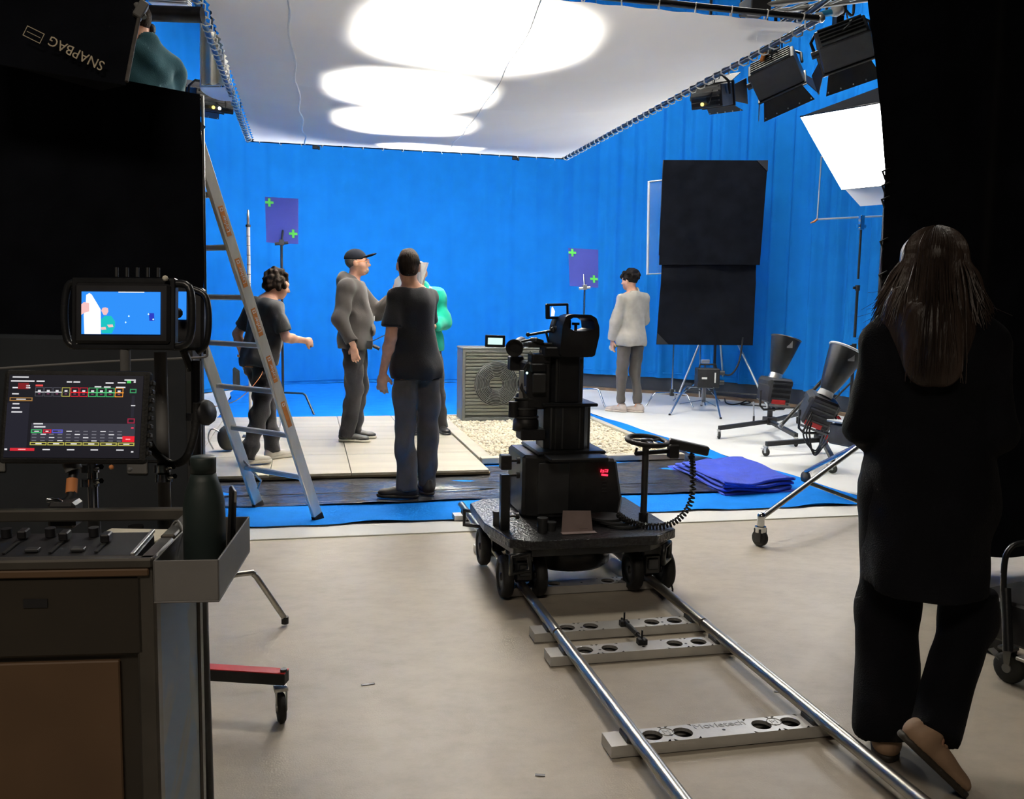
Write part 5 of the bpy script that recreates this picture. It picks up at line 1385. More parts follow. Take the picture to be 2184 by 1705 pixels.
MB().box(cp(-.085, .205, .99), (.115, .085, .028), CR @ Euler((0, 0, -.12)).to_matrix()).build('box_shell', 'cream', o, .006, segs=2)
M['greenled'] = glow('green_led', (.2, 1.0, .5), 3.0)
MB().ball(cp(-.046, .161, .991), .0026, 6).build('status_light', 'greenled', o)
MB().tube(spline([cp(-.03, .20, .99), cp(-.005, .19, 1.03), cp(.02, .15, 1.01), cp(.05, .12, .975)], 8), .0025, 5).build('data_cable', 'grey', o)
o = thing('paper_sheet', 'folded scrap of white paper behind the fader console', 'paper', cp(-.30, .19, .985))
MB().prism([(0, 0), (.055, 0), (.035, .022)], cp(-.30, .17, .99), CX, (CY * .3 + Vector((0, 0, 1))).normalized(), .001).build('paper_fold', 'paper', o)
# side tray with bottle
def tray():
    T = 1.02
    root = thing('side_tray', 'grey open metal tray hooked on the side of the flight case', 'tray', cp(.055, .13, .955))
    M['traygrey'] = mat('grey_powder_coat', (.17, .165, .16), .55, var=.06, scale=10, bump=.05)
    w, d, h = .097, .275, .064; z = T - h
    pl = lambda lo, hi, n: MB().box(cp((lo[0] + hi[0]) / 2, (lo[1] + hi[1]) / 2, (lo[2] + hi[2]) / 2), (hi[0] - lo[0], hi[1] - lo[1], hi[2] - lo[2]), CR).build(n, 'traygrey', root, .0008)
    x = .010
    pl((x, -.018, z), (x + w, -.015, T), 'tray_wall'); pl((x, d - .018, z), (x + w, d - .015, T), 'tray_wall'); pl((x, -.018, z), (x + .003, d - .015, T), 'tray_wall'); pl((x + w - .003, -.018, z), (x + w, d - .015, T), 'tray_wall'); pl((x, -.018, z - .003), (x + w, d - .015, z), 'tray_floor')
tray()
c = cp(.058, .115, .9575); o = thing('water_bottle', 'matt dark green water bottle standing in the grey tray', 'bottle', c)
M['bottle'] = mat('dark_green_powder_coat', (.020, .032, .030), .55, var=.08, scale=20, bump=.03)
MB().lathe([(0, 0), (.031, 0), (.034, .004), (.034, .105), (.033, .125), (.029, .145), (.0235, .160), (.0205, .172), (0, .172)], c, (0, 0, 1), 32).build('bottle_body', 'bottle', o)
MB().lathe([(0, .173), (.0205, .173), (.0208, .197), (.019, .200), (0, .200)], c, (0, 0, 1), 32).build('screw_cap', 'bottle', o)
c = cp(.088, .19, .9575); o = thing('phone', 'dark phone standing on edge behind the bottle', 'phone', c)
MB().box(c + Vector((0, 0, .065)), (.008, .05, .13), CR @ Euler((0, .05, .3)).to_matrix()).build('phone_body', 'black', o, .003)
MB().box(c + Vector((.004, 0, .120)), (.004, .052, .02), CR @ Euler((0, .05, .3)).to_matrix()).build('phone_bumper', 'alu', o, .001)

# tablet with software screen
def tablet():
    d = 1.72
    c = at(160, 889, d); TL = at(8, 803, d); TR = at(312, 806, d + .01); BL = at(4, 980, d - .02)
    ex = (TR - TL).normalized(); ey = (TL - BL); ey = (ey - ex * ey.dot(ex)).normalized(); n = ex.cross(ey).normalized()
    root = thing('tablet', 'tablet in a rugged black case showing a dark control screen', 'tablet', c)
    R = Matrix((ex, ey, n)).transposed()
    W, H = .281, .182
    cs = MB().box(c - n * .006, (W, H, .018), R).build('tablet_case', 'rubber', root, .008, segs=2)
    M['screendark'] = glow('screen_dark', srgb(14, 15, 26), 1.0)
    sc = MB().box(c + n * .0035, (W - .026, H - .022, .002), R).build('screen', 'screendark', root)
    cols = {}
    def sm(rgb):
        if rgb not in cols: cols[rgb] = glow('screen_colour', srgb(*rgb), 1.0)
        return cols[rgb]
    sw, sh = W - .026, H - .022
    items = {}
    # (x0,y0,x1,y1) in thousandths of the screen from its top corner, colour
    def r(x0, y0, x1, y1, col): items.setdefault(col, []).append((x0, y0, x1, y1))
    wh = (215, 215, 220); rd = (200, 30, 50); gr = (60, 170, 100); yl = (170, 165, 80); og = (235, 150, 50); pn = (50, 50, 62); dk = (26, 27, 40)
    r(0, 340, 165, 900, dk)
    for (x, y, w_) in ((25, 20, 120), (15, 68, 175), (205, 68, 60), (430, 75, 40), (480, 75, 50), (720, 82, 60), (810, 78, 60), (860, 45, 85), (640, 130, 50), (710, 132, 50), (800, 135, 70), (40, 345, 50), (35, 395, 60), (35, 445, 80), (205, 585, 70), (210, 622, 85), (30, 150, 40), (30, 225, 50), (130, 125, 28), (130, 150, 32)): r(x, y, x + w_, y + 16, wh)
    r(200, 118, 255, 140, (220, 70, 70)); r(70, 100, 150, 175, (120, 20, 30)); r(880, 60, 910, 92, (70, 200, 90)); r(930, 66, 945, 86, wh)
    def outline(x0, y0, x1, y1, col, t=8):
        r(x0, y0, x1, y0 + t * 1.5, col); r(x0, y1 - t * 1.5, x1, y1, col); r(x0, y0, x0 + t, y1, col); r(x1 - t, y0, x1, y1, col)
    outline(15, 275, 185, 320, (150, 110, 60)); r(65, 292, 135, 304, wh)
    tilec = [(70, 70, 80)] * 3 + [yl] + [rd] * 2 + [gr] * 3 + [og]
    linec = [wh] * 3 + [(60, 60, 60)] + [(250, 30, 40)] * 2 + [(90, 200, 130)] * 3 + [og]
    for k in range(10):
        x = 200 + 66 * k; outline(x, 150, x + 62, 262, tilec[k], 5); r(x, 203, x + 66, 214, linec[k]); r(x + 20, 182, x + 42, 204, wh); r(x + 22, 224, x + 40, 234, (140, 70, 110))
    outline(905, 160, 955, 212, (50, 140, 90)); outline(900, 520, 955, 580, (150, 30, 60)); r(922, 240, 945, 510, dk); r(920, 358, 952, 370, wh)
    r(190, 585, 960, 800, pn)
    outline(190, 660, 270, 705, gr); outline(280, 660, 340, 705, rd); outline(345, 660, 425, 705, (80, 80, 190)); r(215, 678, 250, 690, wh); r(298, 676, 320, 692, (255, 200, 200))
    for row in range(4):
        for k in range(11):
            if row == 0 and k < 3: continue
            y = 675 + 38 * row; x = 200 + 63 * k; b = (105, 105, 115) if (k * 3 + row * 5) % 4 else wh; r(x, y, x + (40 if b == wh else 34), y + 12, b)
    r(870, 735, 960, 805, (225, 25, 45)); r(895, 765, 930, 780, (255, 170, 170)); r(930, 625, 950, 645, (200, 50, 80))
    for k in range(6): outline(188 + 130 * k, 812, 312 + 130 * k, 852, yl); r(230 + 130 * k, 826, 275 + 130 * k, 838, wh)
    r(45, 885, 225, 920, (205, 35, 50)); r(105, 896, 160, 908, (255, 190, 190)); r(5, 892, 25, 912, wh)
    for x in (285, 465, 640, 830): r(x, 896, x + 55, 910, wh)
    r(940, 915, 958, 932, wh)
    for col, rs in items.items():
        mb = MB()
        for i, (x0, y0, x1, y1) in enumerate(rs):
            o_ = c + n * (.0047 + (0 if col in (dk, pn) else .0003)) + ex * (-sw / 2 + sw * x0 / 1000) + ey * (sh / 2 - sh * y0 / 1000); a = ex * (sw * (x1 - x0) / 1000); b = -ey * (sh * (y1 - y0) / 1000)
            mb.add([o_, o_ + a, o_ + a + b, o_ + b], [(0, 1, 2, 3)])
        mb.build('screen_graphics', sm(col), sc, kind='stuff')
    # ribbed case edge and screws
    for k in range(9): MB().box(c + ex * (W / 2 + .004) + ey * (-.07 + .017 * k), (.007, .010, .016), R).build('case_rib', 'rubber', root, .002)
    MB().ball(c + ex * .075 - ey * (H / 2 + .006), .005, 8).build('mount_screw', 'tape', root)
    MB().ball(c + ex * .11 - ey * (H / 2 + .01), .005, 8).build('mount_screw', 'grey', root)
    # articulated arm below
    j = [c - n * .03 - ey * .02, at(158, 1000, 1.75), at(152, 1060, 1.72), at(135, 1080, 1.70)]
    MB().tube(j, .009, 8).build('support_arm', 'black', root)
    MB().cyl(at(154, 1022, 1.735), at(152, 1052, 1.725), .0105, n=10).build('arm_band', 'tape', root)
    MB().cyl(at(150, 985, 1.74), at(158, 1003, 1.74), .016, n=12).build('arm_joint', 'grey', root)
    MB().tube([at(138, 1078, 1.7), at(120, 1068, 1.68), at(102, 1066, 1.68)], .006, 6).build('clamp_lever', 'chrome', root)
    MB().box(at(140, 1095, 1.70), (.05, .05, .05), CR).build('clamp_base', 'black', root, .006)
tablet()
# upright support rods behind the case
root = thing('support_stand', 'stand of upright chrome and grey posts behind the flight case', 'stand', cp(-.16, .47, 0))
for (x0, y0, x1, y1, dd, r, m_) in ((196, 985, 200, 1100, 1.85, .010, 'chrome'), (342, 752, 352, 1095, 1.95, .0135, 'grey'), (418, 770, 420, 1010, 2.0, .011, 'black')):
    a = at(x0, y0, dd); b = at(x1, y1, dd); MB().cyl(a, b, r, n=12).build('post', m_, root)
    MB().cyl(b, (b.x + .01, b.y + .02, .02), r * 1.3, n=12).build('lower_post', 'darkgrey', root)
for (x, y, dd) in ((196, 1000, 1.84), (196, 1030, 1.84), (350, 1000, 1.94), (353, 1020, 1.94), (418, 890, 1.99), (424, 985, 1.99)):
    MB().cyl(at(x - 4, y - 8, dd), at(x - 4, y + 8, dd), .018, n=12).cyl(at(x, y, dd), at(x + 20, y - 4, dd - .02), .006, n=6).build('post_clamp', 'chrome' if x < 400 else 'black', root)
MB().box((root.location.x, root.location.y + .0, .025), (.45, .25, .03), CR).build('post_base', 'darkgrey', root, .005)
MB().lathe([(0, -.01), (.026, -.01), (.03, 0), (.026, .01), (0, .01)], at(438, 880, 1.97), (.8, -.5, .2), 14).build('wing_knob', 'black', root)
cbl = MB().tube(spline([at(420, 860, 1.95), at(416, 920, 1.95), at(398, 975, 1.94), at(368, 990, 1.94), at(335, 970, 1.93), at(318, 945, 1.93)], 8), .0085, 8).build('loop_cable', 'rubber'); tag(cbl, 'thick black cable sagging in a loop beside the tablet', 'cable')

# on-camera style monitor in a handled cage
def monitor():
    d = 1.78
    c = at(258, 668, d); TL = at(175, 625, d); TR = at(342, 626, d); BL = at(180, 716, d)
    ex = (TR - TL).normalized(); ey = TL - BL; ey = (ey - ex * ey.dot(ex)).normalized(); n = ex.cross(ey).normalized(); R = Matrix((ex, ey, n)).transposed()
    root = thing('field_monitor', 'field monitor in a black handled cage showing the blue set', 'monitor', c)
    B = lambda mb, nm, m='black', bev=.003, par=root: mb.build(nm, m, par, bev)
    B(MB().box(c - n * .016, (.192, .122, .028), R), 'monitor_body', 'black', .006)
    W, H = .157, .085
    sc = B(MB().box(c + n * .0, (W, H, .002), R), 'screen', 'screenblue', 0)
    def poly(pts, m, dz):
        MB().add([c + n * dz + ex * (-W / 2 + W * x) + ey * (H / 2 - H * y) for x, y in pts], [tuple(range(len(pts)))]).build('screen_picture', m, sc)
    poly([(.04, 1), (.03, .55), (.055, .3), (.06, .08), (.10, .035), (.13, .07), (.245, .42), (.25, 1)], 'screenwhite', .0013)
    poly([(.0, .3), (.03, .25), (.10, .27), (.10, .47), (.04, .5), (.0, .55)], 'screenskin', .0016)
    poly([(.25, .66), (.30, .57), (.38, .57), (.43, .70), (.43, .82), (.39, .98), (.26, .98)], 'screenteal', .0016)
    poly([(.255, .45), (.27, .385), (.305, .37), (.34, .39), (.345, .47), (.32, .55), (.285, .55)], 'screenskin', .0019)
    poly([(.25, .84), (.31, .83), (.32, .89), (.26, .90)], 'screenskin', .0019); poly([(.33, .78), (.40, .77), (.41, .83), (.35, .84)], 'screenskin', .0019)
    for (x, y) in ((.605, .575), (.565, .72), (.855, .525), (.915, .645)): poly([(x - .012, y), (x, y - .025), (x + .012, y), (x, y + .025)], 'screencyan', .0017)
    poly([(.86, .50), (.925, .50), (.93, .68), (.865, .68)], 'screennavy', .0015)
    poly([(.47, .0), (.80, .0), (.80, .02), (.47, .02)], 'screenwhite', .0015)
    for s, w_ in ((-1, .018), (1, .030)):
        pts = [c + ex * s * .098 + ey * .062 - n * .02, c + ex * s * (.098 + w_) + ey * .055 - n * .02, c + ex * s * (.105 + w_) + ey * .0 - n * .02, c + ex * s * (.098 + w_) - ey * .055 - n * .02, c + ex * s * .098 - ey * .066 - n * .02]
        B(MB().tube(spline(pts, 4), .008, 8), 'cage_handle', 'blackgloss', 0)
    B(MB().frame(c - ex * .104 - ey * .072 - n * .03, ex, ey, .208, .144, .012, .02), 'cage_frame', 'blackgloss', .002)
    for k in range(5): B(MB().cyl(c + ex * (-.018 + .021 * k) + ey * .075 - n * .02, c + ex * (-.018 + .021 * k) + ey * .094 - n * .02, .0035, n=8), 'antenna_stub', 'darkgrey', 0)
    B(MB().ball(c + ex * .088 + ey * .07, .006, 8), 'cage_bolt', 'cream', 0)
    B(MB().cyl(c - ey * .07 - n * .02, at(268, 800, 1.82), .010, n=10), 'mount_pin', 'grey', 0)
    # second monitor turned away, partly visible past the handle
    c2 = at(392, 680, 1.98)
    o2 = thing('spare_monitor', 'second lit monitor peeping out behind the handled cage', 'monitor', c2)
    MB().box(c2 - n * .014, (.085, .14, .024), R).build('monitor_body', 'black', o2, .006)
    MB().box(at(381, 652, 1.98), (.034, .062, .002), R).build('screen', 'screenblue', o2)
    MB().tube(spline([c2 + ex * .02 + ey * .066, c2 + ex * .048 + ey * .05, c2 + ex * .056, c2 + ex * .05 - ey * .055, c2 + ex * .03 - ey * .075], 5), .007, 8).build('cage_handle', 'blackgloss', o2)
    MB().ball(at(378, 668, 1.95), .012, 10).build('tilt_knob', 'black', o2)
    MB().cyl(c2 - ey * .07, at(408, 790, 2.0), .009, n=8).build('mount_pin', 'black', o2)
monitor()

# rolling base with a red-topped leg behind the cart
def red_base():
    f = ground(600, 1540); d = (f - CAM).dot(FWD); root = thing('rolling_base', 'black rolling base with a red topped leg beside the flight case', 'rolling base', (f.x - .35, f.y, 0))
    a = at(612, 1470, d); b = at(300, 1484, d + .06)
    a.z = .150; b.z = .150
    MB().bar(a, b, .045, .040).build('base_leg', 'black', root, .003)
    MB().bar(a + Vector((0, 0, .0215)), b + Vector((0, 0, .0215)), .044, .003).build('red_cover', 'red', root)
    MB().cyl(a + Vector((-.01, 0, .02)), a + Vector((-.01, 0, .032)), .012, n=10).build('bolt_head', 'darkgrey', root)
    caster(root, (f.x, f.y, 0), .05, .026, .15, 'alu')
    q = Vector((b.x, b.y, .15)); MB().bar(q, q + Vector((-.38, .04, 0)), .045, .04).build('base_leg', 'black', root, .003); caster(root, (q.x - .38, q.y + .04, 0), .05, .026, .5, 'alu')
    MB().bar(q, q + Vector((-.3, -.25, 0)), .045, .04).build('base_leg', 'black', root, .003); caster(root, (q.x - .3, q.y - .25, 0), .05, .026, -.5, 'alu')
    MB().cyl(q, q + Vector((0, 0, .5)), .025, n=12).build('base_post', 'black', root)
red_base()

# equipment cart at the right border with a big tyre and a small caster
def side_cart():
    b = ground(2105, 1392); c = ground(2150, 1456)
    root = thing('equipment_cart', 'black equipment cart with a fat tyre and small caster beyond the woman', 'cart', (2.9, 3.2, 0))
    ax = Vector((.97, .25, 0))
    w = MB().lathe([(.05, -.035), (.11, -.045), (.125, -.03), (.128, 0), (.125, .03), (.11, .045), (.05, .035)], Vector((b.x + .03, b.y + .02, .128)), ax, 30, closed=True).build('tyre', 'rubber', root)
    MB().lathe([(0, -.03), (.05, -.035), (.05, .035), (0, .03)], Vector((b.x + .03, b.y + .02, .128)), ax, 20).build('hub', 'darkgrey', w)
    caster(root, (c.x, c.y, 0), .06, .03, .25, 'grey')
    p = [at(2140, 1300, 3.3), at(2142, 1205, 3.3), at(2155, 1170, 3.3), at(2184, 1158, 3.3), at(2260, 1155, 3.3)]
    MB().tube(spline(p, 5), .011, 10).build('frame_tube', 'blackgloss', root)
    MB().tube([at(2145, 1255, 3.3), at(2150, 1390, 3.25)], .018, 10).build('frame_tube', 'blackgloss', root)
    k = at(2190, 1330, 3.3); MB().box(k + Vector((.08, .03, 0)), (.30, .35, .16), (0, 0, .25)).build('cart_box', 'black', root, .01)
    MB().box(k + Vector((-.05, -.12, -.09)), (.12, .1, .012), (0, 0, .25)).build('base_plate', 'alu', root, .002)
    MB().cyl(Vector((b.x + .03, b.y + .02, .128)), k + Vector((0, 0, -.04)), .010, n=8).build('axle', 'darkgrey', root)
    e = k + Vector((.5, .1, 0)); MB().box(e, (.4, .4, .05)).build('cart_deck', 'black', root, .01)
    caster(root, (e.x + .1, e.y - .1, 0), .06, .03, .25, 'grey'); caster(root, (e.x + .1, e.y + .15, 0), .06, .03, .25, 'grey')
    MB().cyl((e.x, e.y, .06), (e.x, e.y, e.z), .02, n=8).build('deck_leg', 'blackgloss', root)
side_cart()
# ================================================================== people: smooth-blended solid fields turned into one continuous surface each
class Field:
    def __init__(s, lo, hi, h):
        s.h = h; s.lo = np.array(lo, float); s.n = np.ceil((np.array(hi) - s.lo) / h).astype(int) + 1
        s.ax = [s.lo[i] + h * np.arange(s.n[i]) for i in range(3)]
        s.F = np.full(s.n, 1.0, np.float32)
    def sub(s, lo, hi, m):
        a = np.clip(np.floor((np.array(lo) - m - s.lo) / s.h).astype(int), 0, s.n - 1); b = np.clip(np.ceil((np.array(hi) + m - s.lo) / s.h).astype(int) + 1, 1, s.n)
        sl = tuple(slice(a[i], b[i]) for i in range(3))
        X = s.ax[0][sl[0]][:, None, None]; Y = s.ax[1][sl[1]][None, :, None]; Z = s.ax[2][sl[2]][None, None, :]
        return sl, X, Y, Z
    def dist(s, pr, X, Y, Z):
        if pr[0] == 'c':
            a, b, ra, rb = np.array(pr[1], float), np.array(pr[2], float), pr[3], pr[4]
            ab = b - a; L = max(ab @ ab, 1e-9)
            t = np.clip(((X - a[0]) * ab[0] + (Y - a[1]) * ab[1] + (Z - a[2]) * ab[2]) / L, 0, 1)
            return np.sqrt((X - a[0] - t * ab[0]) ** 2 + (Y - a[1] - t * ab[1]) ** 2 + (Z - a[2] - t * ab[2]) ** 2) - (ra + (rb - ra) * t)
        c, r, R = np.array(pr[1], float), np.array(pr[2], float), pr[3]
        x, y, z = X - c[0], Y - c[1], Z - c[2]
        if R is not None:
            x, y, z = R[0][0] * x + R[1][0] * y + R[2][0] * z, R[0][1] * x + R[1][1] * y + R[2][1] * z, R[0][2] * x + R[1][2] * y + R[2][2] * z
        k0 = np.sqrt((x / r[0]) ** 2 + (y / r[1]) ** 2 + (z / r[2]) ** 2); k1 = np.sqrt((x / r[0] ** 2) ** 2 + (y / r[1] ** 2) ** 2 + (z / r[2] ** 2) ** 2)
        return k0 * (k0 - 1) / np.maximum(k1, 1e-6)
    def box(s, pr):
        if pr[0] == 'c':
            a, b = np.array(pr[1]), np.array(pr[2]); r = max(pr[3], pr[4]); return np.minimum(a, b) - r, np.maximum(a, b) + r
        c, r = np.array(pr[1]), max(pr[2]); return c - r, c + r
    def add(s, prims, k=0.02):
        for pr in prims:
            lo, hi = s.box(pr); sl, X, Y, Z = s.sub(lo, hi, k + 3 * s.h)
            if 0 in s.F[sl].shape: continue
            d = s.dist(pr, X, Y, Z); f = s.F[sl]
            h = np.clip(0.5 + 0.5 * (f - d) / k, 0, 1); s.F[sl] = f * (1 - h) + d * h - k * h * (1 - h)
        return s
    def carve(s, prims):
        for pr in prims:
            lo, hi = s.box(pr); sl, X, Y, Z = s.sub(lo, hi, 3 * s.h); s.F[sl] = np.maximum(s.F[sl], -s.dist(pr, X, Y, Z))
        return s
    def cut(s, p, n):
        p = np.array(p, float); n = np.array(n, float); n = n / np.linalg.norm(n)
        X = s.ax[0][:, None, None]; Y = s.ax[1][None, :, None]; Z = s.ax[2][None, None, :]
        s.F = np.maximum(s.F, ((X - p[0]) * n[0] + (Y - p[1]) * n[1] + (Z - p[2]) * n[2]).astype(np.float32)); return s
    def wrinkle(s, amp, seed, sc=1.0, zs=1.0):
        r = np.random.default_rng(seed); near = np.argwhere(np.abs(s.F) < 3 * s.h + 3 * abs(amp)); X, Y, Z = [s.lo[i] + s.h * near[:, i] for i in range(3)]
        w = 0
        for i in range(5):
            k = r.normal(0, 1, 3) * np.array([1, 1, zs]); k = k / np.linalg.norm(k) * r.uniform(16, 46) * sc; m = r.normal(0, 7, 3)
            w = w + np.sin(k[0] * X + k[1] * Y + k[2] * Z + 1.6 * np.sin(m[0] * X + m[1] * Y + m[2] * Z + i) + r.uniform(0, 6)) / (1 + .25 * i)
        w = np.sign(w) * np.abs(w) ** 0.8
        s.F[near[:, 0], near[:, 1], near[:, 2]] += (amp * w).astype(np.float32); return s
    def limb(s, prims, k, cuts, kk):
        """a limb blended on its own, cut square at its end, then blended into the field"""
        bx = [s.box(p) for p in prims]; lo = np.min([b[0] for b in bx], 0); hi = np.max([b[1] for b in bx], 0)
        sl, X, Y, Z = s.sub(lo, hi, kk + 4 * s.h); f1 = s.F[sl]
        if 0 in f1.shape: return s
        f2 = np.full(f1.shape, 1.0, np.float32)
        for pr in prims:
            d = s.dist(pr, X, Y, Z); h = np.clip(0.5 + 0.5 * (f2 - d) / k, 0, 1); f2 = f2 * (1 - h) + d * h - k * h * (1 - h)
        for (p, n) in cuts:
            n = unit(np.array(n, float)); f2 = np.maximum(f2, (X - p[0]) * n[0] + (Y - p[1]) * n[1] + (Z - p[2]) * n[2])
        h = np.clip(.5 + .5 * (f1 - f2) / kk, 0, 1); s.F[sl] = f1 * (1 - h) + f2 * h - kk * h * (1 - h); return s
    def mesh(s, name):
        F = s.F; S = F < 0
        c = np.zeros(np.array(F.shape) - 1, np.int8); N = F.shape
        offs = [(i, j, k) for i in (0, 1) for j in (0, 1) for k in (0, 1)]
        for (i, j, k) in offs: c += S[i:N[0] - 1 + i, j:N[1] - 1 + j, k:N[2] - 1 + k]
        act = (c > 0) & (c < 8); I = np.argwhere(act); idx = np.full(act.shape, -1, np.int64); idx[act] = np.arange(len(I))
        acc = np.zeros((len(I), 3)); cnt = np.zeros(len(I))
        for a in offs:
            for ax in range(3):
                if a[ax]: continue
                b = list(a); b[ax] = 1
                fa = F[I[:, 0] + a[0], I[:, 1] + a[1], I[:, 2] + a[2]]; fb = F[I[:, 0] + b[0], I[:, 1] + b[1], I[:, 2] + b[2]]
                x = (fa < 0) != (fb < 0); t = np.where(x, fa / np.where(fa == fb, 1, fa - fb), 0)
                p = np.array(a, float)[None, :].repeat(len(I), 0); p[:, ax] += t; acc[x] += p[x]; cnt[x] += 1
        V = s.lo + (I + acc / np.maximum(cnt, 1)[:, None]) * s.h
        Q = []
        for ax in range(3):
            o1, o2 = [i for i in range(3) if i != ax]
            sa = [slice(None)] * 3; sb = [slice(None)] * 3; sa[ax] = slice(0, -1); sb[ax] = slice(1, None)
            for q in (o1, o2): sa[q] = slice(1, -1); sb[q] = slice(1, -1)
            A = S[tuple(sa)]; Bq = S[tuple(sb)]; e = np.argwhere(A != Bq); 
            if not len(e): continue
            flip = A[e[:, 0], e[:, 1], e[:, 2]]
            e = e.copy(); e[:, o1] += 1; e[:, o2] += 1
            def cell(d1, d2):
                q = e.copy(); q[:, o1] -= d1; q[:, o2] -= d2; return idx[q[:, 0], q[:, 1], q[:, 2]]
            quad = np.stack([cell(0, 0), cell(1, 0), cell(1, 1), cell(0, 1)], 1)
            fl = flip if ax != 1 else ~flip
            quad[~fl] = quad[~fl][:, ::-1]; Q.append(quad)
        Q = np.concatenate(Q); Q = Q[(Q >= 0).all(1)]
        me = bpy.data.meshes.new(name); me.from_pydata(V.tolist(), [], Q.tolist()); me.polygons.foreach_set('use_smooth', [True] * len(me.polygons)); me.update()
        return me

def put(fld, name, m, parent, label=None):
    me = fld.mesh(name); me.materials.append(M[m] if isinstance(m, str) else m)
    bm = bmesh.new(); bm.from_mesh(me)
    bmesh.ops.smooth_vert(bm, verts=bm.verts, factor=.35, use_axis_x=True, use_axis_y=True, use_axis_z=True)
    bmesh.ops.recalc_face_normals(bm, faces=bm.faces); bm.to_mesh(me); bm.free()
    o = bpy.data.objects.new(name, me); COL.objects.link(o)
    if parent is not None: o.parent = parent; ROOTM[o.name] = ROOTM[parent.name]
    if label: o['label'] = label
    return o

V3 = lambda *a: np.array(a, float)
def unit(v): return v / max(np.linalg.norm(v), 1e-9)

def hand_prims(w, d, pn, s, curl=.5, spread=1.0, side=1):
    """wrist w, pointing d, palm normal pn: palm and five separate bent fingers"""
    d = unit(d); pn = unit(pn - d * (pn @ d)); x = np.cross(d, pn) * side
    R = [[x[i], d[i], pn[i]] for i in range(3)]
    out = [('c', w - d * .01 * s, w + d * .02 * s, .024 * s, .024 * s), ('e', w + d * .052 * s, (.040 * s, .050 * s, .017 * s), R)]
    base = w + d * .088 * s
    for i, L in enumerate((.070, .078, .073, .058)):
        b = base + x * (.030 - .020 * i) * s - d * (.004 * abs(i - 1)) * s; fd = unit(d + x * (.10 - .07 * i) * spread); a1 = curl * .55; a2 = curl * 1.35; a3 = curl * 2.1
        p1 = b + (fd * math.cos(a1) + pn * math.sin(a1)) * L * .42 * s; p2 = p1 + (fd * math.cos(a2) + pn * math.sin(a2)) * L * .33 * s; p3 = p2 + (fd * math.cos(a3) + pn * math.sin(a3)) * L * .27 * s
        out += [('c', b - fd * .02 * s, p1, .0100 * s, .0095 * s), ('c', p1, p2, .0095 * s, .0088 * s), ('c', p2, p3, .0088 * s, .0080 * s)]
    t0 = w + d * .022 * s + x * .026 * s; t1 = t0 + unit(x * .75 + d * .75 + pn * .35) * .040 * s; t2 = t1 + unit(x * .30 + d * .95 + pn * .45) * .032 * s
    out += [('c', t0, t1, .0145 * s, .0112 * s), ('c', t1, t2, .0108 * s, .0088 * s)]
    return out

def head_frame(pos, yaw, pitch=0.0, roll=0.0):
    return np.array(pos, float), np.array((Matrix.Rotation(yaw, 3, 'Z') @ Matrix.Rotation(pitch, 3, 'X') @ Matrix.Rotation(roll, 3, 'Y')))

def head_prims(H, s):
    p, R = H; T = lambda *a: p + R @ (V3(*a) * s); Rl = R.tolist()
    E = lambda c, r: ('e', T(*c), tuple(x * s for x in r), Rl)
    main = [E((0, -.012, .030), (.074, .094, .088)), E((0, .020, -.030), (.062, .074, .080)), E((0, .052, -.088), (.036, .036, .028)), E((0, .072, .020), (.052, .022, .016)),
            E((.040, .050, -.030), (.024, .026, .022)), E((-.040, .050, -.030), (.024, .026, .022))]
    fine = [('c', T(0, .086, .008), T(0, .112, -.032), .009 * s, .013 * s), E((.010, .098, -.036), (.010, .012, .009)), E((-.010, .098, -.036), (.010, .012, .009)),
            E((0, .088, -.062), (.024, .010, .006)), E((0, .086, -.072), (.020, .010, .007)),
            E((.076, -.008, -.010), (.010, .020, .032)), E((-.076, -.008, -.010), (.010, .020, .032))]
    sock = [('e', T(.031, .094, .002), (.015 * s, .014 * s, .010 * s), Rl), ('e', T(-.031, .094, .002), (.015 * s, .014 * s, .010 * s), Rl)]
    eyes = [T(.031, .083, .001), T(-.031, .083, .001)]
    return main, fine, sock, eyes

TORSO = [(0.0, .165, .112), (.14, .165, .116), (.30, .150, .108), (.46, .142, .100), (.62, .155, .108), (.78, .168, .114), (.90, .155, .098)]
def torso_prims(P, N, hx, sx, g=0.0, widen=1.0, belly=0.0, gz=1.0):
    out = []
    for (t, rx, ry) in TORSO:
        c = P + (N - P) * t; ax = unit(hx * (1 - t) + sx * t); ax[2] = 0; ax = unit(ax); fy = np.cross(V3(0, 0, 1), ax)
        c = c + fy * (belly * math.exp(-((t - .3) / .22) ** 2) + .012 * math.exp(-((t - .75) / .2) ** 2))
        R = [[ax[i], fy[i], (0, 0, 1)[i]] for i in range(3)]
        out.append(('e', c, (rx * widen + g, ry * widen + g + belly * .5 * math.exp(-((t - .3) / .22) ** 2), .105 * gz + g), R))
    return out

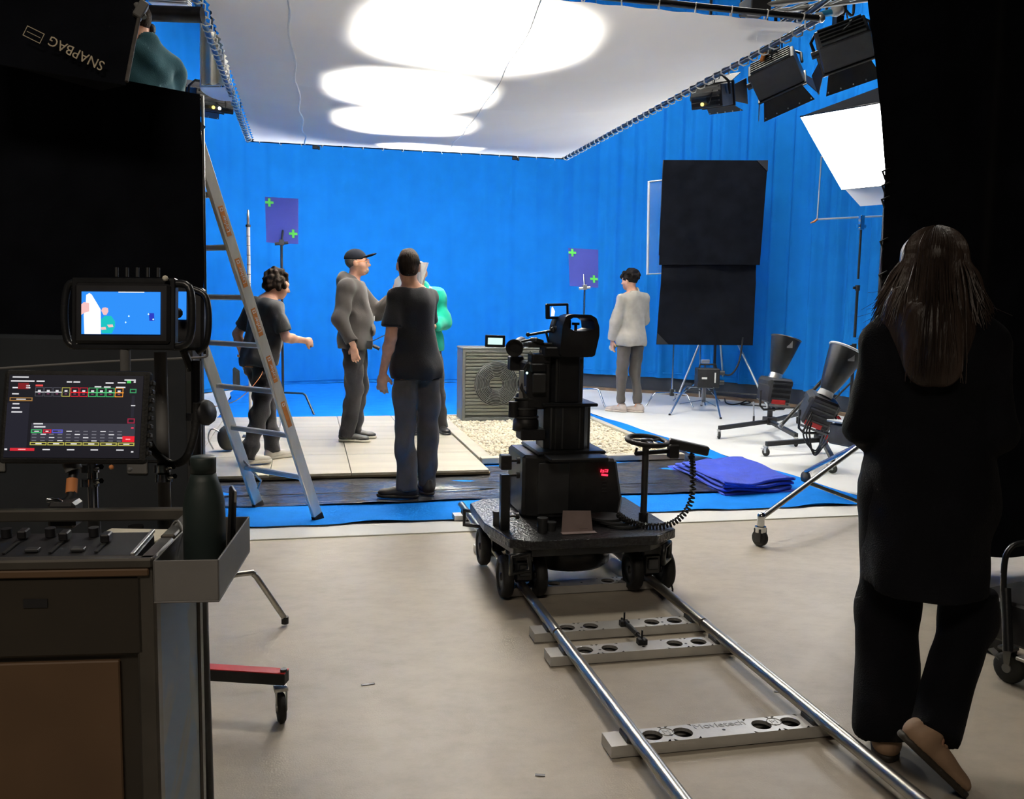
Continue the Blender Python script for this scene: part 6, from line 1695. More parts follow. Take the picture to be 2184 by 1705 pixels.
def person(label, loc, facing_deg, J, look, top, legs, shoe, h=1.75, z0=0.0, skin='skin', voxel=.0080, extra=None, group='film crew on the stage'):
    """J: joints in metres for a 1.75 m figure, local frame x right, y forward, z up"""
    s = h / 1.75
    root = thing('person', label, 'person', (loc[0], loc[1], z0), -math.radians(facing_deg), group)
    J = {k: V3(*v) * s for k, v in J.items()}
    hx = unit(J['hipR'] - J['hipL']); sx = unit(J['shR'] - J['shL'])
    P = (J['hipR'] + J['hipL']) / 2 + V3(0, 0, .03 * s); N = J['neck']
    allp = np.array([v for k, v in J.items() if k[:2] not in ('hd', 'pn', 'cu', 'fo')]); lo = allp.min(0) - .20; hi = allp.max(0) + .20; lo[2] = min(lo[2], -.03); hi[2] = max(hi[2], J['head'][2] + .24)
    H = head_frame(J['head'], look[0], look[1], look[2] if len(look) > 2 else 0)
    # ---- body
    hm, hf, hs, eyes = head_prims(H, s)
    B = Field(lo, hi, voxel)
    wb = top.get('widen', 1.0)
    B.add(torso_prims(P, N, hx, sx, -.004 * s, s * wb, top.get('belly', 0)), .05)
    B.add([('c', N - V3(0, 0, .03), J['head'] + H[1] @ V3(0, -.018, -.07) * s, .062 * s, .054 * s)], .03)
    for sd in 'LR':
        S, E_, W = J['sh' + sd], J['el' + sd], J['wr' + sd]
        B.add([('c', N + (S - N) * .35 - V3(0, 0, .01), S, .055 * s, .054 * s), ('c', S, E_, .050 * s, .040 * s)], .03)
        B.add([('c', E_, W, .040 * s, .027 * s), ('e', E_ + (W - E_) * .28, (.044 * s,) * 3, None)], .02)
        Hp, K, A, T = J['hip' + sd], J['kn' + sd], J['an' + sd], J['toe' + sd]
        B.add([('c', Hp, K, .078 * s, .048 * s), ('c', K, A, .043 * s, .033 * s), ('e', K + (A - K) * .3 - V3(0, .006, 0), (.040 * s, .042 * s, .09 * s), None)], .03)
        ft = J.get('foot' + sd)
        if ft is None: B.add([('c', A - V3(0, 0, .03 * s), T, .036 * s, .026 * s)], .02)
        else:
            f_ = unit(ft); r_ = unit(np.cross(f_, V3(0, 0, 1))); u_ = np.cross(r_, f_); B.add([('c', A - u_ * .03, A - u_ * .05 + f_ * .13, .034 * s, .024 * s)], .02)
    B.add(hm, .03); B.add(hf, .010); B.carve(hs)
    for sd in 'LR':
        hd = J.get('hd' + sd); pn = J.get('pn' + sd)
        if hd is None: hd = J['wr' + sd] - J['el' + sd]
        if pn is None: pn = V3(-1 if sd == 'R' else 1, 0, 0)
        B.add(hand_prims(J['wr' + sd], hd, pn, s, J.get('curl' + sd, [.45])[0] / s if ('curl' + sd) in J else .45, 1.0, 1 if sd == 'L' else -1), .007)
    body = put(B, 'body', skin, root)
    for e in eyes:
        MB().ball(e, .0125 * s, 10).build('eye', 'eye', root, world=False)
        MB().ball(Vector(e) + Vector(H[1] @ V3(0, .0085, 0)) * s, .0058 * s, 8).build('iris', 'black', root, world=False)
    vx = voxel * 1.25
    # ---- trousers
    L_ = legs; Fl = Field(lo, hi, vx); g = L_.get('g', .004)
    Fl.add([t for t in torso_prims(P, N, hx, sx, g, s * wb, top.get('belly', 0) * .6)[:3]], .04)
    zw = P[2] + L_.get('waist', .05) * s
    Fl.cut((0, 0, zw), (0, 0, 1))
    for sd in 'LR':
        Hp, K, A = J['hip' + sd], J['kn' + sd], J['an' + sd]
        a, b, c, d_ = L_.get('r', (.098, .074, .066, .058))
        end = A + unit(A - K) * L_.get('drop', .02)
        Fl.limb([('c', Hp, K, a * s, b * s), ('c', K, end, c * s, d_ * s)], .03, [(end, A - K)], .03)
    Fl.wrinkle(L_.get('wr', .004), L_.get('seed', 3), L_.get('ws', 1.0), 1.8)
    # ---- top
    Ft = Field(lo, hi, vx); g = top.get('g', .016)
    Ft.add(torso_prims(P, N, hx, sx, g, s * wb, top.get('belly', 0)), .05)
    fy_ = np.cross(V3(0, 0, 1), hx); Ft.add([('e', P - V3(0, 0, .06), (.198 * s + g * .4, .136 * s + g * .6, .16 * s), [[hx[i], fy_[i], (0, 0, 1)[i]] for i in range(3)])], .06)
    if top.get('skirt'):
        zk = top['hem']; Ft.add([('c', P, V3(P[0], P[1] - .01, zk * s - .02), .17 * s, top['skirt'] * s)], .06)
    Ft.cut((0, 0, top.get('hem', .84) * s), (0, 0, -1))
    nk = N + V3(0, 0, top.get('neck', .01)); 
    for sd in 'LR':
        S, E_, W = J['sh' + sd], J['el' + sd], J['wr' + sd]
        ra, rb, rc = top.get('sl', (.068, .062, .048)); cap_ = [('c', N + (S - N) * .45 - V3(0, 0, .015), S, .062 * s + g * .5, ra * s)]
        if top['sleeve'] <= 1:
            q = S + (E_ - S) * top['sleeve']; Ft.add(cap_, .03); Ft.limb([('c', S, S + (E_ - S) * (top['sleeve'] + .25), ra * s, rb * s)], .02, [(q, E_ - S)], .025)
        else:
            q = E_ + (W - E_) * (top['sleeve'] - 1); Ft.add(cap_, .03); Ft.add([('c', S, E_, ra * s, rb * s)], .025); Ft.limb([('c', E_, q + (W - E_) * .05, rb * s, rc * s)], .02, [(q, W - E_)], .015)
    Ft.cut(nk, unit(V3(0, .25, 1)))
    if top.get('collar'): Ft.add([('c', N + V3(0, -.012, -.01) * s, N + V3(0, -.02, .035) * s, .078 * s, .066 * s)], .02); Ft.carve([('c', N + V3(0, -.012, .03) * s, N + V3(0, -.02, .09) * s, .052 * s, .055 * s)])
    if top.get('hood'):
        Ft.add([('e', N + V3(0, -.075, .02) * s, (.115 * s, .060 * s, .070 * s), None), ('e', N + V3(.06, -.02, .02) * s, (.040 * s, .075 * s, .040 * s), None), ('e', N + V3(-.06, -.02, .02) * s, (.040 * s, .075 * s, .040 * s), None)], .03)
        Ft.carve([('e', J['head'] + V3(0, 0, -.03), (.074 * s, .09 * s, .10 * s), None)])
    if top.get('pocket'): Ft.add([('e', P + (N - P) * .16 + np.cross(V3(0, 0, 1), hx) * (.115 + g + top.get('belly', 0)) * s, (.10 * s, .03 * s, .06 * s), None)], .02)
    Ft.wrinkle(top.get('wr', .005), top.get('seed', 5), top.get('ws', 1.0), .8)
    put(Ft, top.get('name', 'shirt'), top['m'], root)
    kz = int((top.get('hem', .84) * s + .012 - lo[2]) / vx)                      # the trousers stay inside the top above its hem
    Fl.F[:, :, kz:] = np.maximum(Fl.F[:, :, kz:], Ft.F[:, :, kz:] + .009)
    put(Fl, 'trousers', L_['m'], root)
    # ---- shoes
    for sd in 'LR':
        A, T = J['an' + sd], J['toe' + sd]; fwd = T - A; fl = V3(fwd[0], fwd[1], 0); up_ = V3(0, 0, 1)
        tilt = J.get('foot' + sd)
        f = unit(fl) if tilt is None else unit(tilt); rgt = unit(np.cross(f, up_)); u_ = np.cross(rgt, f)
        b = A - u_ * .085 * s
        pt = lambda x, y, z: b + rgt * x * s + f * y * s + u_ * z * s
        Rf = [[rgt[i], f[i], u_[i]] for i in range(3)]
        Fs = Field(b - .34, b + .34, .0075)
        Fs.add([('e', pt(0, -.030, .045), (.040 * s, .052 * s, .045 * s), Rf), ('e', pt(0, .05, .042), (.041 * s, .080 * s, .040 * s), Rf), ('e', pt(0.0, .145, .034), (.045 * s, .065 * s, .030 * s), Rf), ('c', pt(0, -.03, .06), pt(0, -.02, .095 + shoe.get('hi', 0)), .042 * s, .043 * s)], .03)
        Fs.carve([('c', pt(0, -.025, .10 + shoe.get('hi', 0)), pt(0, -.015, .14 + shoe.get('hi', 0)), .034 * s, .04 * s)]); Fs.cut(pt(0, 0, .012), -u_)
        o = put(Fs, 'shoe', shoe['m'], root)
        Fo = Field(b - .34, b + .34, .0075); th = shoe.get('sole', .016)
        Fo.add([('e', pt(0, -.02, th), (.044 * s, .066 * s, .05 * s), Rf), ('e', pt(0, .06, th), (.042 * s, .085 * s, .05 * s), Rf), ('e', pt(0, .145, th), (.049 * s, .074 * s, .05 * s), Rf)], .03); Fo.cut(pt(0, 0, th * 1.5), u_); Fo.cut(pt(0, 0, 0.002), -u_)
        put(Fo, 'sole', shoe.get('ms', 'white'), o)
        for k in range(4):
            q0 = pt(-.022, .045 + .022 * k, .080 - .008 * k); q1 = pt(.022, .045 + .022 * k, .080 - .008 * k); MB().tube([q0, (q0 + q1) / 2 + u_ * .006, q1], .0035, 5).build('lace', shoe.get('ml', 'white'), o, world=False)
    return root, J, H, s

def hair(root, H, s, m, prims, k=.02, cuts=(), wr=.004, seed=1, sc=2.2, name='hair', carve=()):
    p, R = H; T = lambda a: p + R @ (V3(*a) * s)
    F = Field(p - .36, p + .30, .0070)
    F.add([('e', T(pr[1]), tuple(x * s for x in pr[2]), R.tolist()) if pr[0] == 'e' else ('c', T(pr[1]), T(pr[2]), pr[3] * s, pr[4] * s) for pr in prims], k)
    for (c, n) in cuts: F.cut(T(c), R @ V3(*n))
    F.carve([('e', T(pr[1]), tuple(x * s for x in pr[2]), R.tolist()) for pr in carve])
    if wr: F.wrinkle(wr, seed, sc, 1)
    return put(F, name, m, root)

STAND = dict(hipL=(-.092, 0, .92), hipR=(.092, 0, .92), knL=(-.10, .015, .50), knR=(.10, .015, .50), anL=(-.105, -.02, .085), anR=(.105, -.02, .085), toeL=(-.13, .14, .03), toeR=(.13, .14, .03),
             neck=(0, -.015, 1.475), head=(0, .015, 1.635), shL=(-.175, -.01, 1.415), shR=(.175, -.01, 1.415), elL=(-.225, -.03, 1.13), elR=(.225, -.03, 1.13), wrL=(-.225, .05, .88), wrR=(.225, .05, .88))
def pose(**k): d = dict(STAND); d.update(k); return d

def cloth(name, col, var=.12, sheen=.15, bump=.25, bs=220): return mat(name, col, .85, var=var, scale=9, bump=bump, bscale=bs, spec=.15, sheen=sheen)
M['hood_grey'] = cloth('charcoal_hoodie', (.030, .026, .024)); M['blacktrs'] = cloth('black_trousers', (.016, .015, .018)); M['tee'] = cloth('black_tee', (.015, .015, .018)); M['greytrs'] = cloth('dark_grey_trousers', (.088, .082, .080))
M['emerald'] = cloth('green_hoodie', (.004, .30, .20)); M['heather'] = cloth('heather_grey_sweat', (.40, .38, .33), .12); M['slatetrs'] = cloth('slate_jeans', (.070, .064, .060)); M['greytee'] = cloth('dark_grey_tee', (.038, .038, .040), .3)
M['tealsw'] = cloth('teal_sweater', (.030, .095, .120)); M['blackcoat'] = cloth('black_coat', (.0032, .0035, .0055), .2, .01)
M['brownhair'] = mat('dark_brown_hair', (.030, .022, .017), .8, var=.5, scale=18, bump=.6, bscale=90, stretch=(1, 1, .25), spec=.12); M['blackhair'] = mat('black_hair', (.012, .010, .010), .8, var=.4, scale=25, bump=.6, bscale=70, spec=.1); M['greyhair'] = mat('short_grey_hair', (.10, .085, .075), .6, var=.4, scale=60, bump=.4, bscale=200)
M['longhair'] = mat('brown_long_hair', (.042, .029, .023), .42, var=.5, scale=14, bump=.5, bscale=60, stretch=(1, 1, .12), spec=.25)
M['sneaker'] = mat('off_white_sneaker', (.62, .58, .50), .6, var=.1); M['beigeshoe'] = mat('beige_sneaker', (.46, .40, .36), .6, var=.12); M['darkshoe'] = mat('dark_shoe', (.022, .021, .022), .5, var=.2); M['brownshoe'] = mat('dark_brown_boot', (.030, .024, .018), .6, var=.3); M['tanboot'] = mat('tan_boot', (.34, .22, .14), .6, var=.15)
M['stubble'] = mat('grey_stubble', (.33, .24, .19), .7, var=.2, scale=80)

# ---- man in black T-shirt, seen from behind
r, J, H, s = person('man in black T-shirt and grey trousers standing with his back turned', (0.755, 6.27), -20,
    pose(head=(-.075, -.005, 1.640), neck=(-.045, -.025, 1.475), shL=(-.180, -.02, 1.42), shR=(.105, .03, 1.42), elL=(-.228, -.05, 1.14), wrL=(-.255, .02, .895), pnL=(.6, .6, 0), hdL=(-.03, .12, -1), elR=(.17, .16, 1.20), wrR=(.06, .34, 1.30), hdR=(-.2, .9, .4), pnR=(-.8, 0, .4),
         hipL=(-.085, .0, .92), hipR=(.09, .0, .92), knL=(-.085, .02, .50), knR=(.10, .02, .50), anL=(-.09, -.03, .085), anR=(.095, .02, .085), toeL=(-.215, .06, .03), toeR=(.10, .18, .03)),
    (-.42, .10, .04), dict(m='tee', sleeve=.72, hem=.845, g=.020, widen=.84, sl=(.066, .072, .064), wr=.0055, seed=11, name='t_shirt', neck=.005), dict(m='greytrs', r=(.098, .078, .074, .070), wr=.0065, seed=4, ws=1.3, drop=.03),
    dict(m='brownshoe', ms='brownshoe', ml='darkshoe', hi=.02), h=1.74, z0=.030)
hair(r, H, s, 'brownhair', [('e', (0, -.012, .030), (.078, .098, .092)), ('e', (0, -.05, -.02), (.066, .058, .055))], .02, [((0, .055, 0), (0, 1, .15))], .0015, 3, 3.0, carve=[('e', (.078, .0, -.012), (.012, .024, .034)), ('e', (-.078, .0, -.012), (.012, .024, .034))])
# ---- man in hoodie and cap in profile
r, J, H, s = person('man in dark hoodie and black cap raising one hand to a white board', (0.44, 8.62), 100,
    pose(head=(0, .025, 1.655), neck=(0, -.03, 1.48), shR=(.18, -.045, 1.415), shL=(-.175, .01, 1.42), elR=(.245, -.10, 1.13), wrR=(.235, .02, .90), hdR=(0, .12, -1), pnR=(-1, .3, 0), elL=(-.15, .20, 1.19), wrL=(-.10, .345, 1.345), hdL=(.02, .38, .90), pnL=(.75, .2, -.3),
         knL=(-.10, .03, .50), knR=(.10, .01, .50), anL=(-.10, -.02, .085), anR=(.10, -.055, .085), toeL=(-.12, .15, .03), toeR=(.12, .12, .03), curlL=(.35, 0, 0)),
    (0.0, .10, 0), dict(m='hood_grey', sleeve=1.86, hem=.865, g=.030, widen=.93, belly=.035, sl=(.080, .074, .056), hood=True, pocket=True, wr=.006, seed=21, name='hoodie', neck=.03), dict(m='blacktrs', r=(.105, .084, .080, .074), wr=.0055, seed=8, drop=.035),
    dict(m='darkshoe', ms='sneaker', ml='darkshoe', sole=.017), h=1.79, z0=.074)
cap = hair(r, H, s, 'blackcloth', [('e', (0, -.014, .040), (.084, .104, .090))], .02, [((0, 0, .028), (0, -.10, -1))], 0, 1, 1, 'cap')
Fb = Field(H[0] - .3, H[0] + .3, .006); T = lambda *a: H[0] + H[1] @ (V3(*a) * s)
Rb = (H[1] @ np.array(Matrix.Rotation(.22, 3, 'X'))).tolist()
Fb.add([('e', T(0, .115, .055), (.070, .075, .011), Rb)], .01); put(Fb, 'cap_brim', 'blackcloth', cap)
hair(r, H, s, 'greyhair', [('e', (0, -.014, .028), (.078, .098, .090))], .02, [((0, .015, 0), (0, 1, .2)), ((0, 0, .045), (0, 0, 1)), ((0, 0, -.06), (0, 0, -1))], .001, 2, 3, carve=[('e', (.078, .0, -.012), (.012, .024, .034)), ('e', (-.078, .0, -.012), (.012, .024, .034))])
hair(r, H, s, 'stubble', [('e', (0, .055, -.085), (.040, .042, .030)), ('e', (0, .086, -.068), (.026, .014, .016))], .02, [((0, 0, -.052), (0, -.1, 1))], .001, 2, 4, 'beard')
gl = MB()
for sx_ in (-1, 1): gl.torus(T(sx_ * .032, .106, .002), .022, .0025, H[1] @ V3(sx_ * .15, 1, 0), 18, 5); gl.tube([T(sx_ * .054, .10, .004), T(sx_ * .080, .05, .006), T(sx_ * .082, -.01, .002)], .0028, 5)
gl.tube([T(-.01, .108, .004), T(.01, .108, .004)], .0025, 5); gl.build('glasses', 'tape', r, world=False)
w = J['wrL']; a = unit(w - J['elL']); MB().torus(w - a * .03, .031, .006, a, 20, 6).build('wrist_watch', 'alu', r, world=False)
MB().box(Vector((.14, .16, .93)), (.05, .05, .07)).tube([(.14, .18, .96), (.15, .26, 1.0), (.15, .32, 1.03)], .005, 5).cyl((.14, .19, .92), (.14, .25, .89), .018, n=10).build('belt_microphone', 'black', r, world=False)
MB().box(Vector((-.02, .185, 1.17)), (.03, .004, .05)).build('name_badge', 'white', r, world=False)
# ---- white board in his hand
hw = ROOTM[r.name] @ Vector(J['wrL'] + unit(V3(.02, .38, .90)) * .11)
bd = thing('reflector_board', 'white foam board held up between the capped man and the T-shirt man', 'reflector board', hw)
A_ = at(835, 645, 8.25); B_ = at(878, 664, 8.05); C_ = at(910, 560, 8.0); D_ = at(884, 560, 8.05); E_ = at(842, 596, 8.2)
n_ = (B_ - A_).cross(D_ - A_).normalized(); n_ = n_ if n_.dot(CAM - A_) > 0 else -n_
MB().prism([(0, 0)], A_, RT, UP, .01) if False else None
def slab(P, t, n):
    k = len(P); V = list(P) + [p - n * t for p in P]; return MB().add(V, [tuple(range(k)), tuple(reversed(range(k, 2 * k)))] + [(i, (i + 1) % k, k + (i + 1) % k, k + i) for i in range(k)])
slab([A_, B_, C_, D_, E_], .025, n_).build('board_face', 'paper', bd)
M['boardgrey'] = mat('grey_board_edge', (.22, .22, .24), .7)
slab([at(884, 561, 7.98), at(893, 560, 7.97), at(893, 617, 7.97), at(884, 610, 7.98)], .03, n_).build('board_edge', 'boardgrey', bd)
# ---- person in green, mostly hidden
r, J, H, s = person('person in a bright green hoodie hidden behind the T-shirt man', (1.10, 9.02), 186,
    pose(shL=(-.185, .0, 1.42), shR=(.185, .0, 1.42), elL=(-.255, .03, 1.14), wrL=(-.14, .24, 1.10), hdL=(.8, .5, .1), pnL=(0, .2, 1), elR=(.27, .02, 1.14), wrR=(.20, .22, 1.06), hdR=(-.7, .6, .1), pnR=(0, .1, 1), knL=(-.19, .02, .50), anL=(-.235, -.03, .085), toeL=(-.29, .13, .03), anR=(.02, .0, .085), knR=(.05, .01, .5), toeR=(.05, .15, .03), hipL=(-.13, 0, .92), hipR=(.05, 0, .92)),
    (0, .05, 0), dict(m='emerald', sleeve=1.9, hem=.86, g=.034, sl=(.082, .078, .056), hood=True, wr=.006, seed=31, name='hoodie'), dict(m='blacktrs', r=(.1, .08, .075, .07), wr=.005, seed=9, drop=.03), dict(m='darkshoe', ms='darkshoe', ml='white'), h=1.74, z0=.074)
hair(r, H, s, 'greyhair', [('e', (0, -.014, .030), (.077, .097, .091))], .02, [((0, .02, 0), (0, 1, -.5)), ((0, 0, -.05), (0, 0, -1))], .001, 2, 3)
pw = ROOTM[r.name] @ Vector(J['wrL'] + V3(.10, .06, .03)); ph_ = thing('phone', 'dark phone in the hand of the person in green', 'phone', pw); MB().box(pw, (.15, .075, .010), (.2, 0, .2)).build('phone_body', 'black', ph_, .003); MB().box(pw + Vector((0, 0, .006)), (.14, .068, .001), (.2, 0, .2)).build('phone_screen', 'blackgloss', ph_)
# ---- crew member stooping past the ladder
r, J, H, s = person('crew member with dark curly hair in grey T-shirt walking behind the ladder', (-.38, 7.52), 62,
    pose(neck=(0, .075, 1.435), head=(.01, .175, 1.575), shR=(.175, .06, 1.37), shL=(-.175, .045, 1.385), elR=(.235, .14, 1.115), wrR=(.185, .345, 1.085), hdR=(-.3, .9, -.15), pnR=(-.9, -.2, -.3), curlR=(1.15, 0, 0), elL=(-.275, -.08, 1.13), wrL=(-.245, -.03, .89), hdL=(.25, .05, -1), pnL=(.8, .5, 0),
         hipL=(-.09, .0, .915), hipR=(.09, .0, .915), knL=(-.10, .11, .50), knR=(.09, -.03, .50), anL=(-.10, .165, .085), anR=(.09, -.16, .095), toeL=(-.11, .33, .03), toeR=(.10, .0, .03)),
    (-.25, -.28, 0), dict(m='greytee', sleeve=.80, hem=.86, g=.026, widen=.95, belly=.02, sl=(.074, .078, .072), wr=.006, seed=41, name='t_shirt', neck=.0), dict(m='blacktrs', r=(.102, .082, .078, .07), wr=.0065, seed=14, ws=1.2, drop=.03), dict(m='sneaker', ms='sneaker', ml='darkshoe', sole=.022), h=1.62, z0=.074)
curl = [('e', (0, -.020, .035), (.088, .106, .095)), ('e', (0, -.07, -.03), (.075, .055, .065))]
rr = np.random.default_rng(5)
for k in range(64):
    a = rr.uniform(-2.3, 2.3); e = rr.uniform(-.75, 1.3); q = (math.sin(a) * math.cos(e) * .092, -.015 - math.cos(a) * math.cos(e) * .10, .03 + math.sin(e) * .095); curl.append(('e', q, (.026, .026, .026)))
hair(r, H, s, 'brownhair', curl, .012, [((0, .088, 0), (0, 1, .1))], .0035, 6, 3.4, carve=[('e', (0, .085, -.035), (.062, .06, .075))])
MB().box(Vector((-.02, -.17, .88)), (.035, .005, .02)).build('trouser_patch', 'tape', r, world=False)
MB().tube(spline([(.05, -.15, .80), (.16, -.05, .76), (.22, -.3, .55), (.18, -.6, .5)], 8), .003, 5).build('trailing_cable', 'tape', r, world=False)
MB().box(Vector((-.02, -.19, .70)), (.10, .03, .17), (.1, .2, 0)).build('belt_pouch', 'grey', r, .02, world=False)
g_ = ground(486, 962, .074); bg = thing('tool_bag', 'small black bag with a wire handle on the tiles behind the ladder', 'bag', g_)
Fg = Field((-.2, -.2, -.02), (.2, .2, .36), .010); Fg.add([('e', (0, 0, .10), (.085, .075, .10), None), ('e', (0, 0, .16), (.065, .055, .075), None)], .04); Fg.cut((0, 0, .004), (0, 0, -1)); Fg.wrinkle(.004, 3); put(Fg, 'bag_body', 'rubber', bg)
MB().tube(spline([(-.06, -.02, .17), (-.13, -.03, .20), (-.16, -.03, .12), (-.12, -.02, .02)], 6), .007, 6).build('wire_handle', 'steel', bg, world=False)
g_ = ground(440, 906, .008); bg = thing('cloth_roll', 'short roll of blue cloth on the white floor by the flag edge', 'cloth roll', g_)
MB().lathe([(0, 0), (.05, 0), (.065, .02), (.068, .25), (.066, .5), (0, .5)], (.03, .05, .068), (-1, .25, 0), 20).build('roll_body', 'floorcloth', bg, world=False)
MB().torus((-.2, .108, .068), .069, .006, (-1, .25, 0), 20, 6).build('roll_tie', 'white', bg, world=False)
# ---- man in grey sweatshirt looking away
r, J, H, s = person('young man in pale grey sweatshirt standing beside the tall black flag', (4.14, 11.05), -12,
    pose(shL=(-.160, -.01, 1.415), shR=(.160, -.01, 1.415), head=(-.035, .02, 1.64), neck=(-.01, -.02, 1.475), elL=(-.235, .0, 1.13), wrL=(-.225, .08, .90), hdL=(.05, .15, -1), elR=(.215, .06, 1.15), wrR=(.13, .25, 1.05), hdR=(-.6, .6, .2), pnR=(0, .2, 1), knL=(-.11, .02, .50), knR=(.085, .02, .5), anL=(-.105, .03, .085), anR=(.085, -.07, .085), toeL=(-.19, .17, .03), toeR=(-.01, .06, .03)),
    (.45, -.05, 0), dict(m='heather', sleeve=1.93, hem=.835, g=.026, widen=.88, sl=(.072, .068, .050), wr=.0055, seed=51, name='sweatshirt', collar=True), dict(m='slatetrs', r=(.090, .072, .068, .052), wr=.0040, seed=19, drop=-.03), dict(m='beigeshoe', ms='beigeshoe', ml='sneaker'), h=1.84, z0=.008)
curl = [('e', (0, -.016, .040), (.090, .108, .092))]
for k in range(40):
    a = rr.uniform(-3.1, 3.1); e = rr.uniform(-.15, 1.4); curl.append(('e', (math.sin(a) * math.cos(e) * .090, -.012 - math.cos(a) * math.cos(e) * .108, .04 + math.sin(e) * .09), (.026, .026, .026)))
hair(r, H, s, 'blackhair', curl, .012, [((0, 0, -.035), (0, .3, -1))], .003, 6, 3.4, carve=[('e', (0, .10, -.045), (.07, .06, .07))])
hw = ROOTM[r.name] @ Vector(J['wrL'] + V3(.02, .03, -.10)); tp = thing('tape_roll', 'roll of green and white tape in the hand of the man in grey', 'tape roll', hw)
MB().torus(hw, .030, .014, (.3, .9, .2), 24, 8).build('tape_body', 'paper', tp); MB().box(hw + Vector((.05, -.02, .03)), (.085, .03, .035), (0, .2, .2)).build('tape_end', 'green', tp, .004)
# ---- person up on the ladder
r, J, H, s = person('person in a teal sweater up on the ladder above the black flag', (-.90, 5.66), -35,
    pose(head=(-.02, .07, 1.63), neck=(0, .0, 1.475), shR=(.165, .0, 1.40), elR=(.21, .03, 1.12), wrR=(.20, .22, 1.0), elL=(-.22, .15, 1.55), wrL=(-.15, .28, 1.78), hdL=(.1, .1, 1)),
    (.2, -.2, 0), dict(m='tealsw', sleeve=1.9, hem=.84, g=.026, widen=.86, sl=(.070, .064, .050), wr=.0055, seed=61, name='sweater', collar=True), dict(m='blacktrs', wr=.005, seed=23, drop=.03), dict(m='darkshoe', ms='darkshoe', ml='darkshoe'), h=1.76, z0=1.34)
hair(r, H, s, 'brownhair', [('e', (0, -.014, .030), (.079, .099, .092))], .02, [((0, .03, 0), (0, 1, -.4)), ((0, 0, -.06), (0, 0, -1))], .001, 2, 3)
MB().torus(H[0] + H[1] @ V3(0, -.01, .0) * s, .092, .008, H[1] @ V3(0, 1, .2), 24, 6).lathe([(0, 0), (.035, 0), (.035, .025), (0, .025)], H[0] + H[1] @ V3(.08, -.01, -.01) * s, H[1] @ V3(1, 0, 0), 16).build('headset', 'black', r, world=False)

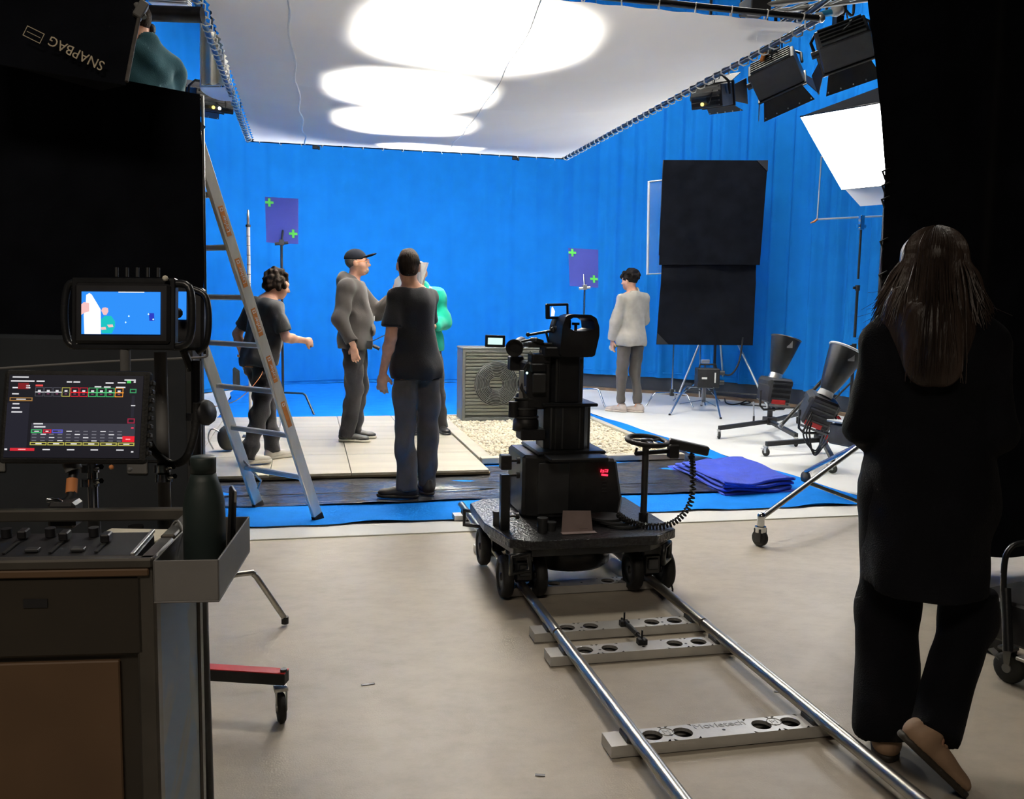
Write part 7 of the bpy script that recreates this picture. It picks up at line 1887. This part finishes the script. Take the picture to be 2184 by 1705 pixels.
# ---- woman in the near foreground, walking away
def woman():
    r, J, H, s = person('woman with long brown hair in a black coat walking away beside the drape', (1.845, 2.345), 33,
        pose(head=(-.012, .03, 1.625), neck=(-.005, -.01, 1.47), shL=(-.150, -.01, 1.39), shR=(.150, .0, 1.39), elL=(-.190, -.03, 1.12), wrL=(-.12, .17, 1.04), hdL=(.4, .8, .2), pnL=(.5, 0, .8), elR=(.195, .0, 1.12), wrR=(.13, .19, 1.04), hdR=(-.4, .8, .2), pnR=(-.5, 0, .8),
             hipL=(-.080, .0, .92), hipR=(.11, .0, .92), knL=(-.075, .05, .50), knR=(.165, .05, .49), anL=(-.060, .02, .085), anR=(.060, -.22, .20), toeL=(-.07, .18, .03), toeR=(.09, -.17, .08), footR=(.66, .28, -.66)),
        (.05, 0, 0), dict(m='blackcoat', sleeve=1.9, hem=.60, g=.028, widen=.90, skirt=.192, sl=(.066, .066, .056), wr=.004, seed=71, name='coat', collar=True), dict(m='blackcoat', r=(.100, .088, .082, .072), wr=.002, seed=29, drop=.01), dict(m='tanboot', ms='brownshoe', ml='tanboot', hi=.03), h=1.66, z0=0, voxel=.0085, group='crew nearest the viewer')
    p, R = H; T = lambda *a: p + R @ (V3(*a) * s)
    F = Field(p - np.array([.34, .34, .62]), p + np.array([.34, .3, .28]), .0085)
    E = lambda c, rr_: ('e', T(*c), tuple(x * s for x in rr_), R.tolist())
    F.add([E((0, -.018, .035), (.092, .112, .096)), E((0, -.05, -.07), (.105, .085, .12)), E((0, -.105, -.17), (.120, .070, .12)), E((-.005, -.160, -.22), (.095, .045, .11)), E((-.01, -.185, -.27), (.082, .030, .07)), E((-.01, -.190, -.315), (.074, .022, .040)),
           E((-.105, -.045, -.16), (.045, .055, .14)), E((-.135, -.02, -.225), (.042, .05, .07)), E((.105, -.045, -.15), (.045, .055, .14)), E((.145, -.03, -.215), (.040, .05, .075)), E((0, .03, .06), (.085, .075, .06))], .045)
    F.carve([E((0, .10, -.03), (.060, .07, .09))])
    F.wrinkle(.0035, 8, 2.4, .12)
    hr = put(F, 'hair', 'longhair', r)
    g = np.random.default_rng(12); mb = MB()
    for k in range(210):
        a = g.uniform(-2.35, 2.35); sx_ = math.sin(a); ln = g.uniform(.30, .385) if abs(sx_) < .65 else g.uniform(.13, .22); pts_ = []; k1 = g.uniform(1.0, 1.03)
        for th in (.12, .45, .8, 1.2, 1.6):                 # over the crown and down the back of the head
            pts_.append((math.sin(th) * sx_ * .094 * k1, -.018 - math.sin(th) * math.cos(a) * .114 * k1, .035 + math.cos(th) * .098 * k1))
        e = pts_[-1]; fl = abs(sx_) ** 2 * .065
        for t in (.3, .65, 1.0):
            pts_.append((e[0] * (1 + .12 * t) + np.sign(sx_) * fl * t + g.normal(0, .004), e[1] - (.105 * math.cos(a) ** 2 + .02) * t ** .8 - .004, e[2] - ln * t))
        cv = spline([T(*q) for q in pts_], 3); nn_ = len(cv)
        mb.tube(cv, [.0036 * (1 - .8 * (i / (nn_ - 1)) ** 3) for i in range(nn_)], 4)
    for k in range(26):                                     # stray flyaway strands
        sd = -1 if k < 20 else 1; z0_ = g.uniform(-.20, -.02); q0 = (sd * (.10 + .1 * abs(z0_)), -.03, z0_)
        q = [q0, (q0[0] + sd * g.uniform(.02, .05), -.04, z0_ - g.uniform(.02, .05)), (q0[0] + sd * g.uniform(.05, .12), -.05, z0_ - g.uniform(.04, .10))]
        mb.tube(spline([T(*x) for x in q], 5), .0006, 3, caps=False)
    mb.build('hair_strands', 'longhair', hr, world=False, kind='stuff')
    # wide flared trouser leg over the standing foot
    Fl = Field(np.array([-.45, -.35, -.02]), np.array([.35, .40, 1.0]), .010)
    Fl.add([('c', J['hipL'], J['knL'], .110, .094), ('c', J['knL'], (J['anL'] + V3(-.005, -.005, .02)), .094, .102)], .04); Fl.cut((0, 0, .075), (.12, 0, -1)); Fl.wrinkle(.004, 77, .6, .15)
    put(Fl, 'trouser_flare', 'blackcoat', r)
woman()
